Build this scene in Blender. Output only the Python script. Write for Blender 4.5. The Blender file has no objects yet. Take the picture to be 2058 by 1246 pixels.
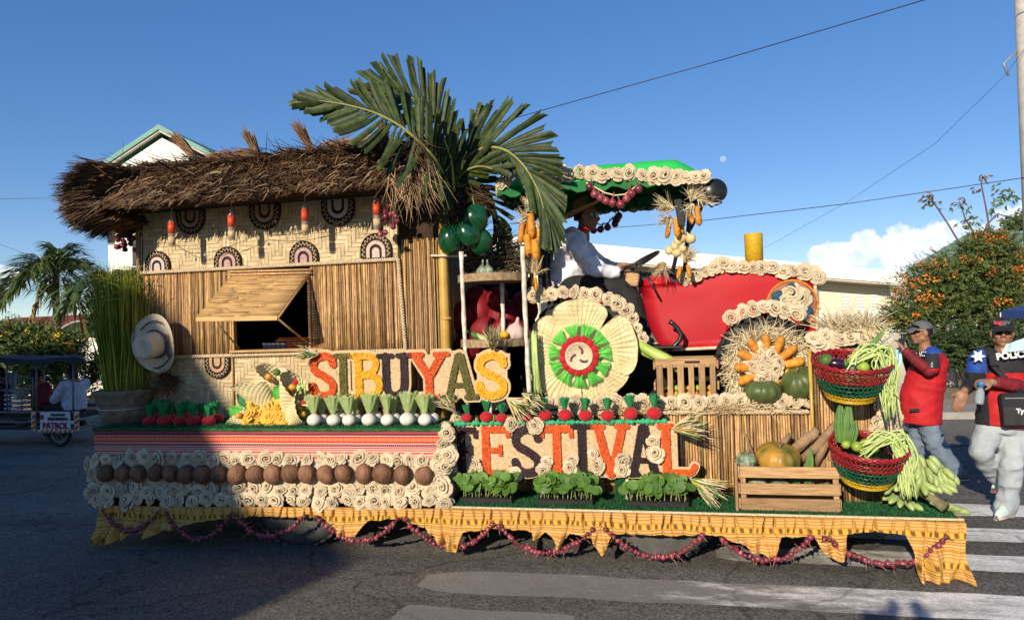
import bpy, bmesh, math, random
from math import sin, cos, pi, radians, sqrt, atan2, tan
from mathutils import Vector, Matrix, noise, geometry
rnd = random.Random(7)
V = Vector
sc = bpy.context.scene
COL = sc.collection
# ------------------------------------------------------------------ camera
FPX = 1450.0                       # focal length in pixels of the 2058 px wide photograph
YAW, PITCH, ROLL = radians(13.0), math.atan(25.7/FPX), radians(1.95)
CAMP = V((0, -5.12, 1.72))
_fw = V((-sin(YAW)*cos(PITCH), cos(YAW)*cos(PITCH), sin(PITCH)))
_r0 = V((cos(YAW), sin(YAW), 0)); _u0 = _r0.cross(_fw)
RT = _r0*cos(ROLL) - _u0*sin(ROLL); UP = _u0*cos(ROLL) + _r0*sin(ROLL)
cam = bpy.data.objects.new('camera', bpy.data.cameras.new('camera')); COL.objects.link(cam)
cam.data.sensor_width = 36; cam.data.lens = 36*FPX/2058; cam.data.clip_start = .05; cam.data.clip_end = 3000
cam.matrix_world = Matrix(((RT.x, UP.x, -_fw.x, CAMP.x), (RT.y, UP.y, -_fw.y, CAMP.y), (RT.z, UP.z, -_fw.z, CAMP.z), (0, 0, 0, 1)))
sc.camera = cam
def ray(px, py): return RT*((px-1029)/FPX) - UP*((py-623)/FPX) + _fw
def at(px, py, Y):                 # point of the plane y = Y that the photograph shows at (px, py)
    d = ray(px, py); return CAMP + d*((Y-CAMP.y)/d.y)
def ground(px, py, z=0.0):
    d = ray(px, py); return CAMP + d*((z-CAMP.z)/d.z)
def far(px, py, Z): return CAMP + ray(px, py)*Z
def ppm(p): return FPX/(V(p)-CAMP).dot(_fw)       # photograph pixels per metre at a point
# ------------------------------------------------------------------ sun, sky, exposure
SUN_EL, SUN_AZ = radians(21.3), radians(14)       # shadows fall towards +Y and a little +X
sd = V((sin(SUN_AZ)*cos(SUN_EL), cos(SUN_AZ)*cos(SUN_EL), -sin(SUN_EL)))
sun = bpy.data.objects.new('sun', bpy.data.lights.new('sun', 'SUN')); COL.objects.link(sun)
sun.data.energy = 5.0; sun.data.angle = radians(.55); sun.data.color = (1, .87, .68)
sun.rotation_euler = sd.to_track_quat('-Z', 'Y').to_euler(); sun.location = (-3, -9, 12)
w = bpy.data.worlds.new('World'); sc.world = w; w.use_nodes = True
nt = w.node_tree; nt.nodes.clear()
def N(t, kind, **kw):
    n = t.nodes.new(kind)
    for k, v in kw.items():
        if k.startswith('i_'): n.inputs[int(k[2:])].default_value = v
        else: setattr(n, k, v)
    return n
def M_(t, op, a, b=None, c=None, clamp=False):
    n = t.nodes.new('ShaderNodeMath'); n.operation = op; n.use_clamp = clamp
    for i, x in enumerate((a, b, c)):
        if x is None: continue
        if isinstance(x, (int, float)): n.inputs[i].default_value = x
        else: t.links.new(x, n.inputs[i])
    return n.outputs[0]
sky = N(nt, 'ShaderNodeTexSky', sky_type='NISHITA', sun_disc=False, sun_elevation=SUN_EL)
sky.sun_rotation = pi + SUN_AZ; sky.altitude = 0; sky.air_density = .75; sky.dust_density = 0; sky.ozone_density = 2.6
hs = N(nt, 'ShaderNodeHueSaturation'); hs.inputs['Saturation'].default_value = 1.5; hs.inputs['Hue'].default_value = .513
hs.inputs['Value'].default_value = 1.32
gm_ = N(nt, 'ShaderNodeGamma'); gm_.inputs[1].default_value = .66; nt.links.new(sky.outputs[0], gm_.inputs[0]); nt.links.new(gm_.outputs[0], hs.inputs['Color'])
tc = N(nt, 'ShaderNodeTexCoord'); sx = N(nt, 'ShaderNodeSeparateXYZ'); nt.links.new(tc.outputs['Generated'], sx.inputs[0])
AZ = M_(nt, 'ARCTAN2', sx.outputs[0], sx.outputs[1]); EL = M_(nt, 'ARCSINE', sx.outputs[2])
nz = N(nt, 'ShaderNodeTexNoise'); nz.inputs['Scale'].default_value = 26; nz.inputs['Detail'].default_value = 9; nz.inputs['Roughness'].default_value = .58
nt.links.new(tc.outputs['Generated'], nz.inputs[0])
nz2 = N(nt, 'ShaderNodeTexNoise'); nz2.inputs['Scale'].default_value = 60; nz2.inputs['Detail'].default_value = 6
nt.links.new(tc.outputs['Generated'], nz2.inputs[0])
def azel(px, py):
    d = ray(px, py).normalized(); return atan2(d.x, d.y), math.asin(d.z)
mask = None
clouds = [(azel(1900, 490), .062, .034), (azel(1970, 500), .060, .042), (azel(1835, 505), .038, .030), (azel(1690, 515), .040, .018), (azel(1738, 503), .020, .022),
          (azel(-20, 545), .04, .010), (azel(2250, 470), .12, .06), ((1.5, .10), .2, .07), ((2.4, .12), .25, .06), ((-1.6, .09), .2, .05), ((-2.6, .12), .3, .06)]
for (a, e), ra, re in clouds:
    dx = M_(nt, 'DIVIDE', M_(nt, 'SUBTRACT', AZ, a), ra); dy = M_(nt, 'DIVIDE', M_(nt, 'SUBTRACT', EL, e), re)
    d2 = M_(nt, 'ADD', M_(nt, 'MULTIPLY', dx, dx), M_(nt, 'MULTIPLY', dy, dy))
    m = M_(nt, 'SUBTRACT', 1.0, M_(nt, 'SQRT', d2))
    mask = m if mask is None else M_(nt, 'MAXIMUM', mask, m)
mm = M_(nt, 'ADD', mask, M_(nt, 'MULTIPLY', M_(nt, 'SUBTRACT', nz.outputs[0], .5), 2.1))
mm = M_(nt, 'MULTIPLY', M_(nt, 'SUBTRACT', mm, .02), 5.5, clamp=True)
mm = M_(nt, 'MULTIPLY', mm, .86)
cr = N(nt, 'ShaderNodeValToRGB'); nt.links.new(nz2.outputs[0], cr.inputs[0])
cr.color_ramp.elements[0].position = .3; cr.color_ramp.elements[0].color = (4.6, 5.2, 6.2, 1); cr.color_ramp.elements[1].position = .62; cr.color_ramp.elements[1].color = (7.0, 7.1, 7.2, 1)
mx = N(nt, 'ShaderNodeMix', data_type='RGBA'); nt.links.new(mm, mx.inputs[0]); nt.links.new(hs.outputs[0], mx.inputs[6]); nt.links.new(cr.outputs[0], mx.inputs[7])
bg = N(nt, 'ShaderNodeBackground'); bg.inputs[1].default_value = .15; nt.links.new(mx.outputs[2], bg.inputs[0])
wo = N(nt, 'ShaderNodeOutputWorld'); nt.links.new(bg.outputs[0], wo.inputs[0])
vs = sc.view_settings; vs.view_transform = 'Standard'; vs.look = 'None'; vs.exposure = 0.26; vs.gamma = 1.0; vs.use_curve_mapping = False
sc.cycles.max_bounces = 6; sc.cycles.transparent_max_bounces = 16

# ------------------------------------------------------------------ mesh builder
I4 = Matrix.Identity(4)
class MB:
    def __init__(s): s.v = []; s.f = []; s.m = []
    def add(s, vs, fs, mi=0):
        b = len(s.v); s.v.extend(tuple(p) for p in vs)
        for f in fs: s.f.append(tuple(i+b for i in f)); s.m.append(mi)
        return s
    def box(s, c, d, M=None, mi=0):
        x, y, z = d[0]/2, d[1]/2, d[2]/2
        ps = [V((sx_*x, sy*y, sz*z)) for sz in (-1, 1) for sy in (-1, 1) for sx_ in (-1, 1)]
        if M is not None: ps = [M @ p for p in ps]
        c = V(c); ps = [p+c for p in ps]
        return s.add(ps, [(0, 2, 3, 1), (4, 5, 7, 6), (0, 1, 5, 4), (2, 6, 7, 3), (0, 4, 6, 2), (1, 3, 7, 5)], mi)
    def bbox(s, c, d, b=.004, M=None, mi=0):      # box with chamfered long edges (all around z faces)
        x, y, z = d[0]/2, d[1]/2, d[2]/2; b = min(b, x*.4, y*.4, z*.4)
        rings = []
        for (zz, ins) in ((-z, b), (-z+b, 0), (z-b, 0), (z, b)):
            X, Y = x-ins, y-ins; q = b*.7
            rings.append([V((-X+q, -Y, zz)), V((X-q, -Y, zz)), V((X, -Y+q, zz)), V((X, Y-q, zz)), V((X-q, Y, zz)), V((-X+q, Y, zz)), V((-X, Y-q, zz)), V((-X, -Y+q, zz))])
        ps = [p for r in rings for p in r]
        if M is not None: ps = [M @ p for p in ps]
        c = V(c); ps = [p+c for p in ps]
        fs = [tuple(reversed(range(8))), tuple(range(24, 32))]
        for k in range(3):
            for i in range(8): fs.append((k*8+i, k*8+(i+1) % 8, k*8+8+(i+1) % 8, k*8+8+i))
        return s.add(ps, fs, mi)
    def tube(s, pts, r, n=6, cap=True, mi=0, fl=None, tw=0.0):
        pts = [V(p) for p in pts]; k = len(pts)
        rs = r if isinstance(r, (list, tuple)) else [r]*k
        t0 = (pts[1]-pts[0]).normalized()
        a = t0.orthogonal().normalized() if fl is None else (V(fl) - t0*V(fl).dot(t0)).normalized()
        vs = []
        for i in range(k):
            t = (pts[min(i+1, k-1)]-pts[max(i-1, 0)])
            t = t.normalized() if t.length > 1e-9 else t0
            a = (a - t*a.dot(t)); a = a.normalized() if a.length > 1e-6 else t.orthogonal().normalized()
            b = t.cross(a)
            rr = rs[i]; ra, rb = (rr if isinstance(rr, tuple) else (rr, rr))
            for j in range(n):
                an = 2*pi*j/n + tw*i
                vs.append(pts[i] + a*(cos(an)*ra) + b*(sin(an)*rb))
        fs = []
        for i in range(k-1):
            for j in range(n): fs.append((i*n+j, i*n+(j+1) % n, i*n+n+(j+1) % n, i*n+n+j))
        if cap: fs += [tuple(reversed(range(n))), tuple(range((k-1)*n, k*n))]
        return s.add(vs, fs, mi)
    def lathe(s, prof, n=20, M=None, mi=0, wob=None):
        vs = []; k = len(prof)
        for i, (r, z) in enumerate(prof):
            for j in range(n):
                an = 2*pi*j/n; rr = r*(wob(an, z) if wob else 1)
                vs.append(V((rr*cos(an), rr*sin(an), z)))
        fs = []
        for i in range(k-1):
            for j in range(n): fs.append((i*n+j, i*n+(j+1) % n, i*n+n+(j+1) % n, i*n+n+j))
        if prof[0][0] > 1e-6: fs.append(tuple(reversed(range(n))))
        if prof[-1][0] > 1e-6: fs.append(tuple(range((k-1)*n, k*n)))
        if M is not None: vs = [M @ p for p in vs]
        return s.add(vs, fs, mi)
    def ell(s, c, r, nu=12, nv=8, M=None, mi=0, wob=None):
        prof = [(max(1e-4, sin(pi*i/nv)), -cos(pi*i/nv)) for i in range(nv+1)]
        if not isinstance(r, (tuple, list, Vector)): r = (r, r, r)
        MM = Matrix.Translation(V(c)) @ (M.to_4x4() if M is not None else I4) @ Matrix.Diagonal((r[0], r[1], r[2], 1))
        return s.lathe(prof, nu, MM, mi, wob)
    def grid(s, fn, nu, nv, cu=False, mi=0):
        vs = [fn(i/(nu if cu else nu-1), j/(nv-1)) for j in range(nv) for i in range(nu)]
        fs = []
        for j in range(nv-1):
            for i in range(nu if cu else nu-1): fs.append((j*nu+i, j*nu+(i+1) % nu, (j+1)*nu+(i+1) % nu, (j+1)*nu+i))
        return s.add(vs, fs, mi)
    def prism(s, poly, fn0, fn1, mi=0):           # poly: 2d points, fn(p) -> 3d point of either side
        n = len(poly); vs = [fn0(p) for p in poly] + [fn1(p) for p in poly]
        fs = [tuple(range(n)), tuple(reversed(range(n, 2*n)))] + [(i, i+n, (i+1) % n + n, (i+1) % n) for i in range(n)]
        return s.add(vs, fs, mi)
    def strand(s, p, d, r, mi=0, bend=None):      # a tapering three sided straw
        p = V(p); d = V(d); a = d.orthogonal().normalized(); b = d.normalized().cross(a)
        o = rnd.random()*6.3; ring = [a*cos(o+q)*r + b*sin(o+q)*r for q in (0, 2.09, 4.19)]
        if bend is None:
            vs = [p+q for q in ring] + [p+d+q*.35 for q in ring]
            fs = [(0, 1, 4, 3), (1, 2, 5, 4), (2, 0, 3, 5), (3, 4, 5)]
        else:
            vs = [p+q for q in ring] + [p+d*.5+q*.8 for q in ring] + [p+d+V(bend)+q*.2 for q in ring]
            fs = [(0, 1, 4, 3), (1, 2, 5, 4), (2, 0, 3, 5), (3, 4, 7, 6), (4, 5, 8, 7), (5, 3, 6, 8), (6, 7, 8)]
        return s.add(vs, fs, mi)
def mesh(name, mb, mats, smooth=True):
    me = bpy.data.meshes.new(name); me.from_pydata([tuple(p) for p in mb.v], [], mb.f)
    if not isinstance(mats, (list, tuple)): mats = [mats]
    for m in mats: me.materials.append(m)
    if len(mats) > 1: me.polygons.foreach_set('material_index', mb.m)
    if smooth: me.polygons.foreach_set('use_smooth', [True]*len(me.polygons))
    me.update(); return me
KIDS = {}
def link(name, data, parent=None, loc=None, rot=None, scale=None):
    o = bpy.data.objects.new(name, data); COL.objects.link(o)
    if parent is not None:
        o.parent = parent; KIDS.setdefault(parent.name, []).append(o)
        if parent.type == 'EMPTY': o.matrix_parent_inverse = Matrix.Translation(-parent.location)
    if loc is not None: o.location = loc
    if rot is not None:
        if isinstance(rot, Matrix): o.rotation_euler = rot.to_euler()
        else: o.rotation_euler = rot
    if scale is not None: o.scale = scale if isinstance(scale, (tuple, list, Vector)) else (scale,)*3
    return o
def mk(name, mb, mats, parent=None, smooth=True, stuff=False, **kw):
    o = link(name, mesh(name, mb, mats, smooth), parent, **kw)
    if stuff: o['kind'] = 'stuff'
    return o
def tag(o, label, cat, group=None):
    o['label'] = label; o['category'] = cat
    if group: o['group'] = group
    return o
def thing(name, label, cat, loc=(0, 0, 0), group=None):
    o = bpy.data.objects.new(name, None); COL.objects.link(o); o.location = loc; o.empty_display_size = .1
    return tag(o, label, cat, group)
def struct(name, mb, mats, smooth=False):
    o = mk(name, mb, mats, None, smooth); o['kind'] = 'structure'; return o
def dup(o, parent=None):
    c = o.copy(); COL.objects.link(c)
    if parent is not None: c.parent = parent; KIDS.setdefault(parent.name, []).append(c)
    for k in list(KIDS.get(o.name, ())): dup(k, c)
    return c
def place(proto, used, loc, label, group=None, rot=None, scale=None):
    """first use moves the prototype itself, later ones copy it with its parts"""
    o = dup(proto) if used.get(proto.name) else proto
    used[proto.name] = True
    o.location = loc; o['label'] = label
    if group: o['group'] = group
    if rot is not None: o.rotation_euler = rot.to_euler() if isinstance(rot, Matrix) else rot
    if scale is not None: o.scale = (scale,)*3
    return o
USED = {}
def fuse(name, mb, vox, mats, parent=None, it=4, fac=.5, post=None, **kw):
    """merge overlapping closed pieces into one continuous skin"""
    o = mk(name, mb, mats, parent, True, **kw)
    r = o.modifiers.new('r', 'REMESH'); r.mode = 'VOXEL'; r.voxel_size = vox; r.use_smooth_shade = True
    s = o.modifiers.new('s', 'SMOOTH'); s.iterations = it; s.factor = fac
    dg = bpy.context.evaluated_depsgraph_get(); dg.update()
    me = bpy.data.meshes.new_from_object(o.evaluated_get(dg)); me.name = name
    o.modifiers.clear(); o.data = me
    if post:
        for v in me.vertices: v.co = post(v.co.copy(), v.normal.copy())
    me.polygons.foreach_set('use_smooth', [True]*len(me.polygons)); me.update()
    return o
def frame(n, up=(0, 0, 1)):                       # rotation whose z axis is n and whose y axis is near up
    z = V(n).normalized(); x = V(up).cross(z)
    x = x.normalized() if x.length > 1e-5 else V((1, 0, 0)); y = z.cross(x)
    return Matrix(((x.x, y.x, z.x), (x.y, y.y, z.y), (x.z, y.z, z.z)))
def catenary(a, b, low, n):                       # hanging curve from a to b through the lowest point low (parabola)
    a, b = V(a), V(b); c = V(low)*2 - (a+b)*.5
    return [a*(1-t)**2 + c*2*t*(1-t) + b*t*t for t in (i/(n-1) for i in range(n))]
def union_plate(polys, y0, y1, mb=None, mi=0):
    """union of 2d (x, z) polygons as one plate from y0 (front) to y1"""
    mb = mb or MB(); vs = []; fs = []
    for p in polys:
        ar = sum(p[i][0]*p[(i+1) % len(p)][1]-p[(i+1) % len(p)][0]*p[i][1] for i in range(len(p)))
        q = list(p) if ar > 0 else list(reversed(p))
        fs.append(list(range(len(vs), len(vs)+len(q)))); vs += [V((a, b)) for a, b in q]
    ov, oe, of, _1, _2, oof = geometry.delaunay_2d_cdt(vs, [], fs, 0, 1e-6)
    tris = [f for f, src in zip(of, oof) if len(src)]
    edges = {}
    for f in tris:
        for i in range(len(f)):
            a, b = f[i], f[(i+1) % len(f)]; edges[(a, b)] = True
    n = len(ov)
    fs2 = [tuple(f) for f in tris] + [tuple(i+n for i in reversed(f)) for f in tris]
    for (a, b) in edges:
        if (b, a) not in edges: fs2.append((b, a, a+n, b+n))
    mb.add([V((p[0], y0, p[1])) for p in ov] + [V((p[0], y1, p[1])) for p in ov], fs2, mi)
    return mb
# ------------------------------------------------------------------ materials
MATS = {}
def mat(name, col, col2=None, rough=.75, ns=14.0, nf=.5, bump=0.0, bs=60.0, isl=0.0, spec=.3, metal=0.0, trans=0.0, alpha=1.0, stretch=None, coat=0.0, isl_hue=0.0, sheen=0.0):
    """principled material: two colours mixed by noise, value (and hue) varied per loose piece, fine bump, optional translucency"""
    m = bpy.data.materials.new(name); m.use_nodes = True; t = m.node_tree; t.nodes.clear(); L = t.links.new
    b = N(t, 'ShaderNodeBsdfPrincipled'); out = N(t, 'ShaderNodeOutputMaterial')
    b.inputs['Roughness'].default_value = rough; b.inputs['Specular IOR Level'].default_value = spec; b.inputs['Metallic'].default_value = metal
    b.inputs['Alpha'].default_value = alpha; b.inputs['Coat Weight'].default_value = coat; b.inputs['Sheen Weight'].default_value = sheen
    tc = N(t, 'ShaderNodeTexCoord'); co = tc.outputs['Object']
    if stretch:
        mp = N(t, 'ShaderNodeMapping'); mp.inputs['Scale'].default_value = stretch; L(co, mp.inputs[0]); co = mp.outputs[0]
    c = (*col, 1)
    if col2 is None: col2 = tuple(x*.72 for x in col)
    nz = N(t, 'ShaderNodeTexNoise'); nz.inputs['Scale'].default_value = ns; nz.inputs['Detail'].default_value = 5; L(co, nz.inputs[0])
    rp = N(t, 'ShaderNodeValToRGB'); L(nz.outputs[0], rp.inputs[0])
    rp.color_ramp.elements[0].position = .5-.25*nf-.02; rp.color_ramp.elements[0].color = (*col2, 1); rp.color_ramp.elements[1].position = .5+.25*nf+.02; rp.color_ramp.elements[1].color = c
    res = rp.outputs[0]
    if isl or isl_hue:
        ge = N(t, 'ShaderNodeNewGeometry'); oi = N(t, 'ShaderNodeObjectInfo')
        rv = M_(t, 'FRACT', M_(t, 'ADD', ge.outputs['Random Per Island'], oi.outputs['Random']))
        h = N(t, 'ShaderNodeHueSaturation'); L(res, h.inputs['Color'])
        L(M_(t, 'MULTIPLY_ADD', rv, 2*isl, 1-isl), h.inputs['Value'])
        if isl_hue: L(M_(t, 'MULTIPLY_ADD', M_(t, 'FRACT', M_(t, 'MULTIPLY', rv, 7.31)), 2*isl_hue, .5-isl_hue), h.inputs['Hue'])
        res = h.outputs[0]
    L(res, b.inputs['Base Color'])
    if bump:
        n2 = N(t, 'ShaderNodeTexNoise'); n2.inputs['Scale'].default_value = bs; n2.inputs['Detail'].default_value = 4; L(co, n2.inputs[0])
        bp = N(t, 'ShaderNodeBump'); bp.inputs['Strength'].default_value = bump; bp.inputs['Distance'].default_value = .01; L(n2.outputs[0], bp.inputs['Height']); L(bp.outputs[0], b.inputs['Normal'])
    sh = b.outputs[0]
    if trans:
        tr = N(t, 'ShaderNodeBsdfTranslucent'); L(res, tr.inputs[0]); mx = N(t, 'ShaderNodeMixShader'); mx.inputs[0].default_value = trans
        L(sh, mx.inputs[1]); L(tr.outputs[0], mx.inputs[2]); sh = mx.outputs[0]
    L(sh, out.inputs[0]); MATS[name] = m; return m
def ramp_mat(name, axis, stops, scale, off, rough=.85, wave=None, bump=.3):
    """cloth banded along one object axis; stops are (position, colour)"""
    m = mat(name, (1, 1, 1), rough=rough, bump=bump, bs=350); t = m.node_tree; L = t.links.new
    b = next(n for n in t.nodes if n.type == 'BSDF_PRINCIPLED'); tc = next(n for n in t.nodes if n.type == 'TEX_COORD')
    sx = N(t, 'ShaderNodeSeparateXYZ'); L(tc.outputs['Object'], sx.inputs[0])
    nzz = N(t, 'ShaderNodeTexNoise'); nzz.inputs['Scale'].default_value = 6; L(tc.outputs['Object'], nzz.inputs[0])
    co = M_(t, 'ADD', M_(t, 'MULTIPLY_ADD', sx.outputs[axis], scale, off), M_(t, 'MULTIPLY', M_(t, 'SUBTRACT', nzz.outputs[0], .5), .012))
    rp = N(t, 'ShaderNodeValToRGB'); rp.color_ramp.interpolation = 'CONSTANT'; L(co, rp.inputs[0])
    e = rp.color_ramp.elements
    while len(e) < len(stops): e.new(.5)
    for k, (p, c) in enumerate(stops): e[k].position = p; e[k].color = (*c, 1)
    L(rp.outputs[0], b.inputs['Base Color']); return m, t, rp, sx, b, co
m_reed = mat('reed cane', (.50, .32, .145), (.25, .13, .052), ns=5, nf=1.0, isl=.62, rough=.5, stretch=(9, 9, 2.6), bump=.15, bs=30, isl_hue=.008)
m_reeddk = mat('dark gap backing', (.06, .04, .025), rough=.9)
m_weave = mat('split bamboo weave', (.57, .45, .27), (.46, .345, .195), ns=9, isl=.16, rough=.5, bump=.12, bs=90)
m_rope = mat('abaca rope', (.66, .54, .37), (.45, .34, .21), ns=60, rough=.9, bump=.5, bs=200)
m_thatch = mat('dry thatch', (.150, .080, .040), (.055, .030, .017), ns=3, isl=.6, rough=.8, isl_hue=.012)
m_thatchlt = mat('pale straw strand', (.38, .25, .13), isl=.4, rough=.7)
m_thatchcore = mat('thatch core', (.035, .022, .014), rough=1)
m_paper = mat('corn husk paper', (.66, .56, .40), (.46, .35, .215), ns=3.2, nf=.8, isl=.16, rough=.8, trans=.04)
m_coco = mat('coconut shell', (.27, .135, .072), (.10, .048, .027), ns=16, nf=.9, isl=.25, rough=.65, bump=1.0, bs=38, stretch=(1.6, 1.6, .7))
m_grass = mat('green turf mat', (.020, .115, .038), (.010, .06, .02), ns=18, isl=.35, rough=.8)
m_cloth_dk = mat('dark cloth', (.02, .018, .018), rough=.9)
m_wood = mat('raw crate wood', (.50, .32, .155), (.23, .125, .055), ns=6, nf=1.0, isl=.25, rough=.7, stretch=(1.2, 6, 12), bump=.2, bs=25)
m_woodz = mat('raw crate wood upright', (.50, .32, .155), (.23, .125, .055), ns=6, nf=1.0, isl=.25, rough=.7, stretch=(12, 6, 1.2), bump=.2, bs=25)
m_awnwood = mat('awning slat', (.56, .35, .15), (.36, .21, .08), ns=4, nf=.8, isl=.25, rough=.6, stretch=(2, 16, 16))
m_bamboo = mat('yellow bamboo', (.56, .36, .075), (.42, .25, .05), ns=6, rough=.35, spec=.5)
m_white = mat('whitewashed stick', (.76, .71, .62), (.50, .43, .34), ns=22, rough=.7, bump=.3, bs=40)
m_straw = mat('straw', (.66, .52, .31), (.50, .36, .19), ns=8, isl=.3, rough=.75)
m_husk = mat('pale corn husk', (.78, .68, .46), (.62, .5, .3), ns=8, isl=.18, rough=.7, trans=.15)
m_corn = mat('corn kernels', (.74, .34, .04), (.46, .14, .016), ns=55, nf=.8, isl=.16, rough=.6, spec=.3, bump=.5, bs=90)
m_redpaint = mat('tractor red vinyl', (.46, .010, .018), (.36, .007, .014), ns=3, nf=.9, rough=.5, spec=.25, bump=.06, bs=5)
m_redfelt = mat('red felt', (.47, .010, .018), (.38, .007, .012), ns=16, rough=.8, bump=.3, bs=60, sheen=.2)
m_green = mat('canopy green cloth', (.04, .68, .12), (.035, .60, .10), ns=4, rough=.7, trans=.25)
m_tulle = mat('pale green tulle', (.58, .68, .33), (.43, .55, .22), ns=20, rough=.8, trans=.3, alpha=.62)
m_tulledk = mat('green tulle', (.03, .30, .10), (.02, .21, .065), ns=20, rough=.8, trans=.25, alpha=.92)
m_tullebr = mat('bright green tulle', (.20, .82, .16), (.12, .66, .10), ns=20, rough=.8, trans=.4, alpha=.82)
m_tullemint = mat('mint tulle', (.06, .50, .24), (.04, .36, .16), ns=20, rough=.7, trans=.2)
m_garlic = mat('white cloth bulb', (.74, .72, .66), (.62, .58, .50), ns=18, rough=.75, bump=.25, bs=30)
m_onion = mat('red onion skin', (.135, .013, .03), (.27, .06, .075), ns=9, nf=.7, isl=.4, rough=.32, spec=.5, stretch=(4, 4, 1))
m_onionstem = mat('dry onion neck', (.30, .15, .10), isl=.2, rough=.7)
m_black = mat('black rubber', (.022, .022, .023), (.035, .034, .033), ns=10, rough=.75, bump=.2, bs=80)
m_blackgl = mat('black enamel', (.015, .015, .017), rough=.35, spec=.5)
m_dustrub = mat('dusty rubber', (.10, .098, .094), (.055, .054, .052), ns=7, rough=.85, bump=.2, bs=50)
m_metal = mat('painted grey steel', (.25, .26, .27), rough=.5, spec=.5)
m_yel = mat('yellow woven pipe', (.62, .40, .02), (.50, .31, .015), ns=60, rough=.4, bump=.5, bs=120)
m_palm = mat('areca leaf', (.050, .074, .016), (.016, .034, .010), ns=5, isl=.45, rough=.5, trans=.16, spec=.25, isl_hue=.015)
m_rachis = mat('frond rib', (.30, .30, .09), rough=.5)
m_ggreen = mat('glossy green coconut', (.008, .085, .030), (.005, .05, .016), ns=7, rough=.22, spec=.6, bump=.3, bs=12)
m_burlap = mat('burlap', (.245, .18, .12), (.15, .105, .07), ns=14, nf=.8, rough=.95, bump=1.0, bs=26)
m_rice = mat('rice stalk', (.40, .44, .055), (.24, .31, .035), ns=4, isl=.35, rough=.6, trans=.2)
m_pump = mat('dark green squash', (.055, .085, .022), (.10, .13, .045), ns=14, rough=.45, spec=.4)
m_pumpor = mat('ripening squash', (.50, .25, .03), (.085, .10, .026), ns=7, nf=.6, rough=.45, spec=.4)
m_speck = mat('speckled squash', (.38, .42, .30), (.07, .12, .07), ns=22, nf=.5, rough=.5)
m_lime = mat('green fruit', (.33, .44, .06), (.24, .36, .04), ns=9, isl=.15, rough=.4, spec=.45)
m_tom = mat('tomato', (.66, .17, .02), (.55, .30, .04), ns=4, nf=.9, isl=.15, rough=.25, spec=.5, isl_hue=.03)
m_bean = mat('string bean', (.50, .60, .24), (.36, .47, .15), ns=6, isl=.2, rough=.5)
m_okra = mat('ribbed green gourd', (.10, .19, .045), (.06, .13, .03), ns=16, isl=.2, rough=.5)
m_stalk = mat('pale green stalk', (.44, .56, .13), (.30, .43, .08), ns=5, rough=.4)
m_leek = mat('leek leaf', (.16, .28, .07), (.10, .2, .05), ns=8, isl=.2, rough=.45)
m_banana = mat('green banana', (.36, .43, .17), (.25, .33, .10), ns=7, isl=.12, rough=.42, spec=.4)
m_bstem = mat('banana stalk', (.24, .21, .12), (.13, .11, .06), ns=14, rough=.8, bump=.4)
m_egg = mat('eggplant', (.035, .008, .03), rough=.2, spec=.6)
m_cassava = mat('brown root', (.34, .22, .13), (.22, .14, .08), ns=12, rough=.85, bump=.5, bs=30)
m_leaf = mat('seedling leaf', (.115, .235, .035), (.075, .165, .025), ns=9, isl=.25, rough=.5, trans=.25)
m_stem = mat('pale stem', (.26, .32, .12), rough=.6)
m_tray = mat('black plastic tray', (.015, .015, .015), rough=.5)
m_bred = mat('red plastic weave', (.30, .012, .018), (.19, .008, .012), ns=10, isl=.15, rough=.32, spec=.5)
m_bgrn = mat('green plastic weave', (.010, .095, .048), (.007, .06, .03), ns=10, isl=.2, rough=.35, spec=.5)
m_byel = mat('yellow plastic weave', (.60, .37, .012), ns=10, isl=.12, rough=.35, spec=.5)
m_buri = mat('woven buri leaf', (.68, .59, .35), (.54, .45, .24), ns=10, isl=.07, rough=.65, bump=.25, bs=60)
m_banig = mat('woven mat backing', (.64, .49, .29), (.42, .29, .15), ns=55, nf=.8, rough=.8, bump=.5, bs=130)
m_or = mat('orange corn kernels', (.66, .125, .025), (.58, .085, .015), ns=30, isl=.22, rough=.45)
m_ol = mat('mung bean kernels', (.165, .145, .035), (.12, .105, .025), ns=30, isl=.3, rough=.5)
m_ye = mat('yellow corn kernels', (.78, .43, .025), (.68, .34, .015), ns=30, isl=.18, rough=.45)
m_dk = mat('black rice kernels', (.048, .025, .033), (.03, .015, .02), ns=30, isl=.4, rough=.4)
m_yrose = mat('yellow paper', (.80, .52, .085), (.70, .41, .05), ns=6, isl=.08, rough=.7, trans=.15)
m_pinkbead = mat('mauve beads', (.50, .34, .31), (.38, .24, .22), ns=60, rough=.7, bump=.6, bs=150)
m_brown = mat('dark brown mat', (.045, .02, .015), rough=.85, bump=.4, bs=120)
m_cream = mat('cream cord', (.66, .56, .38), (.48, .38, .24), ns=60, rough=.8)
m_hat = mat('pale straw hat', (.68, .59, .44), (.58, .49, .34), ns=70, rough=.7, bump=.3, bs=140)
m_purple = mat('purple trim', (.17, .07, .11), rough=.7)
m_skin = mat('warm brown skin', (.29, .145, .085), (.25, .12, .07), ns=14, rough=.5, spec=.35)
m_hair = mat('black hair', (.012, .010, .009), rough=.6)
m_shirtw = mat('white shirt', (.74, .76, .82), (.66, .68, .76), ns=5, rough=.8, bump=.25, bs=14)
m_trblack = mat('black trousers', (.022, .021, .022), rough=.85, bump=.3, bs=16)
m_red = mat('red jersey', (.46, .012, .018), (.38, .010, .014), ns=5, rough=.7, bump=.7, bs=14)
m_blue = mat('blue jersey panel', (.02, .075, .36), rough=.7, bump=.2, bs=16)
m_navy = mat('black jersey panel', (.022, .022, .028), rough=.75, bump=.2, bs=16)
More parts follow.
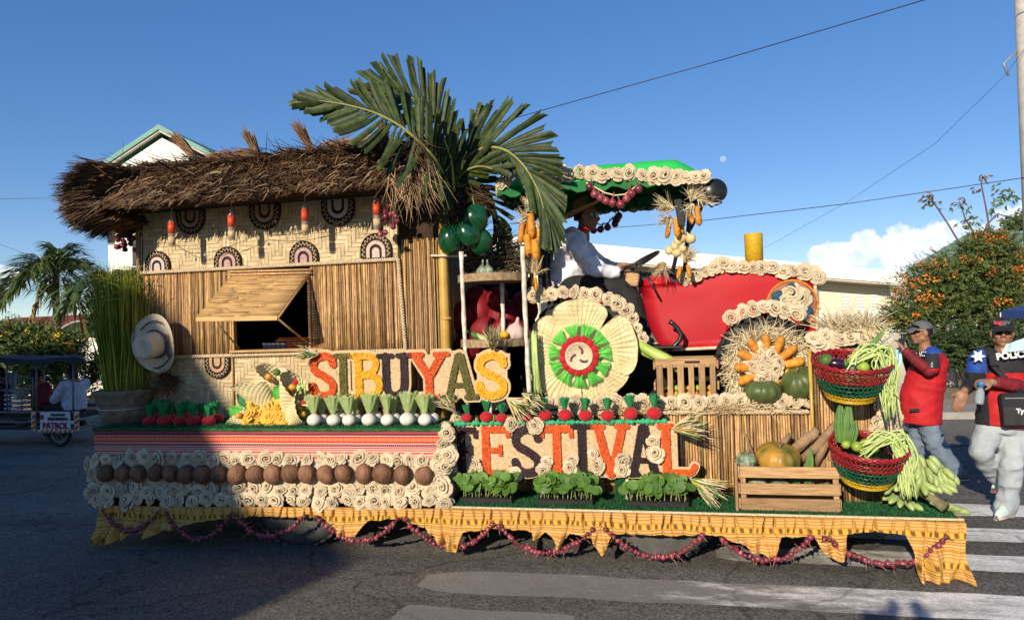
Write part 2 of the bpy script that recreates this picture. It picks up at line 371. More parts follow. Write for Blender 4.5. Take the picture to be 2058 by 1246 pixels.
m_maroon = mat('maroon sleeve', (.21, .015, .022), (.12, .01, .014), ns=18, rough=.7)
m_jean = mat('blue jeans', (.19, .245, .31), (.09, .13, .19), ns=7, nf=1.0, rough=.9, bump=.9, bs=22, stretch=(1, 1, .45))
m_jeanlt = mat('faded jeans', (.42, .455, .48), (.27, .31, .35), ns=7, nf=1.0, rough=.9, bump=.9, bs=22, stretch=(1, 1, .45))
m_grey = mat('grey cap cloth', (.12, .125, .13), rough=.8, bump=.2, bs=100)
m_glass = mat('dark lens', (.008, .008, .01), rough=.08, spec=.7)
m_txtw = mat('white print', (.82, .82, .84), rough=.6)
m_txtk = mat('black print', (.02, .02, .02), rough=.6)
m_txtr = mat('dark red print', (.30, .012, .05), rough=.6)
m_cyan = mat('pale blue towel', (.50, .76, .78), (.42, .66, .70), ns=30, rough=.9, bump=.5, bs=80)
# ================================================================== SETTING
def ground_mat(name, c1, c2, speck, rough=.9, big=.35, bump=.5, fine=220.0):
    m = mat(name, c1, c2, rough=rough, ns=big, nf=1.0); t = m.node_tree; L = t.links.new
    b = next(n for n in t.nodes if n.type == 'BSDF_PRINCIPLED'); rp = next(n for n in t.nodes if n.type == 'VALTORGB'); tc = next(n for n in t.nodes if n.type == 'TEX_COORD')
    vo = N(t, 'ShaderNodeTexVoronoi'); vo.inputs['Scale'].default_value = fine*.42; L(tc.outputs['Object'], vo.inputs[0])
    n3 = N(t, 'ShaderNodeTexNoise'); n3.inputs['Scale'].default_value = 7; n3.inputs['Detail'].default_value = 8; n3.inputs['Roughness'].default_value = .7; L(tc.outputs['Object'], n3.inputs[0])
    sp = N(t, 'ShaderNodeSeparateXYZ'); L(vo.outputs['Color'], sp.inputs[0])
    v = M_(t, 'MULTIPLY_ADD', sp.outputs[0], speck, 1-speck*.5)
    v = M_(t, 'MULTIPLY', v, M_(t, 'MULTIPLY_ADD', n3.outputs[0], .9, .55))
    h = N(t, 'ShaderNodeHueSaturation'); L(rp.outputs[0], h.inputs['Color']); L(v, h.inputs['Value']); L(h.outputs[0], b.inputs['Base Color'])
    if big < .5:                                    # patches, streaks along the lane and thin cracks
        n4 = N(t, 'ShaderNodeTexNoise'); n4.inputs['Scale'].default_value = .9; n4.inputs['Detail'].default_value = 3; mp4 = N(t, 'ShaderNodeMapping'); mp4.inputs['Scale'].default_value = (.45, 2.2, 1); L(tc.outputs['Object'], mp4.inputs[0]); L(mp4.outputs[0], n4.inputs[0])
        v = M_(t, 'MULTIPLY', v, M_(t, 'MULTIPLY_ADD', n4.outputs[0], 1.1, .45)); L(v, h.inputs['Value'])
        n5 = N(t, 'ShaderNodeTexNoise'); n5.inputs['Scale'].default_value = 2.2; n5.inputs['Detail'].default_value = 6; L(tc.outputs['Object'], n5.inputs[0])
        ad = N(t, 'ShaderNodeMixRGB'); ad.blend_type = 'ADD'; ad.inputs[0].default_value = .6; L(tc.outputs['Object'], ad.inputs[1]); L(n5.outputs['Color'], ad.inputs[2])
        vc = N(t, 'ShaderNodeTexVoronoi', feature='DISTANCE_TO_EDGE'); vc.inputs['Scale'].default_value = .42; L(ad.outputs[0], vc.inputs[0])
        v = M_(t, 'MULTIPLY', v, M_(t, 'MULTIPLY_ADD', M_(t, 'MULTIPLY', vc.outputs['Distance'], 120.0, clamp=True), .5, .5)); L(v, h.inputs['Value'])
    bp = N(t, 'ShaderNodeBump'); bp.inputs['Strength'].default_value = bump; bp.inputs['Distance'].default_value = .012
    L(M_(t, 'ADD', M_(t, 'MULTIPLY', sp.outputs[1], .6), n3.outputs[0]), bp.inputs['Height']); L(bp.outputs[0], b.inputs['Normal'])
    return m, t, h, b, n3, tc
m_asph = ground_mat('worn asphalt', (.148, .136, .118), (.094, .088, .080), 1.2)[0]
m_paint, pt, ph, pb, pn, ptc = ground_mat('worn road paint', (.82, .81, .77), (.62, .61, .57), .4)
nw = N(pt, 'ShaderNodeTexNoise'); nw.inputs['Scale'].default_value = 3.2; nw.inputs['Detail'].default_value = 11; nw.inputs['Roughness'].default_value = .72
mp = N(pt, 'ShaderNodeMapping'); mp.inputs['Scale'].default_value = (.55, 1.9, 1); pt.links.new(ptc.outputs['Object'], mp.inputs[0]); pt.links.new(mp.outputs[0], nw.inputs[0])
wx = N(pt, 'ShaderNodeSeparateXYZ'); pt.links.new(ptc.outputs['Object'], wx.inputs[0])
wear = M_(pt, 'MULTIPLY_ADD', M_(pt, 'SUBTRACT', nw.outputs[0], .5), 5.0, M_(pt, 'MULTIPLY_ADD', wx.outputs[0], .50, .0), clamp=True)
wear = M_(pt, 'MULTIPLY_ADD', wear, .84, .16)
mxp = N(pt, 'ShaderNodeMix', data_type='RGBA'); pt.links.new(wear, mxp.inputs[0]); mxp.inputs[6].default_value = (.12, .112, .10, 1); pt.links.new(ph.outputs[0], mxp.inputs[7]); pt.links.new(mxp.outputs[2], pb.inputs['Base Color'])
m_sand = ground_mat('sandy verge', (.33, .28, .21), (.22, .185, .14), .5, big=.8)[0]
m_grav = ground_mat('dusty gravel shoulder', (.20, .18, .15), (.13, .118, .10), .8, big=.7)[0]
m_conc = ground_mat('kerb concrete', (.36, .34, .30), (.26, .245, .215), .3, big=.9)[0]
m_earth = ground_mat('bare ground', (.22, .19, .13), (.12, .13, .07), .5, big=.12)[0]
def sheet(name, x0, x1, y0, y1, z, m):
    nx, ny = 2, 2
    mb = MB().add([(x0, y0, z), (x1, y0, z), (x1, y1, z), (x0, y1, z)], [(0, 1, 2, 3)]); return struct(name, mb, m)
sheet('ground', -600, 600, -300, 900, -.03, m_earth)
sheet('road', -140, 140, -12, 5.0, 0, m_asph)
mb = MB(); xs = [-30+i*.25 for i in range(241)]
for i, x in enumerate(xs):
    mb.v += [(x, 4.9+.3*noise.noise(V((x*.7, 3, 0)))+.14*noise.noise(V((x*3, 9, 0))), .006), (x, 7.2, .012)]
for i in range(240): mb.f.append((2*i, 2*i+2, 2*i+3, 2*i+1)); mb.m.append(0)
struct('gravel_shoulder', mb, m_grav)
mb = MB().bbox((0, 7.7, .05), (60, 1.0, .14), .02); struct('kerb', mb, m_conc)
mb = MB()
def vz(u, v):
    x = -32+u*64; y = 8.2+v*4.6
    return V((x, y, .06+.09*noise.noise(V((x*.9, y*.9, 0)))*min(1, v*4)+.05*noise.noise(V((x*3, y*3, 2)))))
mb.grid(vz, 220, 22); struct('sandy_verge', mb, m_sand, True)
# crosswalk bars: worn paint with ragged ends
def bar(x0, x1, y0, y1):
    mb = MB(); n = 60
    for i in range(n+1):
        x = x0+(x1-x0)*i/n; a = noise.noise(V((x*2.1, y0*7, 1)))*.035; b_ = noise.noise(V((x*2.1, y1*7, 5)))*.035
        e = min(1, min(i, n-i)/1.5)
        mid = (y0+y1)/2; hw = (y1-y0)/2*(.55+.45*e)
        mb.v += [(x, mid-hw+a, .004), (x, mid+hw+b_, .004)]
    for i in range(n): mb.f.append((2*i, 2*i+2, 2*i+3, 2*i+1)); mb.m.append(0)
    o = struct('road_marking', mb, m_paint); return o
g = ground
bar(g(865, 1150).x, 6.2, g(1450, 1194).y-.20, g(1450, 1194).y+.20)
bar(g(790, 1240).x, g(1160, 1246).x, g(900, 1236).y-.26, g(900, 1236).y+.11)
bar(g(1440, 1115).x, 6.2, g(2000, 1132).y-.175, g(2000, 1132).y+.175)
bar(g(1650, 1065).x, 6.4, g(2000, 1076).y-.175, g(2000, 1076).y+.175)
bar(g(1700, 1020).x, 6.6, g(2000, 1026).y-.19, g(2000, 1026).y+.19)
# ------------------------------------------------------------------ buildings
m_wallw = mat('white painted wall', (.88, .86, .79), (.80, .77, .68), ns=.6, rough=.8, bump=.05)
m_wallc = mat('cream painted wall', (.76, .68, .50), (.68, .60, .43), ns=.6, rough=.8)
m_roofgr = mat('green roof sheet', (.12, .30, .24), (.09, .24, .19), ns=2, rough=.45)
m_roofred = mat('rusty red roof', (.24, .045, .028), (.14, .03, .022), ns=3, rough=.6)
m_soff = mat('soffit board', (.62, .56, .47), rough=.8)
m_screen = mat('dark window screen', (.035, .037, .04), (.02, .02, .023), ns=40, rough=.5)
m_win = mat('pale louvre', (.72, .70, .62), rough=.5)
class Loc:                                   # local frame standing on the ground: x along, y into depth
    def __init__(s, o, ang): s.o = V(o); s.M = Matrix.Rotation(ang, 3, 'Z')
    def __call__(s, x, y, z): return s.o + s.M @ V((x, y, z))
def lbox(mb, L, x0, x1, y0, y1, z0, z1):
    ps = [L(x, y, z) for z in (z0, z1) for y in (y0, y1) for x in (x0, x1)]
    mb.add(ps, [(0, 2, 3, 1), (4, 5, 7, 6), (0, 1, 5, 4), (2, 6, 7, 3), (0, 4, 6, 2), (1, 3, 7, 5)]); return mb
def camxy(px, Z):                            # ground point under the pixel column at distance Z
    p = far(px, 640, Z); return V((p.x, p.y, 0))
# white house with a green gable, behind the hut
pa = far(318, 256, 27.0); L = Loc((pa.x, pa.y, 0), radians(7)); H = pa.z; k = .56
t = thing('gable_house', 'white two storey house with green gable roof edge rising behind the thatched hut', 'house', L(0, 0, 0))
hw = (318-196)/FPX*27; sl = 2.95
mb = MB(); prof = [(-hw, 0), (7, 0), (7, H-7*k-.35), (0, H-.35), (-hw, H-hw*k-.35)]
mb.prism(prof, lambda p: L(p[0], .22, p[1]), lambda p: L(p[0], 11, p[1])); mk('wall', mb, m_wallw, t, False)
mb = MB()
for s, ln in ((-1, hw+.12), (1, 7.6)):
    a0, a1 = (0, H), (s*ln, H-ln*k)
    q = [(a0[0], a0[1]-.02), (a1[0], a1[1]-.02), (a1[0], a1[1]+.1), (a0[0], a0[1]+.1)]
    if s > 0: q = q[::-1]
    mb.prism(q, lambda p: L(p[0], .06, p[1]), lambda p: L(p[0], 11.4, p[1]))
mk('roof', mb, m_roofgr, t, False)
mb = MB()
for s, ln in ((-1, hw+.16), (1, 7.65)):
    q = [(0, H-.08), (s*ln, H-ln*k-.08), (s*ln, H-ln*k+.11), (0, H+.11)]
    if s > 0: q = q[::-1]
    mb.prism(q, lambda p: L(p[0], 0, p[1]), lambda p: L(p[0], .055, p[1]))
mk('bargeboard', mb, m_roofgr, t, False)
mb = MB()
for s, ln in ((-1, hw+.1), (1, 7.5)):
    q = [(0, H-.16), (s*ln, H-ln*k-.16), (s*ln, H-ln*k-.03), (0, H-.03)]
    if s > 0: q = q[::-1]
    mb.prism(q, lambda p: L(p[0], .06, p[1]), lambda p: L(p[0], .21, p[1]))
mk('soffit', mb, m_soff, t, False)
for wx in (-1.3, .6, 2.6, 4.8):
    for wz in (1.2, 4.3):
        q = L(wx+.45, .2, wz+.6); f = mk('window', MB().box(q, (.95, .05, 1.25), Matrix.Rotation(radians(7), 3, 'Z')), m_win, t, False)
        for sx_ in (-.22, .22): mk('pane', MB().box(L(wx+.45+sx_, .165, wz+.6), (.38, .012, 1.08), Matrix.Rotation(radians(7), 3, 'Z')), m_screen, f, False)
# long low building with a white fascia, its flat roof falling gently away to the right
ZL0, ZL1 = 26.5, 25.5
p0 = camxy(1000, ZL0); p1 = camxy(1826, ZL1); d = (p1-p0); ln = d.length; L = Loc(p0, atan2(d.y, d.x))
t = thing('long_building', 'long low building with thick white roof edge and dark screened windows behind the tractor', 'building', p0)
def colx(px):                                  # distance along the facade seen at a pixel column
    r = ray(px, 640); r.z = 0; o = V((CAMP.x, CAMP.y, 0))-p0; u = d.normalized(); n_ = V((-u.y, u.x, 0))
    return (o + r*((0-o.dot(n_))/r.dot(n_))).dot(u)
def hz(px, py):                                # height of the facade plane at a pixel
    x = colx(px); q = L(x, 0, 0); return (CAMP + ray(px, py)*((q-CAMP).dot(_fw)/ray(px, py).dot(_fw))).z
def slab(name, px0, px1, top, bot, y0, y1, m):  # top, bot: ((px, py), (px, py)) edges
    X0, X1 = colx(px0), colx(px1)
    def zz(e, x): xa_, xb_ = colx(e[0][0]), colx(e[1][0]); za_, zb_ = hz(*e[0]), hz(*e[1]); return za_+(zb_-za_)*(x-xa_)/(xb_-xa_)
    q = [(X0, zz(bot, X0)), (X1, zz(bot, X1)), (X1, zz(top, X1)), (X0, zz(top, X0))]
    return mk(name, MB().prism(q, lambda p: L(p[0], y0, p[1]), lambda p: L(p[0], y1, p[1])), m, t, False)
TOP, BOT = ((1100, 481), (1820, 546)), ((1240, 526), (1700, 561))
slab('roof', 985, 1826, TOP, BOT, 0, 9, m_wallw)
slab('soffit', 990, 1822, ((1240, 527), (1700, 562)), ((1240, 530), (1700, 565)), .05, .9, m_soff)
slab('wall', 1000, 1818, BOT, ((1000, 780), (1818, 760)), 1.0, 8.5, m_wallc)
slab('window_band', 1085, 1664, ((1240, 540), (1660, 566)), ((1240, 628), (1660, 612)), .95, .99, m_screen)
for i in range(12): px = 1085+579*i/11; slab('mullion', px-2, px+2, ((1240, 540), (1660, 566)), ((1240, 628), (1660, 612)), .90, .945, m_metal)
slab('window_sill', 1080, 1668, ((1240, 628), (1660, 612)), ((1240, 634), (1660, 618)), .86, .99, m_wallw)
for px in (1722, 1752, 1782):
    f = slab('window', px-9, px+9, ((1240, 590), (1760, 590)), ((1240, 640), (1760, 640)), .95, .99, m_win)
    for i in range(7): y = 592+i*6.8; slab('louvre', px-8, px+8, ((1240, y), (1760, y)), ((1240, y+3), (1760, y+3)), .91, .945, m_wallw)
# green roofed house at the far right
pr = camxy(1835, 44); L = Loc(pr, radians(14))
t = thing('green_roof_house', 'house with a broad faded green roof behind the orange flowering bush', 'house', pr)
mk('wall', lbox(MB(), L, .5, 17, .6, 10, 0, 3.6), m_wallc, t, False)
za, zb = far(1835, 541, 44).z, far(2058, 466, 50).z-.9
mb = MB().add([L(-.3, 0, za), L(18, 0, za-.2), L(18, 5, zb+.9), L(7.0, 5, zb+.9), L(-.3, 0, za-.16), L(18, 0, za-.36), L(18, 5, zb+.74), L(7.0, 5, zb+.74)], [(0, 1, 2, 3), (7, 6, 5, 4), (0, 4, 5, 1), (0, 3, 7, 4), (1, 5, 6, 2), (3, 2, 6, 7)])
mk('roof', mb, mat('faded green roof', (.20, .30, .22), (.15, .24, .175), ns=1.5, rough=.6), t, False)
# red roofed shed far left
pr = camxy(-60, 38); L = Loc(pr, radians(-5))
t = thing('red_roof_shed', 'low shed with a long rust red roof beyond the palms', 'shed', pr)
mk('wall', lbox(MB(), L, 0, 9.4, .4, 5, 0, 2.0), m_wallw, t, False)
mb = MB().prism([(0, 2.1), (2.6, 2.95), (5.4, 2.1), (5.4, 2.0), (2.6, 2.83), (0, 2.0)], lambda p: L(-.3, p[0], p[1]), lambda p: L(9.8, p[0], p[1])); mk('roof', mb, m_roofred, t, False)
# small shelter with a curved green roof, left
pr = camxy(120, 24); L = Loc(pr, radians(8))
t = thing('green_shelter', 'small shelter with a pale green curved roof behind the white wall', 'shelter', pr)
n = 9; arc = [(-.4+2.6*i/(n-1), 1.75+.55*sin(pi*i/(n-1))**.8) for i in range(n)]
mb = MB().prism(arc + [(x, z-.05) for x, z in reversed(arc)], lambda p: L(p[0]*.8, 0, p[1]), lambda p: L(p[0]*.8, 2.5, p[1])); mk('roof', mb, mat('pale green roof', (.32, .40, .32), rough=.5), t, False)
for x in (-.2, 1.6):
    for y in (.15, 2.3): mk('post', lbox(MB(), L, x, x+.08, y, y+.08, 0, 1.78), m_metal, t, False)
# white boundary wall, left, with its gate posts
a, b_ = camxy(40, 21.5), camxy(430, 19.4); L = Loc(a, atan2((b_-a).y, (b_-a).x)); ln = (b_-a).length
t = thing('boundary_wall', 'white plastered boundary wall with grey posts beyond the tricycle', 'wall', a)
mk('panel', lbox(MB(), L, 0, ln, 0, .15, 0, 1.62), m_wallw, t, False)
for x in (1.75, 4.1): mk('post', lbox(MB(), L, x, x+.17, -.06, .2, 0, 1.72), m_metal, t, False)
mk('coping', lbox(MB(), L, -.03, ln, -.03, .18, 1.621, 1.68), m_soff, t, False)
# low cream wall and picket fence, right
a, b_ = V((1.2, 12.2, 0)), V((14, 11.9, 0)); L = Loc(a, atan2((b_-a).y, (b_-a).x)); ln = (b_-a).length
t = thing('garden_wall', 'low cream garden wall behind the two marshals', 'wall', a)
mk('panel', lbox(MB(), L, 0, ln, 0, .2, 0, .62), m_wallw, t, False); mk('coping', lbox(MB(), L, 0, ln, -.02, .22, .621, .68), m_conc, t, False)
t = thing('picket_fence', 'white picket fence showing past the straw on the float front', 'fence', L(2, 2, 0))
for i in range(34):
    x = 2+i*.16; mk('picket', lbox(MB(), L, x, x+.075, 2, 2.03, 0, 1.75), m_wallw, t, False)
for z in (.5, 1.4): mk('rail', lbox(MB(), L, 2, 7.4, 2.035, 2.07, z, z+.08), m_wallw, t, False)
# unseen house behind the photographer, its outline shaped to throw the broad left-hand shade
YB = -16.0
def back(p): p = V(p); return p - sd*((p.y-YB)/sd.y)
e1, e1b, e2, e3 = back(at(668, 1096, 0)), back(at(500, 1018, 0)), back(at(456, 930, 0)), back(at(320, 600, .45))
t = thing('shade_house', 'unseen gabled house behind the viewer, shaped to shade the left of the street', 'house', (e1.x-4, YB, 0))
lo = e1 + (e1-e1b)*.5
dd = (e3-e2); q1, q2 = V((e3.x-.5, 0, e3.z+.15)), V((back(V((-7.7, .45, 2))).x, 0, e3.z+.2))
prof = [(lo.x-.3, 0), (lo.x-.3, lo.z-.4), (lo.x, lo.z), (e1.x, e1.z), (e1b.x, e1b.z), (e2.x, e2.z), (e3.x, e3.z), (q1.x, q1.z), (q2.x, q2.z), (q2.x-.05, q2.z+2.6), (q2.x-4.5, q2.z+3.6), (q2.x-9, q2.z+2.4), (q2.x-9, 0)]  # the taller far left part is added to shade the tricycle
mb = MB().prism(prof[::-1], lambda p: V((p[0], YB, p[1])), lambda p: V((p[0]-2, YB-7, p[1]*.99))); mk('wall', mb, m_wallc, t, False)
mb = MB(); q = prof[2:12]
for (a, b_) in zip(q, q[1:]):
    mb.add([(a[0], YB-.05, a[1]+.03), (b_[0], YB-.05, b_[1]+.03), (b_[0]-2, YB-7.2, b_[1]+.03), (a[0]-2, YB-7.2, a[1]+.03)], [(0, 1, 2, 3)])
mk('roof', mb, m_roofred, t, False)
mk('door', MB().box((lo.x-2.5, YB+.03, 1.05), (1, .06, 2.1)), m_wood, t, False)
# ------------------------------------------------------------------ pole, wires, tent, moon
m_pole = mat('weathered concrete pole', (.50, .47, .43), (.40, .37, .33), ns=6, rough=.85)
pp = far(2068, 60, 17.5); t = thing('utility_pole', 'grey concrete utility pole at the right edge of the street', 'pole', (pp.x, pp.y, 0))
mk('shaft', MB().tube([(pp.x, pp.y, 0), (pp.x, pp.y, 14)], [.33, .24], 14), m_pole, t)
mk('crossarm', MB().box((pp.x, pp.y-.35, 12.2), (2.4, .14, .16)), m_metal, t, False)
mk('bracket', MB().tube([(pp.x-.28, pp.y, 7.9), (pp.x-.6, pp.y-.05, 7.6), (pp.x-.5, pp.y-.05, 7.3)], .03, 6), m_metal, t)
def wire(pts, r, label):
    P = [far(*p) for p in pts]; out = []
    for i in range(len(P)-1):
        for j in range(8): out.append(P[i].lerp(P[i+1], j/8))
    out.append(P[-1]); o = mk('overhead_wire', MB().tube(out, r, 5), m_blackgl); tag(o, label, 'wire', 'overhead wires')
wire([(700, 334, 26), (1030, 239, 24), (1455, 120, 21), (1860, 0, 18), (2100, -72, 16)], .014, 'thick dark overhead wire crossing the open sky above the green canopy')
wire([(1100, 468, 24), (1400, 445, 22), (1700, 410, 19), (2062, 357, 17.4)], .010, 'long overhead wire running low past the black lamp to the pole')
wire([(1480, 530, 30), (1700, 408, 22), (1880, 289, 18), (2020, 152, 17), (2062, 95, 17.3)], .005, 'thin faint wire slanting steeply down from the top of the pole')
wire([(-60, 401, 30), (200, 397, 30)], .009, 'overhead wire meeting the roof end of the hut from the left')
wire([(-60, 470, 34), (70, 517, 30), (200, 560, 28)], .008, 'sagging wire above the shaggy palm on the left')
wire([(-60, 556, 34), (250, 577, 30)], .008, 'lowest wire behind the palms on the left')
t = thing('canopy_tent', 'blue canopy tent with white legs showing behind the marshal in the black cap', 'tent', camxy(2170, 11.5))
pc = far(2196, 580, 11.5); r = .95
cs = [V((pc.x+a*r, pc.y+b_*r, far(2005, 627, 11.0).z)) for a, b_ in ((-1, -1), (1, -1), (1, 1), (-1, 1))]
m_tent = mat('blue tent cloth', (.035, .09, .30), rough=.6)
mb = MB().add(cs+[pc]+[c-V((0, 0, .13)) for c in cs], [(0, 1, 4), (1, 2, 4), (2, 3, 4), (3, 0, 4), (0, 5, 6, 1), (1, 6, 7, 2), (2, 7, 8, 3), (3, 8, 5, 0)]); mk('cover', mb, m_tent, t, False)
for c in cs: mk('leg', MB().tube([(c.x*.995+pc.x*.005, c.y, 0), (c.x*.995+pc.x*.005, c.y, c.z-.02)], .02, 6), m_white, t)
pm = far(1453, 320, 900); m_moon = bpy.data.materials.new('moon'); m_moon.use_nodes = True; q = m_moon.node_tree; q.nodes.clear()
em = N(q, 'ShaderNodeEmission'); oo = N(q, 'ShaderNodeOutputMaterial'); mn = N(q, 'ShaderNodeTexNoise'); mn.inputs['Scale'].default_value = .35; tcm = N(q, 'ShaderNodeTexCoord'); q.links.new(tcm.outputs['Object'], mn.inputs[0])
mr = N(q, 'ShaderNodeValToRGB'); mr.color_ramp.elements[0].color = (.30, .46, .78, 1); mr.color_ramp.elements[0].position = .35; mr.color_ramp.elements[1].color = (.46, .62, .88, 1); mr.color_ramp.elements[1].position = .6
q.links.new(mn.outputs[0], mr.inputs[0]); q.links.new(mr.outputs[0], em.inputs[0]); q.links.new(em.outputs[0], oo.inputs[0])
o = mk('moon', MB().ell((0, 0, 0), 3.8, 20, 12), m_moon, None, loc=pm); tag(o, 'pale daytime moon in the blue sky above the tractor', 'moon')
# ------------------------------------------------------------------ trees and bushes
def leaf(mb, p, d, n, L_, W_, mi=0):
    d = d.normalized(); s = d.cross(n)
    s = s.normalized() if s.length > 1e-4 else d.orthogonal().normalized()
    mb.add([p, p+d*L_*.5+s*W_*.5, p+d*L_, p+d*L_*.5-s*W_*.5], [(0, 1, 2, 3)], mi)
def rv(): return V((rnd.gauss(0, 1), rnd.gauss(0, 1), rnd.gauss(0, 1))).normalized()
def bush(name, label, cat, base, blobs, nspr, lf, mleaf, mflower=None, nfl=0, stems=(), group=None, fsize=.07, rows=5):
    t = thing(name, label, cat, base, group)
    mb = MB()
    for _ in range(nspr):
        c, r = rnd.choice(blobs); q = rv(); rad = rnd.random()**.5*rnd.uniform(.8, 1.4)
        p = c + V((q.x*r[0], q.y*r[1], q.z*r[2]))*rad
        d = (V((q.x, q.y, q.z*.5+.1)) + rv()*.7).normalized(); side = d.cross(V((0, 0, 1))+rv()*.4).normalized()
        for k in range(rows):                           # a pinnate sprig
            for s in (-1, 1):
                pos = p + d*(k*lf*.55); leaf(mb, pos, (side*s + d*.5 - V((0, 0, .25))), V((-.1, -.55, .6))+rv()*.8, lf*(1-.1*k), lf*.46)
    f = mk('foliage', mb, mleaf, t, False); f['kind'] = 'stuff'
    if mflower:
        mb = MB(); cl_ = [(rnd.choice(blobs), rv()) for _ in range(max(8, nfl//6))]
        for _ in range(nfl):
            (c, r), q = rnd.choice(cl_); q = (q+rv()*.28).normalized(); q.y = -abs(q.y) if rnd.random() < .7 else q.y
            if q.z < -.4: q.z *= -1
            p = c + V((q.x*r[0], q.y*r[1], q.z*r[2]))*(.9+.2*rnd.random())
            for _k in range(9):
                pos = p + rv()*fsize*.7; leaf(mb, pos, rv()+V((0, 0, .6)), rv(), fsize*.7, fsize*.5)
        f = mk('blossom', mb, mflower, t, False); f['kind'] = 'stuff'
    for pts, r0 in stems: mk('stem', MB().tube(pts, [r0*(1-.6*i/(len(pts)-1)) for i in range(len(pts))], 6), m_bark, t)
    return t
m_bark = mat('grey bark', (.24, .20, .15), (.15, .12, .09), ns=10, rough=.9, bump=.4)
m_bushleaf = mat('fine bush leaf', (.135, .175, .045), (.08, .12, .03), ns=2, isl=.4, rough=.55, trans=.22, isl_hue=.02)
m_dkleaf = mat('shaded bush leaf', (.06, .095, .03), (.04, .065, .02), ns=2, isl=.4, rough=.55, trans=.15, isl_hue=.02)  # darker copy of the bush leaf, shade put into its colour
m_orfl = mat('orange blossom', (.72, .16, .03), (.68, .30, .05), ns=3, isl=.2, rough=.6, trans=.2)
m_yefl = mat('yellow blossom', (.70, .50, .04), (.62, .36, .03), ns=3, isl=.2, rough=.6, trans=.2)
def fb(px, py, Z, rx, rz, ry=None):
    return (far(px, py, Z), (rx/FPX*Z, (ry or rx*.8)/FPX*Z, rz/FPX*Z))
Z = 15.0
base = camxy(1950, Z)
bush('flowering_bush', 'big feathery bush with orange blossoms behind the marshals', 'bush', base,
     [fb(1880, 590, Z, 75, 50), fb(1960, 545, Z, 70, 55), fb(2030, 560, Z, 65, 60), fb(1940, 620, Z, 95, 40), fb(2040, 620, Z, 70, 45), fb(1830, 640, Z, 50, 24), fb(1985, 500, Z, 45, 32), fb(1900, 560, Z, 60, 45), fb(2100, 560, Z, 60, 70)],
     6000, .066, m_bushleaf, m_orfl, 240,
     [([base+V((dx, 0, 0)), base+V((dx*1.6, 0, .9)), base+V((dx*3.2, -.2, 1.7)), base+V((dx*5, 0, 2.6))], .06) for dx in (-.22, -.05, .12, .25)], rows=7, fsize=.085)
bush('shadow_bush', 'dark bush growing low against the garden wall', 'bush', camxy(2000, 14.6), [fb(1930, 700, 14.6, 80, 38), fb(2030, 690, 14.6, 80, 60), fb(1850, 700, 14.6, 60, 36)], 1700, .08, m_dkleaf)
# bare saplings with sparse leaves
m_sapl = mat('sapling stem', (.16, .09, .09), rough=.8)
for pts, tufts, lab in (
    ([(1962, 540), (1935, 500), (1905, 450), (1880, 412), (1862, 395)], [(1862, 392, 1), (1872, 398, 0), (1858, 405, 1), (1888, 412, 0)], 'leaning sapling with a few brown leaves at its tip, nearest the hood'),
    ([(1995, 545), (1992, 480), (1982, 420), (1972, 370), (1976, 355)], [(1976, 358, 1), (1962, 378, 1), (2010, 375, 0), (2025, 385, 0), (2005, 395, 0), (2030, 400, 0), (1998, 410, 0), (2015, 408, 0), (2002, 425, 0), (2020, 395, 0)], 'tallest sapling above the orange bush with green feathery leaves'),
    ([(1972, 500), (1955, 465), (1940, 440), (1928, 405)], [(1920, 415, 1), (1928, 402, 1), (1942, 415, 0), (1950, 438, 0), (1935, 452, 0), (1960, 440, 0), (1945, 445, 0)], 'short sapling with drooping leaves between two taller ones'),
    ([(1968, 490), (1985, 450), (2005, 430), (2040, 440)], [(2025, 445, 0), (2038, 440, 0), (2015, 450, 0), (2045, 436, 0)], 'low bent sapling with leaves close to the pole')):
    P = [far(x, y, 15.2) for x, y in pts]; t = thing('sapling', lab, 'sapling', V((P[0].x, P[0].y, 0)), 'saplings above the orange bush')
    mk('stem', MB().tube([V((P[0].x, P[0].y, 0))]+P, [.03]+[.022*(1-.6*i/len(P)) for i in range(len(P))], 6), m_sapl, t)
    mb = MB()
    for (x, y, br) in tufts:
        c = far(x, y, 15.2)
        for _ in range(9): leaf(mb, c+rv()*.09, V((rnd.gauss(0, .8), rnd.gauss(0, .5), -.5)), rv(), .13, .055, br)
    f = mk('foliage', mb, [m_bushleaf, mat('dry leaf', (.16, .08, .05), rough=.7)], t, False); f['kind'] = 'stuff'
Z = 17.0
bush('yellow_flower_shrub', 'spreading shrub with yellow blossoms behind the tricycle roof', 'shrub', camxy(60, Z),
     [fb(40, 690, Z, 75, 38), fb(110, 700, Z, 55, 30), fb(-30, 700, Z, 60, 50), fb(60, 745, Z, 85, 45)], 5200, .085, m_bushleaf, m_yefl, 90, [([camxy(60, Z), camxy(60, Z)+V((.1, 0, 1))], .05)], fsize=.09)
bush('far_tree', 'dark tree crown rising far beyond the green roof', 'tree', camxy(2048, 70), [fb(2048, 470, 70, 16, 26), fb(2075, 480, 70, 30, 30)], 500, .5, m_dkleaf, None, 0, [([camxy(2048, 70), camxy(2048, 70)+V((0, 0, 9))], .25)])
bush('hedge_bush', 'leafy plant spilling over the white wall beside the tricycle tail', 'bush', camxy(185, 18.6), [fb(186, 765, 18.6, 16, 34), fb(165, 735, 18.6, 24, 22), fb(200, 730, 18.6, 12, 30)], 420, .08, m_bushleaf)
bush('hedge_bush', 'dark leafy hedge plant behind the palms', 'bush', camxy(180, 24), [fb(205, 640, 24, 26, 40), fb(255, 660, 24, 36, 50)], 700, .14, m_dkleaf)
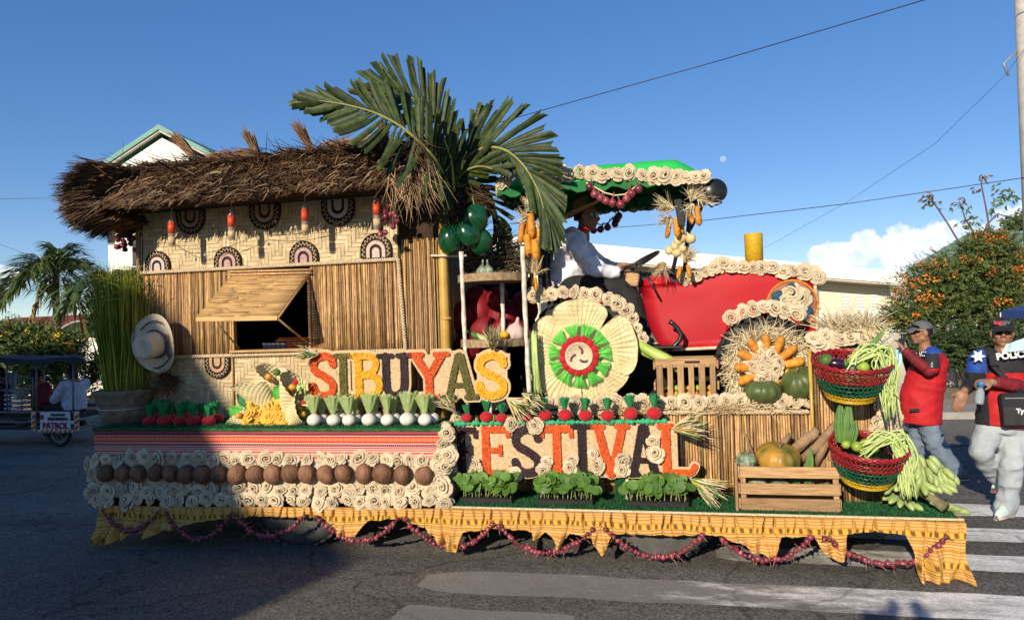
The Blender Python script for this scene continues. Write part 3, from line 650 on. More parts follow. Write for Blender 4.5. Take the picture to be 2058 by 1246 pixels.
# feather palms
m_palmfar = mat('palm leaflet', (.115, .165, .045), (.05, .09, .026), ns=2, isl=.35, rough=.45, trans=.2, isl_hue=.015)
m_dry = mat('dry palm leaf', (.30, .20, .09), rough=.8)
def feather(mb, pts, ln, n, droop=.30, wid=.05, mi=0, spread=.9):
    """leaflets along a rib"""
    P = [V(p) for p in pts]; k = len(P)-1
    for i in range(n):
        u = .10+.9*i/(n-1); s = u*k; j = min(int(s), k-1); p = P[j].lerp(P[j+1], s-j); tg = (P[j+1]-P[j]).normalized()
        side = tg.cross(V((0, 0, 1))); side = side.normalized() if side.length > .1 else V((1, 0, 0))
        L_ = ln*(.55+.6*sin(pi*min(1, u*1.02)**.8))*(.9+.2*rnd.random())
        for sg in (-1, 1):
            d = (tg*.85 + side*sg*spread + V((0, 0, .40*(1-u)+.10)) + rv()*.22).normalized()
            a = p; m1 = p+d*L_*.5; e = p+d*L_ - V((0, 0, droop*L_))
            nrm = d.cross(V((0, 0, 1))+rv()*.3).normalized(); w_ = nrm*wid*.5
            mb.add([a-w_*.5, a+w_*.5, m1-w_, m1+w_, e], [(0, 1, 3, 2), (2, 3, 4)], mi)
def arc3(b, az, ln, up, drop, n=9):
    d = V((cos(az), sin(az), 0)); return [V(b)+d*(ln*u)+V((0, 0, up*u - (up+drop)*u*u)) for u in (i/(n-1) for i in range(n))]
def palm(label, px, py, Z, size, fr, lean=0):
    c = far(px, py, Z); t = thing('feather_palm', label, 'palm', V((c.x+lean, c.y, 0)), 'feather palms along the white wall')
    mk('trunk', MB().tube([(c.x+lean, c.y, 0), (c.x+lean*.4, c.y, c.z*.6), (c.x, c.y, c.z)], [.12, .09, .07], 10), m_bark, t)
    for (az, ln, up, dr) in fr:
        pts = arc3(c, az, ln*size, up*size, dr*size); mb = MB(); feather(mb, pts, .6*size, 44, wid=.048*size)
        f = mk('frond', mb, m_palmfar, t, False); mk('rib', MB().tube(pts, [.025*size*(1-.8*i/8) for i in range(9)], 5), m_rachis, f)
    mb = MB()
    for _ in range(3):
        pts = arc3(c-V((0, 0, .1)), rnd.random()*6.3, .5*size, .1, 1.1*size); feather(mb, pts, .3*size, 14, .9, .05*size)
    mk('dead_frond', mb, m_dry, t, False)
palm('shaggy feather palm standing nearest the left edge behind the tricycle', 112, 552, 18.5, 1.3,
     [(2.7, 1.05, .95, .25), (3.5, 1.0, .65, .45), (1.9, .8, 1.35, -.2), (2.2, .5, 1.3, -.5), (.35, 1.05, .75, .45), (5.6, .9, .5, .6), (4.3, .9, .6, .5), (2.3, 1.1, 1.05, .2), (1.1, .9, .95, .3), (3.1, 1.0, .95, .1), (4.9, .7, .9, 0)])
palm('feather palm with drooping fronds between its neighbour and the rice plant', 226, 572, 17.5, 1.15,
     [(2.9, 1.1, .75, .35), (.2, 1.1, .7, .4), (1.6, .9, 1.0, .2), (3.6, 1.0, .4, .6), (5.2, .9, .5, .5), (4.2, .8, .75, .4), (.9, 1.0, .9, .3), (2.3, .9, .9, .25)])
palm('feather palm half hidden by the hut corner', 300, 560, 19, 1.2, [(2.9, 1.0, .7, .4), (3.7, 1.0, .4, .6), (2.2, .9, .9, .2), (4.4, .9, .5, .5), (.3, 1, .6, .4)])
# stones and leaves on the verge
m_stone = mat('pale boulder', (.46, .42, .34), (.34, .30, .24), ns=3, rough=.9, bump=.6, bs=12)
for (px, py, Zs, r_, lab) in ((1795, 640, 13.8, (.3, .28, .72), 'tall pale limestone boulder behind the marshal with the radio'), (1715, 700, 13.6, (.5, .3, .2), 'low grey boulder beside the garden wall')):
    p = far(px, py, Zs); o = mk('boulder', MB().ell((0, 0, 0), r_, 18, 12, None, 0, lambda a, z: 1+.16*noise.noise(V((cos(a)*1.7, sin(a)*1.7, z*1.7)))), m_stone, None, loc=(p.x, p.y, r_[2]*.8)); tag(o, lab, 'boulder')
mb = MB()
for _ in range(500):
    x, y = rnd.uniform(-14, 9), rnd.uniform(9.2, 12.2); leaf(mb, V((x, y, .14+.06*rnd.random())), V((rnd.gauss(0, 1), rnd.gauss(0, 1), .2)), V((0, 0, 1))+rv()*.5, .12, .06)
o = mk('fallen_leaves', mb, m_dry, None, False); o['kind'] = 'stuff'
# ================================================================== SHARED SMALL MESHES
def rose_mesh(seed, mats=None):
    r = random.Random(seed); mb = MB(); n = 46; turns = r.uniform(2.2, 3.2); ex, ey = r.uniform(.78, 1.2), r.uniform(-.25, .25); ph = r.random()*6; vs = []
    for i in range(n):                             # one rolled strip, its turns well apart
        u = i/(n-1); a = u*2*pi*turns+ph; q = .05+.66*u**.9; w_ = .06*sin(a*2.5+ph)+.035*sin(a*5.3); lip = .07+.10*u
        for (dr, z) in ((-.10, -.32), (-.02, .10), (.03+w_*.3, .44-.38*u+w_), (.03+lip+w_*.5, .42-.42*u+w_*.7), (.02+lip*1.5, .36-.46*u)): vs.append(V(((q+dr)*cos(a)*ex, (q+dr)*sin(a)/ex+ey*.12, z+ey*cos(a)*.3*q+.05*noise.noise(V((a*1.3, z*2, seed))))))
    fs = []
    for i in range(n-1):
        for k in range(4): fs.append((i*5+k, i*5+5+k, i*5+6+k, i*5+1+k))
    mb.add(vs, fs); o = r.random()*6
    for c in range(5):
        a0 = o+2*pi*c/5+r.uniform(-.15, .15); ro = 1.08*r.uniform(.9, 1.1); p2 = r.random()*6; tl = r.uniform(-.1, .12)
        def fn(u, v):
            uu = u*2-1; an = a0+uu*.66*(1-.15*v*v); rr = .5+(ro-.5)*v*(1-.16*uu*uu*v)+.03*sin(uu*6+p2)*v
            z = -.30+.34*v**.8-.20*max(0, v-.65)/.35+tl*v+.06*sin(uu*4+p2)*v; return V((rr*cos(an), rr*sin(an), z))
        mb.grid(fn, 6, 5)
    return mesh('rose', mb, m_paper)
ROSES = [rose_mesh(i) for i in range(9)]
def rose(parent, p, r, nrm=(0, -1, .1), name='rose'):
    nv = (V(nrm).normalized() + rv()*.28).normalized()
    nv = (nv+rv()*.22).normalized(); R_ = frame(nv, rv()).to_euler(); r *= rnd.uniform(.86, 1.16)
    return link(name, rnd.choice(ROSES), parent, V(p), R_, V((r, r*rnd.uniform(.85, 1.1), r*rnd.uniform(.8, 1.1))))
def roses_px(parent, lst, Y, r, nrm=(0, -1, .1), jit=0):
    for (px, py) in lst:
        p = at(px+rnd.uniform(-jit, jit), py+rnd.uniform(-jit, jit), Y); rose(parent, p, r*rnd.uniform(.88, 1.14), nrm)
def rope(mb, a, b, r=.010, pitch=.04, lo=None):
    a, b = V(a), V(b); ln = (b-a).length; n = max(4, int(ln/pitch*6)); t = (b-a).normalized(); x = t.orthogonal().normalized(); y = t.cross(x)
    for ph in (0, pi):
        mb.tube([a+t*(ln*i/n)+x*(cos(i*2*pi/6+ph)*r*.75)+y*(sin(i*2*pi/6+ph)*r*.75) for i in range(n+1)], r*.85, 5)
    return mb
def reeds(mb, x0, x1, z0, z1, Y, r=.0092, top=.006, skew=0.0):
    x = x0+r
    while x < x1-r*.5:
        rr = r*rnd.uniform(.75, 1.2); x += rr*.96
        if x > x1: break
        za = z0(x) if callable(z0) else z0; zb = z1(x) if callable(z1) else z1
        ta, tb = rnd.uniform(-top, top), rnd.uniform(-top, top); l = rnd.uniform(-.004, .004)
        o = rnd.uniform(-.004, .004); zs = sorted(za+(zb-za)*rnd.uniform(.06, .94) for _ in range(2)); P_ = [(x, Y+o, za+ta)]; R_ = [rr]
        for k, q in enumerate(zs):
            if k and q-zs[0] < .03: continue
            xx = x+rnd.uniform(-.002, .002); P_ += [(xx, Y+o, q-.006), (xx, Y+o, q), (xx, Y+o, q+.006)]; R_ += [rr, rr*1.22, rr*.95]
        P_.append((x+l+skew*(zb-za), Y+o, zb+tb)); R_.append(rr*.95); mb.tube(P_, R_, 6, True); x += rr*(1.02+.16*rnd.random())
    return mb
def weave(mb, x0, x1, z0, z1, Y, a=.034, per=13, run=3):
    ni, nj = int((x1-x0)/a), int((z1-z0)/a); a_x = (x1-x0)/ni; a_z = (z1-z0)/nj
    tri = lambda i: abs((i % (2*per))-per)
    hor = lambda i, j: ((tri(i)+j) % (2*run)) < run
    def pad(xa, xb, za, zb, horiz):
        g = .0006; e = .006; h = .0035+rnd.uniform(0, .0015)
        xa += g; xb -= g; za += g; zb -= g
        b_ = [(xa, Y, za), (xb, Y, za), (xb, Y, zb), (xa, Y, zb)]
        if horiz: t_ = [(xa+e*2.2, Y-h, za+.002), (xb-e*2.2, Y-h, za+.002), (xb-e*2.2, Y-h, zb-.002), (xa+e*2.2, Y-h, zb-.002)]
        else: t_ = [(xa+.002, Y-h, za+e*2.2), (xb-.002, Y-h, za+e*2.2), (xb-.002, Y-h, zb-e*2.2), (xa+.002, Y-h, zb-e*2.2)]
        mb.add(b_+t_, [(4, 5, 6, 7), (0, 1, 5, 4), (1, 2, 6, 5), (2, 3, 7, 6), (3, 0, 4, 7)])
    for j in range(nj):
        i = 0
        while i < ni:
            if hor(i, j):
                k = i
                while k < ni and hor(k, j) and k-i < 6: k += 1
                pad(x0+i*a_x, x0+k*a_x, z0+j*a_z, z0+(j+1)*a_z, True); i = k
            else: i += 1
    for i in range(ni):
        j = 0
        while j < nj:
            if not hor(i, j):
                k = j
                while k < nj and not hor(i, k) and k-j < 6: k += 1
                pad(x0+i*a_x, x0+(i+1)*a_x, z0+j*a_z, z0+k*a_z, False); j = k
            else: j += 1
    return mb
def turf(mb, x0, x1, y0, y1, z, n, h=.022):
    for _ in range(n):
        p = V((rnd.uniform(x0, x1), rnd.uniform(y0, y1), z)); d = V((rnd.gauss(0, .5), rnd.gauss(0, .5), 1)).normalized()*h*rnd.uniform(.6, 1.3)
        s = V((rnd.gauss(0, 1), rnd.gauss(0, 1), 0)).normalized()*.0035
        mb.add([p-s, p+s, p+d], [(0, 1, 2)])
    return mb
def tuft(mb, p, d, n, ln, r=.004, spread=.5, bend=.25):
    d = V(d).normalized()
    for _ in range(n):
        q = (d + rv()*spread*rnd.random()**.5).normalized()*ln*rnd.uniform(.6, 1.15)
        mb.strand(V(p)+rv()*.012, q, r*rnd.uniform(.6, 1.4), 0, rv()*bend*ln)
    return mb
# ================================================================== THE FLOAT
XL, XC, XR = at(190, 862, 0).x, at(888, 862, 0).x, at(1925, 1038, 0).x
ZB, ZL = at(540, 862, 0).z, at(1100, 1022, 0).z
ZD = at(1400, 828, .45).z                                   # upper deck
XK0, XK1 = at(1634, 800, .36).x, at(1782, 860, .36).x       # front block
ZK = at(1660, 694, .36).z
YW = .45
flo = thing('parade_float', 'long parade float base trimmed with husk roses, coconuts and a ruffled yellow skirt', 'parade float', ((XL+XR)/2, .9, 0))
# chassis and platforms
mb = MB(); mb.box(((XL+XR)/2, 1.02, ZL-.06), (XR-XL-.06, 1.94, .1)); mb.box(((XL+XR)/2, .9, ZL-.17), (XR-XL-.8, .12, .12)); mb.box(((XL+XR)/2, 1.5, ZL-.17), (XR-XL-.8, .12, .12))
mk('chassis', mb, m_cloth_dk, flo, False)
mb = MB(); mb.box(((XL+XC)/2, 1.0, (ZL+ZB)/2-.012), (XC-XL-.03, 1.92, ZB-ZL-.03)); mk('left_platform', mb, m_cloth_dk, flo, False)
mb = MB(); mb.box(((XC+XK1)/2, 1.24, (ZL+ZD)/2-.01), (XK1-XC-.02, 1.5, ZD-ZL-.02)); mk('upper_deck', mb, m_reeddk, flo, False)
mb = MB(); mb.box(((XK0+XK1)/2, 1.15, (ZL+ZK)/2-.01), (XK1-XK0-.03, 1.5, ZK-ZL-.02)); mk('front_block', mb, m_reeddk, flo, False)
o = mk('turf_mat', MB().bbox(((XL+XC)/2, .98, ZB-.006), (XC-XL+.03, 1.99, .03), .008), m_grass, flo, False)
f = mk('turf_mat', MB().bbox(((XC+XR)/2+.01, 1.0, ZL-.004), (XR-XC, 2.0, .024), .008), m_grass, flo, False)
turf(mbg := MB(), XL-.01, XC+.01, -.02, .46, ZB+.006, 9000, .026); q = mk('turf', mbg, m_grass, o, False); q['kind'] = 'stuff'
turf(mbg := MB(), XC, XR, -.01, .48, ZL+.006, 13000, .028); turf(mbg, XK1, XR, .45, 1.5, ZL+.006, 2500, .03); q = mk('turf', mbg, m_grass, f, False); q['kind'] = 'stuff'
gp = at(1245, 975, .2); mb = MB().bbox((gp.x, .33, ZL+.12), (.085, .085, .25), .01); turf(mb, gp.x-.04, gp.x+.04, .288, .289, ZL+.02, 1, .02)
for _ in range(700):
    p = V((gp.x+rnd.uniform(-.042, .042), .287, ZL+rnd.uniform(.01, .24))); mb.add([p, p+V((.006, 0, 0)), p+V((rnd.gauss(0, .01), -.016, rnd.gauss(-.004, .01)))], [(0, 1, 2)])
mk('turf_post', mb, m_grass, flo, False)
# striped cloth on the left platform
stops = [(0, (.48, .36, .28)), (.03, (.50, .07, .06)), (.09, (.52, .39, .30)), (.12, (.26, .22, .08)), (.15, (.54, .40, .31)), (.21, (.48, .06, .05)), (.26, (.56, .42, .33)), (.30, (.52, .15, .11)), (.35, (.56, .40, .32)), (.38, (.34, .03, .06)),
         (.415, (.68, .5, .44)), (.44, (.18, .02, .055)), (.535, (.74, .6, .5)), (.555, (.60, .05, .035)), (.62, (.66, .10, .045)), (.75, (.60, .045, .035)), (.80, (.72, .55, .47)), (.82, (.15, .025, .05)), (.90, (.55, .05, .05)), (.95, (.16, .03, .05))]
zs0, zs1 = at(540, 922, 0).z, ZB-.01
m_stripe, stt, srp, ssx, sb, sco = ramp_mat('striped woven cloth', 2, stops, 1/(zs1-zs0), -zs0/(zs1-zs0))
# small woven rings and dashes inside two of the bands
ux = M_(stt, 'MULTIPLY', M_(stt, 'SUBTRACT', M_(stt, 'FRACT', M_(stt, 'MULTIPLY', ssx.outputs[0], 22.0)), .5), 2.0)
uz = M_(stt, 'DIVIDE', M_(stt, 'SUBTRACT', sco, .685), .065)
rr_ = M_(stt, 'SQRT', M_(stt, 'ADD', M_(stt, 'MULTIPLY', ux, ux), M_(stt, 'MULTIPLY', uz, uz)))
ring = M_(stt, 'LESS_THAN', M_(stt, 'ABSOLUTE', M_(stt, 'SUBTRACT', rr_, .62)), .2)
dash = M_(stt, 'MULTIPLY', M_(stt, 'LESS_THAN', M_(stt, 'ABSOLUTE', M_(stt, 'SUBTRACT', M_(stt, 'FRACT', M_(stt, 'MULTIPLY', ssx.outputs[0], 60.0)), .5)), .22), M_(stt, 'LESS_THAN', M_(stt, 'ABSOLUTE', M_(stt, 'SUBTRACT', sco, .488)), .022))
mxs = N(stt, 'ShaderNodeMix', data_type='RGBA'); stt.links.new(M_(stt, 'MULTIPLY', M_(stt, 'ADD', ring, dash, clamp=True), .8), mxs.inputs[0]); stt.links.new(srp.outputs[0], mxs.inputs[6]); mxs.inputs[7].default_value = (.72, .30, .12, 1); stt.links.new(mxs.outputs[2], sb.inputs['Base Color'])
mb = MB()
def cl(u, v):
    x = XL+.0+u*(XC-XL); return V((x, -.004+.007*noise.noise(V((x*2.2, v*1.2, 4)))+.004*noise.noise(V((x*9, v*3, 4))), ZB-.02-v*(ZB-.02-zs0+.02)))
mb.grid(cl, 140, 8); mb.grid(lambda u, v: V((XC+.003+.004*noise.noise(V((u*3, v, 2))), u*1.9, ZB-.02-v*(ZB-.02-zs0+.02))), 20, 4)
mk('striped_cloth', mb, m_stripe, flo)
mk('cloth_backing', MB().box(((XL+XC)/2, .016, (ZL+zs0)/2), (XC-XL, .02, zs0-ZL-.004)).box((XC-.008, .95, (ZL+zs0)/2), (.02, 1.8, zs0-ZL-.004)), m_paper, flo, False)
# coconuts
for k, px in enumerate([214, 246, 279, 311, 343, 376, 408, 440, 476, 512, 547, 583, 618, 655, 692, 730, 770, 810, 852]):
    p = at(px+rnd.uniform(-2, 2), 951+(px-200)*.004+rnd.uniform(-2, 2), -.035); r_ = .076*rnd.uniform(.94, 1.06); sd_ = rnd.random()*99
    mb = MB().ell((0, 0, 0), (r_, r_*.85, r_), 18, 12, None, 0, lambda a, z: 1+.05*cos(3*a+sd_)+.05*noise.noise(V((cos(a)*2+sd_, sin(a)*2, z*20))))
    mk('coconut_shell', mb, m_coco, flo, loc=p, rot=(rnd.uniform(-.5, .5), rnd.uniform(-.6, .6), rnd.random()*6))
# roses round the left platform
def row(x0, x1, y0, y1, n, Y, r, jit=4, nrm=(0, -1, .1)):
    roses_px(flo, [(x0+(x1-x0)*i/(n-1), y0+(y1-y0)*i/(n-1)) for i in range(n)], Y, r, nrm, jit)
row(184, 880, 922, 921, 27, -.02, .062, 6); row(186, 884, 983, 984, 27, -.03, .064, 6); row(192, 890, 1003, 1010, 26, -.045, .062, 5)
roses_px(flo, [(172, 930), (180, 955), (178, 945), (176, 990), (186, 1005), (195, 938)], .02, .062, (-.6, -.8, .1), 3)
roses_px(flo, [(897, 868), (894, 893), (898, 917), (893, 940), (886, 935), (880, 962), (884, 985), (888, 1008), (876, 1000), (900, 1012), (872, 978)], -.01, .062, (.3, -1, .1), 3)
roses_px(flo, [(900, 862), (904, 885), (901, 905), (905, 925), (900, 950), (904, 972), (899, 992), (908, 900), (909, 945), (898, 930), (899, 965)], .14, .056, (.9, -.4, .1), 3)
roses_px(flo, [(912, 850), (920, 838), (925, 862)], .3, .05, (.3, -1, .1), 2)
# reed front of the upper deck, the block beside it, and their roses
reeds(mbr := MB(), XC+.02, XK0-.005, ZL+.005, ZD-.015, YW); o = mk('reed_panel', mbr, m_reed, flo, True, True)
reeds(mbr := MB(), XK0, XK1, ZL+.005, ZK-.03, .36); mk('reed_panel', mbr, m_reed, flo, True, True)
mk('corner_strip', MB().tube([(XK0-.012, .352, ZL+.01), (XK0-.012, .352, ZK-.02)], .013, 8), m_bamboo, flo)
mk('corner_strip', MB().tube([(XK0+.05, .345, ZK-.035), (XK1, .345, ZK-.035)], .012, 8), m_bamboo, flo)
mk('reed_rail', MB().tube([(XC+.05, YW-.02, at(1430, 975, YW).z), (at(1478, 975, YW).x, YW-.02, at(1470, 976, YW).z)], .009, 6), m_reed, flo)
rope(mbr := MB(), (at(1060, 830, YW).x, YW-.02, ZD+.0), (XK0-.02, YW-.02, ZD+.0), .013, .045); mk('rope_trim', mbr, m_rope, flo)
row(1046, 1626, 811, 805, 22, YW-.03, .060, 2)
roses_px(flo, [(990, 812), (1010, 815)], YW, .05)
roses_px(flo, [(1634, 680), (1658, 678), (1687, 679), (1710, 677), (1735, 676), (1645, 690), (1676, 688), (1752, 680)], .33, .058, (0, -.9, .4), 2)
roses_px(flo, [(1776, 798), (1792, 812), (1780, 828), (1796, 842), (1782, 856), (1768, 868), (1792, 872), (1778, 882), (1800, 858), (1764, 850), (1772, 812), (1808, 880)], .33, .062, (.5, -.8, .1), 3)
# ruffled skirt
m_skirt = mat('yellow plaid cloth', (.70, .45, .12), (.62, .36, .08), ns=8, rough=.9, trans=.03); t_ = m_skirt.node_tree
b_ = next(n for n in t_.nodes if n.type == 'BSDF_PRINCIPLED'); at_ = N(t_, 'ShaderNodeAttribute', attribute_name='uvw'); s_ = N(t_, 'ShaderNodeSeparateXYZ'); t_.links.new(at_.outputs['Vector'], s_.inputs[0])
r1 = N(t_, 'ShaderNodeValToRGB'); r1.color_ramp.interpolation = 'CONSTANT'; t_.links.new(M_(t_, 'FRACT', M_(t_, 'MULTIPLY', s_.outputs[1], 5.6)), r1.inputs[0]); e_ = r1.color_ramp.elements
sk = [(0, (.46, .20, .035)), (.06, (.60, .38, .13)), (.11, (.36, .12, .02)), (.14, (.58, .36, .12)), (.22, (.42, .15, .025)), (.25, (.56, .33, .09)), (.36, (.40, .14, .02)), (.39, (.54, .30, .05)), (.60, (.38, .14, .02)), (.63, (.56, .34, .11)), (.70, (.10, .07, .02)), (.72, (.52, .28, .06)), (.79, (.42, .14, .03)), (.82, (.60, .40, .16)), (.88, (.40, .15, .025)), (.91, (.56, .34, .10)), (.96, (.48, .22, .04))]
while len(e_) < len(sk): e_.new(.5)
for i, (p, c) in enumerate(sk): e_[i].position = p; e_[i].color = (*c, 1)
fx = M_(t_, 'ABSOLUTE', M_(t_, 'SUBTRACT', M_(t_, 'FRACT', M_(t_, 'MULTIPLY', s_.outputs[0], 21.0)), .5))
fz = M_(t_, 'ABSOLUTE', M_(t_, 'SUBTRACT', M_(t_, 'FRACT', M_(t_, 'MULTIPLY', s_.outputs[1], 5.6)), .49))
chk = M_(t_, 'MULTIPLY', M_(t_, 'LESS_THAN', fx, .2), M_(t_, 'LESS_THAN', fz, .085))
yel = M_(t_, 'MULTIPLY', M_(t_, 'GREATER_THAN', fx, .28), M_(t_, 'LESS_THAN', fz, .11))
x1 = N(t_, 'ShaderNodeMix', data_type='RGBA'); t_.links.new(M_(t_, 'MULTIPLY', chk, .85), x1.inputs[0]); t_.links.new(r1.outputs[0], x1.inputs[6]); x1.inputs[7].default_value = (.10, .04, .012, 1)
x2 = N(t_, 'ShaderNodeMix', data_type='RGBA'); t_.links.new(M_(t_, 'MULTIPLY', yel, .42), x2.inputs[0]); t_.links.new(x1.outputs[2], x2.inputs[6]); x2.inputs[7].default_value = (.70, .42, .07, 1); t_.links.new(x2.outputs[2], b_.inputs['Base Color'])
hem = [(190, 1085), (215, 1088), (255, 1082), (275, 1060), (300, 1078), (340, 1062), (420, 1044), (520, 1036), (600, 1038), (655, 1042), (690, 1072), (715, 1074), (740, 1046), (800, 1042), (850, 1058), (895, 1088), (920, 1104), (935, 1066), (1000, 1060), (1060, 1064), (1082, 1082), (1100, 1068), (1128, 1094), (1150, 1068), (1190, 1076), (1212, 1106), (1232, 1070), (1350, 1074), (1440, 1072), (1475, 1082), (1530, 1108), (1552, 1118), (1566, 1076), (1630, 1078), (1672, 1118), (1690, 1112), (1700, 1072), (1760, 1068), (1822, 1074), (1838, 1152), (1860, 1166), (1900, 1160), (1936, 1168)]
HX = [(at(a, b_, -.03).x, at(a, b_, -.03).z) for a, b_ in hem]
def hemz(x):
    for (a, za), (b_, zb) in zip(HX, HX[1:]):
        if x <= b_: u = max(0, (x-a))/(b_-a); return za+(zb-za)*(.45*u+.55*u*u*(3-2*u))
    return HX[-1][1]
X0s, X1s = at(197, 1016, -.02).x, at(1934, 1050, -.02).x
def skz0(x): return ZL-.004 if x > XC else at(200, 1014, -.02).z+(ZL-.004-at(200, 1014, -.02).z)*(x-X0s)/(XC-X0s)
SK = []
def skf(u, v):
    x = X0s+u*(X1s-X0s); z0 = skz0(x); zh = max(.02, hemz(x)+.012*noise.noise(V((x*14, 1, 1))))
    hd = .115                                             # gathered heading, then the loose hang
    dp = z0-zh
    d = v*dp
    ga = max(0, 1-abs(d-.055)/.075)
    ph_ = x*13.5+.8*noise.noise(V((x*3, 0, 0)))+.25*noise.noise(V((x*11, d*6, 0))); gs = math.exp(-(((ph_ % 1)-.5)/.085)**2)*(.35+1.1*abs(noise.noise(V((math.floor(ph_)*.77, 3, 0)))))
    y = -.05 + .085*max(ga, .3)*gs - .075*min(1, max(0, d-.13)/.12)*(.5+.5*sin(x*72+5*noise.noise(V((x*3, 5, 0)))+d*14))- max(0, d-.1)*(.10+.9*max(0, noise.noise(V((x*5, 2.2, 0)))))*1.0 - .03*max(0, d-.08)/.2*sin(x*46+5*noise.noise(V((x*2, 7, 0))))
    y += .02*noise.noise(V((x*1.4, d*3, 9)))
    SK.append((x, d*1.0+.02*noise.noise(V((x*3, d*4, 1))), 0))
    return V((x+.01*sin(x*30+d*20), y, z0-d))
mb = MB().grid(skf, 1500, 14)
def hang_end(x, s):
    def fn(u, v):
        y = u*1.9; d = v*(.2+.1*noise.noise(V((y*2, s, 0)))); SK.append((y, d, 0)); return V((x+s*(.01+.012*sin(y*40)), y, ZL-d))
    return fn
mb.grid(hang_end(X1s-.0, 1), 60, 6); mb.grid(hang_end(X0s, -1), 60, 6)
o = mk('skirt', mb, m_skirt, flo)
al = o.data.attributes.new('uvw', 'FLOAT_VECTOR', 'POINT'); al.data.foreach_set('vector', [c for q in SK for c in q])
rope(mbr := MB(), (XC+.03, -.018, ZL-.002), (XR+.03, -.012, ZL-.002), .007, .022); mk('shell_braid', mbr, m_cream, flo)
# wheels: only the part below the deck is modelled
def wheel(px, py, Y, r, wd):
    c = at(px, py, Y); zc = min(r-.005, 9); mb = MB()
    prof = [(r*.55, -wd/2+.03), (r*.80, -wd/2), (r*.93, -wd/2+.012), (r, -wd/2+.05), (r, wd/2-.05), (r*.93, wd/2-.012), (r*.8, wd/2), (r*.55, wd/2-.03)]
    M = Matrix.Translation((c.x, Y+wd/2, zc)) @ Matrix.Rotation(pi/2, 4, 'X')
    mb.lathe(prof, 64, M)
    for i in range(40):
        a = 2*pi*i/40
        for s in (-1, 1): mb.bbox(V((c.x, Y+wd/2, zc))+V((cos(a)*(r+.004), s*wd*.27, sin(a)*(r+.004))), (.05, wd*.42, .02), .004, Matrix.Rotation(-a+pi/2, 3, 'Y') @ Matrix.Rotation(s*.3, 3, 'Z'))
    rim = MB().lathe([(.03, -.02), (r*.35, -.03), (r*.5, -.05), (r*.57, -wd/2+.02)], 40, M)
    out = []
    for nm, m_b, mt in (('tyre', mb, m_dustrub), ('rim', rim, m_metal)):
        me = mesh(nm, m_b, mt); bm = bmesh.new(); bm.from_mesh(me)
        bmesh.ops.bisect_plane(bm, geom=bm.verts[:]+bm.edges[:]+bm.faces[:], plane_co=(0, 0, ZL-.12), plane_no=(0, 0, 1), clear_outer=True); bm.to_mesh(me); bm.free(); out.append(me)
    o = link('wheel', out[0], flo); link('rim', out[1], o)
wheel(1322, 1075, .12, .44, .24); wheel(598, 1060, .12, .44, .24)
# ================================================================== THE HUT
hx0, hx1, hx2 = at(283, 700, YW).x, at(806, 700, YW).x, at(878, 700, YW).x
hut = thing('bamboo_hut', 'small bamboo hut with woven walls, propped window flap and shaggy thatched roof', 'hut', ((hx0+hx1)/2, 1.1, ZB))
ztop = at(500, 330, YW).z
zr_hi = at(545, 534, YW).z; zr_lo = at(570, 711, YW).z
wx0, wx1, wz0, wz1 = at(470, 700, YW).x, at(624, 700, YW).x, at(550, 701, YW).z, at(540, 556, YW).z
YB_ = 1.85
mb = MB()
for (a, b_, c, d) in ((hx0+.01, wx0, ZB+.01, ztop), (wx1, hx2-.01, ZB+.01, ztop), (wx0, wx1, ZB+.01, wz0), (wx0, wx1, wz1, ztop)): mb.box(((a+b_)/2, YW+.045, (c+d)/2), (b_-a, .03, d-c))
mb.box(((hx0+hx2)/2, YB_, (ZB+ztop)/2), (hx2-hx0-.02, .03, ztop-ZB)); mb.box((hx0+.02, (YW+YB_)/2+.02, (ZB+ztop)/2), (.03, YB_-YW-.08, ztop-ZB)); mb.box((hx2-.02, (YW+YB_)/2+.02, (ZB+ztop)/2), (.03, YB_-YW-.08, ztop-ZB))
mk('wall', mb, mat('hut inside wall', (.05, .03, .016), rough=.9), hut, False)  # near black so the gaps between the reeds read as shaded
weave(mbw := MB(), hx0+.03, hx1-.01, zr_hi+.01, ztop, YW+.022); mk('woven_panel', mbw, m_weave, hut, False, True)
weave(mbw := MB(), hx0+.03, hx1+.01, ZB+.02, zr_lo-.005, YW+.022); mk('woven_panel', mbw, m_weave, hut, False, True)
zmid = lambda x: zr_hi-.01
reeds(mbr := MB(), hx0, wx0-.01, zr_lo+.005, zr_hi-.012, YW+.02); reeds(mbr, wx1+.004, hx1, zr_lo+.005, zr_hi-.012, YW+.02); mk('reed_panel', mbr, m_reed, hut, True, True)
reeds(mbr := MB(), hx1+.012, hx2, ZB+.01, at(835, 482, YW).z, YW+.02, .0075, .02); mk('reed_panel', mbr, m_reed, hut, True, True)
mb = MB()
for k in range(70): mb.tube([(hx2+.012, YW+.03+k*.0195, ZB), (hx2+.012, YW+.03+k*.0195, at(835, 482, YW).z+rnd.uniform(-.02, .02))], .009, 5)
mk('side_panel', mb, m_reed, hut, True, True)
for xx in (at(468, 790, YW).x,): mk('corner_strip', MB().tube([(xx, YW+.005, ZB), (xx, YW+.005, zr_lo)], .010, 7), m_reed, hut)
mk('corner_strip', MB().tube([(hx0-.005, YW+.01, ZB), (hx0-.005, YW+.01, ztop)], .022, 8), m_reed, hut)
for i, (a, b_) in enumerate((((283, 549), (800, 521)), ((800, 521), (815, 704)), ((330, 718), (612, 710)), ((612, 710), (815, 704)))):
    rope(mbr := MB(), at(*a, YW-.005), at(*b_, YW-.005), .012, .045); mk('rope_trim', mbr, m_rope, hut)
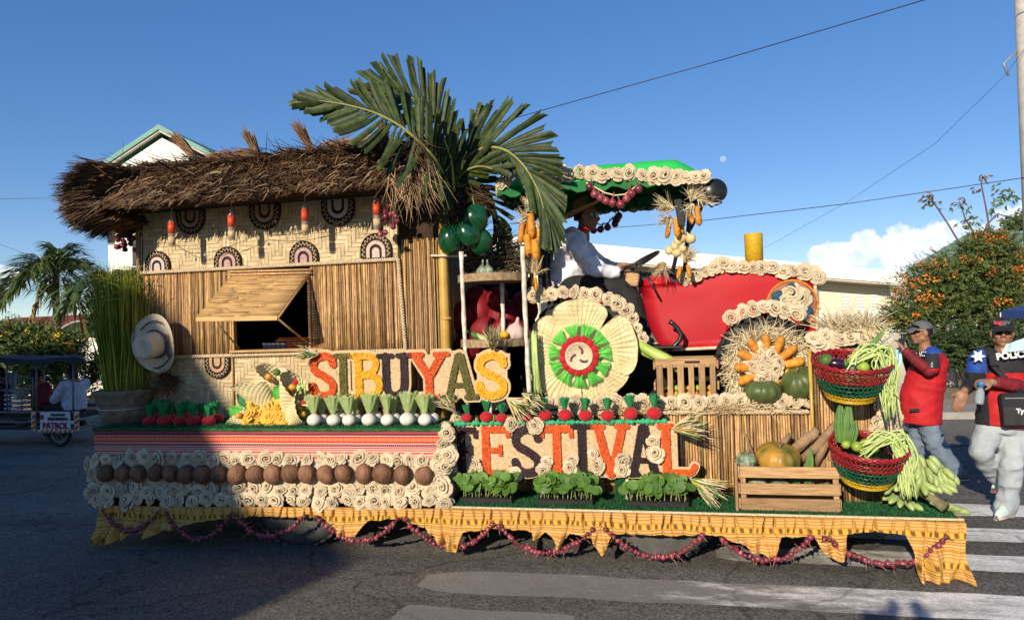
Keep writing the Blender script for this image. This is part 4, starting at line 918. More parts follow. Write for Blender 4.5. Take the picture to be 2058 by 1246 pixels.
# window opening and propped flap
sz = .012
mk('window_sill', MB().bbox(((wx0+wx1)/2+.06, YW-.01, wz0-.014), (wx1-wx0+.16, .07, .022), .005), m_awnwood, hut, False)
mk('window_jamb', MB().bbox((wx0-.004, YW+.02, (wz0+wz1)/2), (.018, .05, wz1-wz0), .004), m_awnwood, hut, False)
mk('window_jamb', MB().bbox((wx1-.004, YW+.02, (wz0+wz1)/2), (.018, .05, wz1-wz0), .004), m_reed, hut, False)
h0, h1 = at(466, 556, YW-.02), at(618, 553, YW-.02); a0, a1 = at(394, 640, -.04), at(557, 637, -.04)
mb = MB(); nr = 24; nrm = (h1-h0).cross(a0-h0).normalized(); nrm = -nrm if nrm.y > 0 else nrm
for i in range(nr):
    u = (i+.5)/nr; p, q = h0.lerp(a0, u), h1.lerp(a1, u); e = (q-p).normalized()
    k = 3; cuts = [0]+sorted(rnd.uniform(.15, .85) for _ in range(2))+[1]
    for c0, c1 in zip(cuts, cuts[1:]):
        mb.tube([p.lerp(q, c0+.002)+e*rnd.uniform(-.01, .01)*(c0 == 0)+nrm*rnd.uniform(0, .005), p.lerp(q, c1)+nrm*rnd.uniform(0, .005)], [(.0105, .0075)]*2, 6, True, 0, (a0-h0).normalized())
flap = mk('window_flap', mb, m_awnwood, hut, True, True)
fm = MB(); fm.bbox((a0+a1)*.5-nrm*.012, ((a1-a0).length, .018, .035), .003, Matrix.Rotation(atan2((a1-a0).y, (a1-a0).x), 3, 'Z') @ Matrix.Rotation(-atan2((a1-a0).z, (a1-a0).length), 3, 'Y')); mk('flap_edge', fm, m_awnwood, flap, False)
for p, q in ((h0, a0), (h1, a1)): mk('flap_edge', MB().tube([p-nrm*.012, q-nrm*.012], .011, 6), m_awnwood, flap)
for (p, q) in ((at(436, 650, -.02), at(480, 699, YW)), (at(560, 642, -.03), at(624, 694, YW))): mk('prop_stick', MB().tube([p, q], .008, 6), m_awnwood, hut)
mk('hinge_pole', MB().tube([h0+V((-.04, 0, .018)), h1+V((.03, 0, .018))], .011, 7), m_reed, hut); mk('hinge_pole', MB().tube([h0+V((-.04, .005, .045)), h1+V((.03, .005, .045))], .010, 7), m_reed, hut)
mb = MB().bbox((wx0+.42, 1.0, wz0-.02), (.5, .35, .22), .02); mk('counter', mb, mat('orange cloth inside', (.30, .07, .02), rough=.8), hut, False)
for i in range(5): mk('cup', MB().lathe([(.02, 0), (.026, .07), (.022, .07)], 10, Matrix.Translation((wx0+.2+i*.045, .62, wz0-.02))), m_metal, hut)
mk('shelf', MB().bbox((wx0+.32, .66, wz0-.035), (.6, .3, .025)), m_reeddk, hut, False)
# beaded half round mats
def half(mb, r0, r1, y0, y1, c, s, n=18, mi=0, ext=0):
    for i in range(n):
        a, b_ = pi*i/n, pi*(i+1)/n
        P = [(r0*cos(a), r0*sin(a)), (r1*cos(a), r1*sin(a)), (r1*cos(b_), r1*sin(b_)), (r0*cos(b_), r0*sin(b_))]
        f_ = [V((c.x+x, y0, c.z+z*s)) for x, z in P]; k_ = [V((c.x+x, y1, c.z+z*s)) for x, z in P]
        mb.add(f_+k_, [(0, 1, 2, 3) if s < 0 else (3, 2, 1, 0), (1, 5, 6, 2), (0, 3, 7, 4), (0, 4, 5, 1), (3, 2, 6, 7)], mi)
    return mb
m_mauve2 = mat('pale bead band', (.62, .50, .46), (.5, .38, .35), ns=60, rough=.7, bump=.6, bs=150)
m_tan = mat('tan bead band', (.50, .32, .18), (.4, .25, .14), ns=60, rough=.7, bump=.6, bs=150)
def arch(mb, r0, r1, y0, y1, c, s, st_):       # half ring with straight legs of length st_
    half(mb, r0, r1, y0, y1, V((c.x, 0, c.z+s*st_)), s, 20)
    for q in (-1, 1):
        xa_, xb_ = sorted((c.x+q*max(r0, 0), c.x+q*r1)); mb.box(((xa_+xb_)/2, (y0+y1)/2, c.z+s*(st_-.001)/2), (xb_-xa_, y1-y0, st_-.001))
    return mb
def fan(px, py, rpx, s, mt):
    c = at(px, py, YW+.01); r = rpx/ppm(c); y = YW+.008; st_ = r*.46
    o = mk('beaded_fan', arch(MB(), 0.0005, r, y-.006, y+.008, c, s, st_), m_brown, hut, False)
    mk('ring', arch(MB(), r*.40, r*.62, y-.016, y-.004, c, s, st_*.9), mt, o, False); mk('ring', arch(MB(), .0005, r*.24, y-.014, y-.004, c, s, st_*.8), mt, o, False)
    def PT(q, n_, k): 
        u = q*(pi+.92)-.46
        return V((c.x+r*k*cos(min(pi, max(0, u))), y-.013, c.z+s*(st_+r*k*sin(min(pi, max(0, u)))-(max(0, -u)+max(0, u-pi))*r)))
    z_ = MB(); n = 26; z_.tube([PT((i+.5)/(n+1), n, .92 if i % 2 else .72) for i in range(n+1)], r*.035, 5); mk('zigzag', z_, m_cream, o)
    z_ = MB(); z_.tube([PT(i/30, 30, .985) for i in range(31)], r*.035, 5); mk('hem', z_, m_brown, o)
for (px, py, r, s, mt) in ((318, 546, 28, 1, m_mauve2), (459, 540, 30, 1, m_pinkbead), (612, 530, 31, 1, m_pinkbead), (757, 518, 33, 1, m_mauve2), (384, 424, 32, -1, m_tan), (533, 412, 34, -1, m_tan), (680, 402, 36, -1, m_mauve2), (438, 719, 28, -1, m_tan), (333, 842, 26, 1, m_mauve2), (762, 842, 30, 1, m_tan)): fan(px, py, r, s, mt)
# thatched roof
xa, xb = at(200, 430, -.05).x, at(845, 395, -.05).x
ze, zr = at(520, 392, -.05).z, at(560, 312, .42).z
ye, yr = -.02, .42
mb = MB()
prof = [(ye+.06, ze+.03), (yr, zr-.04), (yr+.45, zr+.0), (1.9, ze+.12), (1.9, ze)]
def rp_(x): return lambda p: V((x(p) if callable(x) else x, p[0], p[1]))
mb.prism(prof, rp_(xa+.05), rp_(xb-.03)); roof = mk('roof', mb, m_thatchcore, hut, False)
mb = MB()
def front_strand():
    x = rnd.uniform(xa-.04, xb); f = rnd.random(); y = ye+(yr-ye)*f; z = ze+(zr-ze)*f
    lv = noise.noise(V((x*4.5, f*4, 3)))*.075+noise.noise(V((x*11, f*9, 5)))*.03
    e = max(0, 1-(x-xa)/.45)
    d = V((-.34-.75*e+rnd.gauss(0, .20), -.86*(1-.45*e)+rnd.gauss(0, .16), -.06-.34*(1-f)**2-.18*e+rnd.gauss(0, .13))).normalized()
    ln = rnd.uniform(.13, .25)
    p = V((x, y, z))-d*ln*.66 + V((0, -lv*.7, lv*.7))
    r = rnd.uniform(.0045, .0085); q = p+d*ln
    a = d.orthogonal().normalized(); b_ = d.cross(a); o = rnd.random()*6
    ring = [a*cos(o+w_)*r+b_*sin(o+w_)*r for w_ in (0, 2.09, 4.19)]
    mb.add([p+w_ for w_ in ring]+[q+w_*.7 for w_ in ring], [(0, 1, 4, 3), (1, 2, 5, 4), (2, 0, 3, 5), (3, 4, 5)])
for _ in range(13500): front_strand()
for _ in range(9000):                          # bundled left end
    y = rnd.uniform(ye-.08, 1.7); f = rnd.random(); z = ze-.16*(1-abs(y-.1))*(y < 1)+(zr-ze+.10)*f; x = xa-.06-.20*sin(pi*min(1, f*1.05))-.05*noise.noise(V((y*4, f*4, 7)))
    tt = max(0, 1-(y-ye+.08)/.5); x += .03*tt; d = V((-.88+.35*tt+rnd.gauss(0, .16), -.28-.5*tt+rnd.gauss(0, .18), -.45+.42*f+rnd.gauss(0, .15))).normalized(); ln = rnd.uniform(.18, .34)
    mb.strand(V((x, y, z))-d*ln*.45, d*ln, rnd.uniform(.0045, .0085), 0, V((0, 0, -.02)))
for _ in range(2600):                          # loose strands over the top
    x = rnd.uniform(xa-.1, xb-.05); y = rnd.uniform(yr-.12, yr+.7); d = V((rnd.gauss(-.5, .6), -.6+rnd.gauss(0, .3), rnd.gauss(.0, .11))).normalized(); ln = rnd.uniform(.15, .36)
    mb.strand(V((x, y, zr-.03+.03*noise.noise(V((x*3, y*3, 0))))), d*ln, rnd.uniform(.003, .006))
for _ in range(900):                           # right end
    z = rnd.uniform(ze-.02, zr-.03); y = rnd.uniform(-.05, .9); d = V((.5+rnd.gauss(0, .3), -.6+rnd.gauss(0, .25), -.5+rnd.gauss(0, .25))).normalized(); ln = rnd.uniform(.14, .28)
    mb.strand(V((xb-.07, y, z)), d*ln, rnd.uniform(.0035, .006), 0, V((0, 0, -.05)))
q = mk('thatch', mb, m_thatch, roof, False); q['kind'] = 'stuff'
mb = MB()
for _ in range(420):
    x = rnd.uniform(xa, xb); f = rnd.random()**1.6; d = V((rnd.gauss(-.3, .3), -.7, rnd.gauss(-.3, .3))).normalized()*rnd.uniform(.05, .14); mb.strand(V((x, ye+(yr-ye)*f-.10, ze+(zr-ze)*f)), d, .0036, 0, V((0, 0, -.01)))
for _ in range(90):
    x = rnd.uniform(xb-.25, xb+.12); d = V((rnd.gauss(.25, .25), -.35, -.8)).normalized()*rnd.uniform(.2, .42); mb.strand(V((x, ye-.02, ze+rnd.uniform(0, .15))), d, .0035, 0, rv()*.06)
q = mk('pale_straw', mb, m_thatchlt, roof, False); q['kind'] = 'stuff'
for (px, py, tx, ty, n) in ((392, 318, 362, 288, 110), (518, 312, 500, 282, 110), (628, 303, 604, 268, 120), (770, 296, 772, 262, 120)):
    p, e = at(px, py, .30), at(tx, ty-4, .26); mb = MB(); d = (e-p)*1.2
    for _ in range(n): mb.strand(p+rv()*.022, d*rnd.uniform(.85, 1.2)+rv()*.055*rnd.random(), .0055)
    mb.tube([p+d*.22+V((0, 0, 0)), p+d*.38], .028, 8); mk('thatch_tuft', mb, mat('tuft straw', (.30, .18, .09), (.2, .11, .055), isl=.4) if 'tuft straw' not in MATS else MATS['tuft straw'], roof, False)
for (px, py, tx, ty) in ((1750/1994*0+640, 296, 745, 283), (690, 296, 800, 286), (410, 318, 520, 308)):
    p, e = at(px, py, .40), at(tx, ty, .40); mb = MB()
    for _ in range(140): u = rnd.random(); mb.strand(p.lerp(e, u*.8)+rv()*.03, (e-p)*.3+rv()*.05, .0045)
    mk('ridge_bundle', mb, MATS['tuft straw'], roof, False)
# ================================================================== CUT PALM ON A BAMBOO POLE
pb = at(893, 600, .5)
plm = thing('cut_palm', 'broad green palm fronds and glossy coconuts tied to a yellow bamboo pole beside the hut', 'palm', (pb.x, .5, ZB))
z0_, z1_ = at(898, 835, .5).z, at(891, 430, .5).z
pts = [at(898, 838, .5), at(896, 700, .5), at(890, 500, .5), at(893, 400, .52)]
mb = MB(); mb.tube(pts, [.043, .043, .041, .038], 14)
for (px, py) in ((897, 640), (893, 512), (898, 765)): mb.tube([at(px, py+3, .5), at(px, py, .5), at(px, py-3, .5)], [.043, .048, .042], 14)
mk('bamboo_trunk', mb, m_bamboo, plm)
mk('cross_stick', MB().tube([at(866, 514, .44), at(938, 514, .44)], .010, 6), m_white, plm)
leafs = []
for k in range(4):                                    # blunt folded leaflet of unit length along +x, face towards -y
    mb = MB(); r = random.Random(k); n = 6; vs = []
    for i in range(n):
        u = i/(n-1); w_ = .030*(.45+.75*min(1, u*2.2)*(1-.12*u)) ; dz = -.05*u*u*(k+.5)/2
        j = r.uniform(.02, .06)*(1 if k % 2 else -1)
        vs += [V((u+(j if i == n-1 else 0), .016, dz-w_)), V((u*1.0, -.016, dz)), V((u-(j if i == n-1 else 0)+.01, .016, dz+w_))]
    fs = []
    for i in range(n-1):
        for q in range(2): fs.append((i*3+q, i*3+3+q, i*3+4+q, i*3+1+q))
    mb.add(vs, fs); leafs.append(mesh('leaflet', mb, m_palm))
def frond(pts, spec, ry, n):
    """pts: (px, py, Y) rib points; spec: (u, dirA, lenA, dirB, lenB), dirs are picture directions in px (x right, y down) plus depth"""
    P = [at(*p) for p in pts]; S = []
    for i in range(len(P)-1):                      # catmull-rom
        a, b, c, d = P[max(i-1, 0)], P[i], P[i+1], P[min(i+2, len(P)-1)]
        for j in range(6):
            t = j/6; S.append(.5*((2*b)+(c-a)*t+(2*a-5*b+4*c-d)*t*t+(3*b-a-3*c+d)*t**3))
    S.append(P[-1]); m = len(S)
    fr = mk('frond', MB().tube(S, [.017*(1-.8*i/m) for i in range(m)], 6), m_rachis, plm)
    for side in (0, 1):
        for i in range(n):
            u = (i+.3+.4*rnd.random())/n
            for (s0, s1) in zip(spec, spec[1:]):
                if u <= s1[0]: break
            f = (u-s0[0])/max(1e-6, s1[0]-s0[0]); f = min(1, max(0, f))
            d0, d1 = V(s0[1+2*side]), V(s1[1+2*side]); L0, L1 = s0[2+2*side], s1[2+2*side]
            ln = (L0+(L1-L0)*f)*rnd.uniform(.9, 1.08)
            if ln < 20: continue
            d = d0.normalized().lerp(d1.normalized(), f).normalized() + V((rnd.gauss(0, .07), rnd.gauss(0, .07), rnd.gauss(0, .14)))
            kk_ = min(int(u*(m-1)), m-2); tg = (S[kk_+1]-S[kk_]).normalized(); d = d + V((tg.x, -tg.z, tg.y))*.45; ln *= .86
            dw = (V((1, 0, 0))*d.x + V((0, 0, 1))*(-d.y) + V((0, 1, 0))*d.z).normalized()
            k = u*(m-1); j = min(int(k), m-2); p = S[j].lerp(S[j+1], k-j)
            x = dw; y = (V((0, 1, .25))+rv()*.45); y = (y-x*y.dot(x)).normalized(); z = x.cross(y)
            R_ = Matrix(((x.x, y.x, z.x), (x.y, y.y, z.y), (x.z, y.z, z.z))); l = ln/240.0
            link('leaflet', rnd.choice(leafs), fr, p, R_, V((l, l, .62*rnd.uniform(.8, 1.15))))
    return fr
frond([(905, 385, .35), (872, 318, .02), (815, 262, -.12), (755, 228, -.2), (690, 210, -.26), (640, 203, -.3)],
      [(0, (-.1, -1, .2), 60, (.2, 1, 0), 60), (.25, (.25, -1, .1), 105, (.2, 1, 0), 120), (.5, (-.3, -1, .1), 90, (-.1, 1, -.1), 90), (.7, (-.9, -.55, 0), 95, (-.9, .5, 0), 80), (1, (-1, -.12, 0), 60, (-1, .12, 0), 62)], 0, 34)
frond([(912, 385, .4), (905, 320, .25), (882, 262, .15), (850, 215, .08), (812, 190, .0), (788, 200, -.05)],
      [(0, (.5, -1, 0), 55, (-.4, -1, .2), 50), (.25, (.35, -1, .1), 100, (.1, .9, -.3), 50), (.5, (.12, -1, .1), 108, (-.1, 1, -.2), 75), (.75, (-.35, -1, 0), 98, (-.5, .8, -.3), 70), (1, (-1, -.5, 0), 90, (-.8, .55, -.3), 62)], 0, 31)
frond([(918, 385, .55), (930, 330, .5), (965, 300, .42), (1010, 300, .32), (1050, 330, .22), (1080, 380, .15), (1096, 430, .1)],
      [(0, (.3, -1, 0), 70, (.4, -1, .3), 50), (.22, (.32, -1, 0), 130, (.5, 1, 0), 50), (.45, (.72, -.72, 0), 125, (.6, .9, 0), 70), (.65, (1, .08, 0), 92, (.3, 1, 0), 105), (.85, (.55, .85, 0), 105, (.1, 1, 0), 120), (1, (.35, 1, 0), 85, (.22, 1, 0), 70)], 0, 46)
frond([(914, 390, .7), (922, 330, .75), (945, 275, .8), (958, 240, .85)], [(0, (.3, -1, 0), 50, (-.3, -1, 0), 50), (.5, (.5, -1, 0), 70, (-.2, -1, 0), 70), (1, (.5, -1, .1), 50, (-.1, -1, .1), 50)], 0, 10)
frond([(916, 395, .6), (950, 365, .7), (985, 390, .8), (1000, 440, .85), (1012, 478, .9)], [(0, (1, -.6, 0), 60, (.3, 1, 0), 50), (.5, (1, -.1, 0), 60, (.1, 1, 0), 80), (1, (.5, 1, 0), 50, (0, 1, 0), 60)], 0, 15)
frond([(900, 395, .6), (925, 352, .45), (960, 335, .35), (990, 340, .3)], [(0, (.3, -1, 0), 60, (.6, .6, 0), 60), (.5, (.6, -.7, 0), 90, (.9, .3, 0), 80), (1, (1, -.2, 0), 60, (1, .2, 0), 50)], 0, 10)
mb = MB()
for _ in range(230):
    p = at(rnd.uniform(880, 960), rnd.uniform(372, 440), rnd.uniform(.4, .6)); d = V((rnd.gauss(.6, .5), rnd.gauss(-.3, .3), rnd.gauss(-.35, .35))).normalized()*rnd.uniform(.1, .28); mb.strand(p, d, .004)
q = mk('tie_straw', mb, m_thatch, plm, False); q['kind'] = 'stuff'
for (px, py, r_, Y) in ((897, 432, 19, .5), (955, 441, 26, .36), (905, 482, 26, .36), (943, 470, 25, .34), (966, 486, 24, .42), (925, 455, 20, .5)):
    p = at(px, py, Y); r = r_/ppm(p); mk('coconut', MB().ell((0, 0, 0), (r*1.02, r*.98, r*1.22), 20, 14, None, 0, lambda a, z: 1+.06*cos(3*a)+.05*noise.noise(V((cos(a), sin(a), z*8+px)))), m_ggreen, plm, loc=p, rot=(rnd.uniform(-.5, .5), rnd.uniform(-.6, .6), rnd.random()*6))
    mk('coconut_stalk', MB().tube([p+V((0, 0, r*.8)), p+V((-.03, .05, r+.09))], .006, 5), m_rachis, plm)
# ================================================================== DISPLAY RACK
rk = thing('display_rack', 'whitewashed stick rack holding two round trays behind the sign', 'rack', (at(990, 800, .4).x, .5, ZD))
for (a, b_) in (((927, 506, .34), (940, 830, .34)), ((1050, 495, .36), (1064, 806, .36)), ((1008, 560, .72), (1016, 760, .72))):
    mb = MB(); p, q = at(*a), at(*b_); mb.tube([p.lerp(q, i/12)+V((rnd.uniform(-.003, .003), 0, 0)) for i in range(13)], [.018*rnd.uniform(.85, 1.15) for i in range(13)], 9); mk('post', mb, m_white, rk)
for (px, py, rpx) in ((991, 560, 69), (995, 688, 67)):
    c = at(px, py, .55); r = rpx/ppm(c); h = .062
    mb = MB().lathe([(r-.012, 0), (r, .004), (r+.003, h*.5), (r, h), (r-.012, h), (r-.014, .012)], 40, Matrix.Translation(c-V((0, 0, h*.5)))); o = mk('tray', mb, m_burlap, rk)
    mb = MB().lathe([(.001, 0), (r*.6, .006), (r-.01, .012)], 40, Matrix.Translation(c-V((0, 0, h*.5)))); mk('tray_base', mb, m_banig, o)
    mb = MB()
    for k in range(26):
        a = 2*pi*k/26; mb.bbox(c+V((cos(a)*(r+.003), sin(a)*(r+.003), 0)), (.005, 2*pi*r/26*1.04, h*rnd.uniform(.97, 1.04)), .001, Matrix.Rotation(a, 3, 'Z'))
    mk('tray_band', mb, mat('tan band', (.36, .255, .15), (.22, .15, .085), ns=30, isl=.12, rough=.9) if 'tan band' not in MATS else MATS['tan band'], o, False)
# dark red lantern like sculpture behind the rack
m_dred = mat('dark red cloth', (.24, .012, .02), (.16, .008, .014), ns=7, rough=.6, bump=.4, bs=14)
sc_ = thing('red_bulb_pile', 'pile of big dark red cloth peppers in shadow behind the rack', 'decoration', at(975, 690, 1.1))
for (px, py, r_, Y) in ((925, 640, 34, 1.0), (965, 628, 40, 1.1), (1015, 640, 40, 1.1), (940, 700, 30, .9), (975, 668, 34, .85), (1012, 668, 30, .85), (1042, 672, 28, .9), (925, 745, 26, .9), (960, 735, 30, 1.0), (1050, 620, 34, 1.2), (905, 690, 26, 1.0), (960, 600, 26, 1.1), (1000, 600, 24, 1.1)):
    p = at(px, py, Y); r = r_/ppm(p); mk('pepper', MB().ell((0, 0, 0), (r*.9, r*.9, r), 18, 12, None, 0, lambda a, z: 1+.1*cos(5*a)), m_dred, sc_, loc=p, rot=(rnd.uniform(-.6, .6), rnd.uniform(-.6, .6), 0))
# ================================================================== TRACTOR
YT0, YT1 = .86, 1.55
tx = at(1460, 640, YT0)
trc = thing('show_tractor', 'red show tractor with green rose trimmed canopy on the float deck', 'tractor', (tx.x, 1.2, ZD))
side = [(1284, 577), (1310, 572), (1345, 570), (1378, 566), (1400, 554), (1430, 542), (1470, 537), (1530, 540), (1600, 545), (1640, 550), (1643, 620), (1646, 690), (1560, 694), (1450, 698), (1346, 707), (1322, 690), (1308, 665), (1300, 640), (1292, 605)]
P = [at(x, y, YT0) for x, y in side]
mb = MB(); n = len(P)
def hoodp(i, lay):
    cx = sum(p.x for p in P)/n; cz = sum(p.z for p in P)/n
    ins, y = lay; p = P[i]; return V((p.x+(cx-p.x)*ins, y, p.z+(cz-p.z)*ins))
LAY = [(.004, YT0), (.001, YT0+.006), (0, YT0+.04), (0, YT1-.04), (.03, YT1)]
for lay in LAY: mb.v += [hoodp(i, lay) for i in range(n)]
for k in range(len(LAY)-1):
    for i in range(n): mb.f.append((k*n+i, k*n+(i+1) % n, (k+1)*n+(i+1) % n, (k+1)*n+i)); mb.m.append(0)
cen = len(mb.v)                                     # gently wavy side sheet
rings = 5
base = [hoodp(i, LAY[0]) for i in range(n)]; C_ = sum(base, V())/n; prev = list(range(n))
for k in range(1, rings):
    f = k/rings; idx = len(mb.v)
    for i in range(n):
        p = base[i].lerp(C_, f); p.y += .010*noise.noise(V((p.x*3, p.z*3, 5)))-.006*sin(f*3); mb.v.append(p)
    for i in range(n): mb.f.append((prev[i], prev[(i+1) % n], idx+(i+1) % n, idx+i)); mb.m.append(0)
    prev = list(range(idx, idx+n))
mb.v.append(C_+V((0, -.006, 0)))
for i in range(n): mb.f.append((prev[i], prev[(i+1) % n], len(mb.v)-1)); mb.m.append(0)
mb.f.append(tuple(range((len(LAY)-1)*n, len(LAY)*n))); mb.m.append(0)
mb.f = [tuple(reversed(f)) for f in mb.f]
body = mk('hood', mb, m_redpaint, trc)
mk('cowl', MB().ell(at(1322, 572, YT0+.36), (.15, .26, .085), 24, 14), m_redpaint, trc)
rope(mbr := MB(), at(1352, 703, YT0-.01), at(1460, 698, YT0-.01), .010, .02); rope(mbr, at(1637, 556, YT0-.01), at(1645, 688, YT0-.01), .010, .02); mk('shell_braid', mbr, m_cream, trc)
roses_px(trc, [(1379, 562), (1398, 551), (1417, 545), (1435, 538), (1453, 530), (1472, 534), (1493, 535), (1513, 537), (1530, 537), (1550, 537), (1574, 545), (1595, 543), (1618, 544), (1637, 546), (1643, 556)], YT0-.02, .062, (0, -.9, .35), 1)
roses_px(trc, [(1420, 540), (1460, 530), (1520, 531), (1585, 537)], YT0+.3, .055, (0, -.6, .8), 1)
px_ = at(1515, 500, 1.15); r = 18/ppm(px_); ztp = at(1515, 470, 1.15).z
mk('exhaust_pipe', MB().lathe([(r*.95, at(1515, 545, 1.15).z), (r, ztp-.02), (r*.98, ztp), (r*.8, ztp), (r*.8, ztp-.06), (.001, ztp-.06)], 28, Matrix.Translation((px_.x, 1.15, 0))), m_yel, trc)
# round plaque with blue flower and roses
c = at(1592, 612, YT0-.02); r = 48/ppm(c); m_plaq = mat('copper beaded plaque', (.40, .13, .07), (.25, .09, .06), ns=50, nf=.8, rough=.5, bump=.6, bs=90); m_teal = mat('teal woven petal', (.012, .075, .105), (.008, .05, .075), ns=40, rough=.6, bump=.5, bs=90)
M = Matrix.Translation(c) @ Matrix.Rotation(pi/2, 4, 'X')
plq = mk('plaque', MB().lathe([(.001, .012), (r*.9, .012), (r, .004), (r, -.01), (.001, -.01)], 40, M), m_plaq, trc)
mk('plaque_rim', MB().tube([c+V((cos(a)*r, -.01, sin(a)*r)) for a in [2*pi*i/48 for i in range(49)]], .008, 6), m_corn, plq)
for k in range(6):
    a = 2*pi*k/6+.5; mk('petal', MB().ell(c+V((cos(a)*r*.56, -.012, sin(a)*r*.56)), (r*.36, .012, r*.3), 18, 10, Matrix.Rotation(-a, 3, 'Y')), m_teal, plq)
roses_px(trc, [(1589, 588), (1607, 600), (1578, 602), (1600, 612), (1588, 606)], YT0-.05, .068, (0, -1, .1), 1)
# fenders and wheels
def fender(pts, Y0, Y1, nm, m_):
    P = [at(x, y, Y0) for x, y in pts]; k = len(P); mb = MB()
    mb.v = [p for p in P]+[p+V((0, 0, -.018)) for p in P]+[V((p.x, Y1, p.z)) for p in P]+[V((p.x, Y1, p.z-.018)) for p in P]
    for i in range(k-1): mb.f += [(i, i+1, 2*k+i+1, 2*k+i), (k+i, 3*k+i, 3*k+i+1, k+i+1), (i, k+i, k+i+1, i+1)]; mb.m += [0]*3
    return mk(nm, mb, m_, trc)
fender([(1062, 602), (1090, 597), (1130, 594), (1175, 596), (1215, 606), (1243, 622), (1264, 645), (1282, 672), (1296, 702)], .62, 1.05, 'rear_fender', m_redpaint)
fender([(1462, 660), (1470, 645), (1494, 632), (1520, 626), (1550, 626), (1580, 632), (1606, 646)], .62, YT0+.02, 'front_fender', m_redpaint)
roses_px(trc, [(1132, 588), (1153, 587), (1175, 590), (1197, 592), (1222, 600), (1241, 611), (1258, 624), (1270, 640), (1279, 659), (1291, 678), (1072, 595), (1090, 593), (1108, 590)], .61, .060, (0, -1, .2), 1)
roses_px(trc, [(1470, 639), (1493, 627), (1513, 620), (1536, 614), (1557, 618), (1580, 624), (1600, 632)], .61, .060, (0, -1, .25), 1)
def tyre(px, py, rpx, Y, wd):
    c = at(px, py, Y); r = rpx/ppm(c); c.z = max(c.z, ZD+r*.98); M = Matrix.Translation(c+V((0, wd/2, 0))) @ Matrix.Rotation(pi/2, 4, 'X'); mb = MB()
    mb.lathe([(r*.5, -wd/2+.03), (r*.78, -wd/2), (r*.92, -wd/2+.015), (r, -wd/2+.05), (r, wd/2-.05), (r*.92, wd/2-.015), (r*.78, wd/2), (r*.5, wd/2-.03)], 56, M)
    for i in range(26):
        a = 2*pi*i/26
        for s in (-1, 1): mb.bbox(c+V((0, wd/2, 0))+V((cos(a+s*.06)*(r+.004), s*wd*.26, sin(a+s*.06)*(r+.004))), (.045, wd*.46, .03), .004, Matrix.Rotation(-a+pi/2, 3, 'Y') @ Matrix.Rotation(s*.5, 3, 'Z'))
    o = mk('tyre', mb, m_black, trc)
    mk('rim', MB().lathe([(.02, -.05), (r*.4, -.04), (r*.52, -wd/2+.03)], 32, M), m_redpaint, o); return c, r
cR, rR = tyre(1170, 702, 108, .64, .34)
cF, rF = tyre(1540, 742, 92, .62, .22)
mk('axle', MB().tube([cF+V((0, .2, 0)), cF+V((0, .9, 0))], .05, 10), m_black, trc); mk('frame_rail', MB().bbox((at(1400, 720, 1.1).x, 1.15, ZD+.3), (1.5, .3, .16), .02), m_black, trc, False)
mk('step_plate', MB().bbox(at(1325, 697, .75), (.36, .22, .02), .004), m_blackgl, trc, False)
# bent black pedal lever and gear stick
mk('hook_lever', MB().tube([at(1332, 706, .70), at(1352, 698, .70), at(1366, 684, .70), at(1369, 672, .70), at(1362, 660, .70), at(1352, 650, .70), at(1345, 646, .70)], [.016, .018, .020, .020, .019, .018, .022], 10), m_blackgl, trc)
mk('gear_stick', MB().tube([at(1301, 552, .8), at(1312, 575, .8), at(1325, 600, .8)], [.012, .008, .009], 8), m_blackgl, trc)
sw = at(1262, 527, 1.05); mk('steering_column', MB().tube([at(1290, 590, 1.1), at(1284, 545, 1.08)], .02, 8), m_blackgl, trc)
R_ = Matrix.Rotation(radians(-28), 3, 'Y'); wc = at(1280, 532, 1.08)
mk('steering_wheel', MB().tube([wc + R_ @ V((cos(2*pi*i/28)*.21, sin(2*pi*i/28)*.21, 0)) for i in range(29)], .011, 8, False).tube([wc+R_ @ V((-.2, 0, 0)), wc+R_ @ V((.2, 0, 0))], .013, 6).tube([wc+R_ @ V((0, -.2, 0)), wc+R_ @ V((0, .2, 0))], .013, 6), m_blackgl, trc)
mk('control_box', MB().bbox(at(1271, 562, .98), (.11, .1, .11), .012, Matrix.Rotation(.2, 3, 'Y')), m_wood, trc, False)
mk('seat', MB().bbox(at(1150, 590, 1.15), (.5, .5, .12), .03).bbox(at(1100, 545, 1.15), (.09, .46, .42), .03), m_black, trc, False)
sa, sb_ = at(1085, 700, 1.2).x, at(1640, 700, 1.2).x; zt_ = at(1400, 686, 1.0).z; mk('hood_shade_box', MB().bbox(((sa+sb_)/2, 1.22, (ZD+zt_)/2), (sb_-sa, .4, zt_-ZD-.01), .04), m_cloth_dk, trc, False)  # black box widened to stand for the dark below the hood
sa, sb_ = hx2+.03, at(1072, 700, 1.5).x; mk('rack_shade_sheet', MB().box(((sa+sb_)/2, 1.62, (ZD+at(990, 560, 1.6).z)/2), (sb_-sa, .03, at(990, 560, 1.6).z-ZD)), m_cloth_dk, flo, False)  # black sheet added to stand for the darkness behind the rack
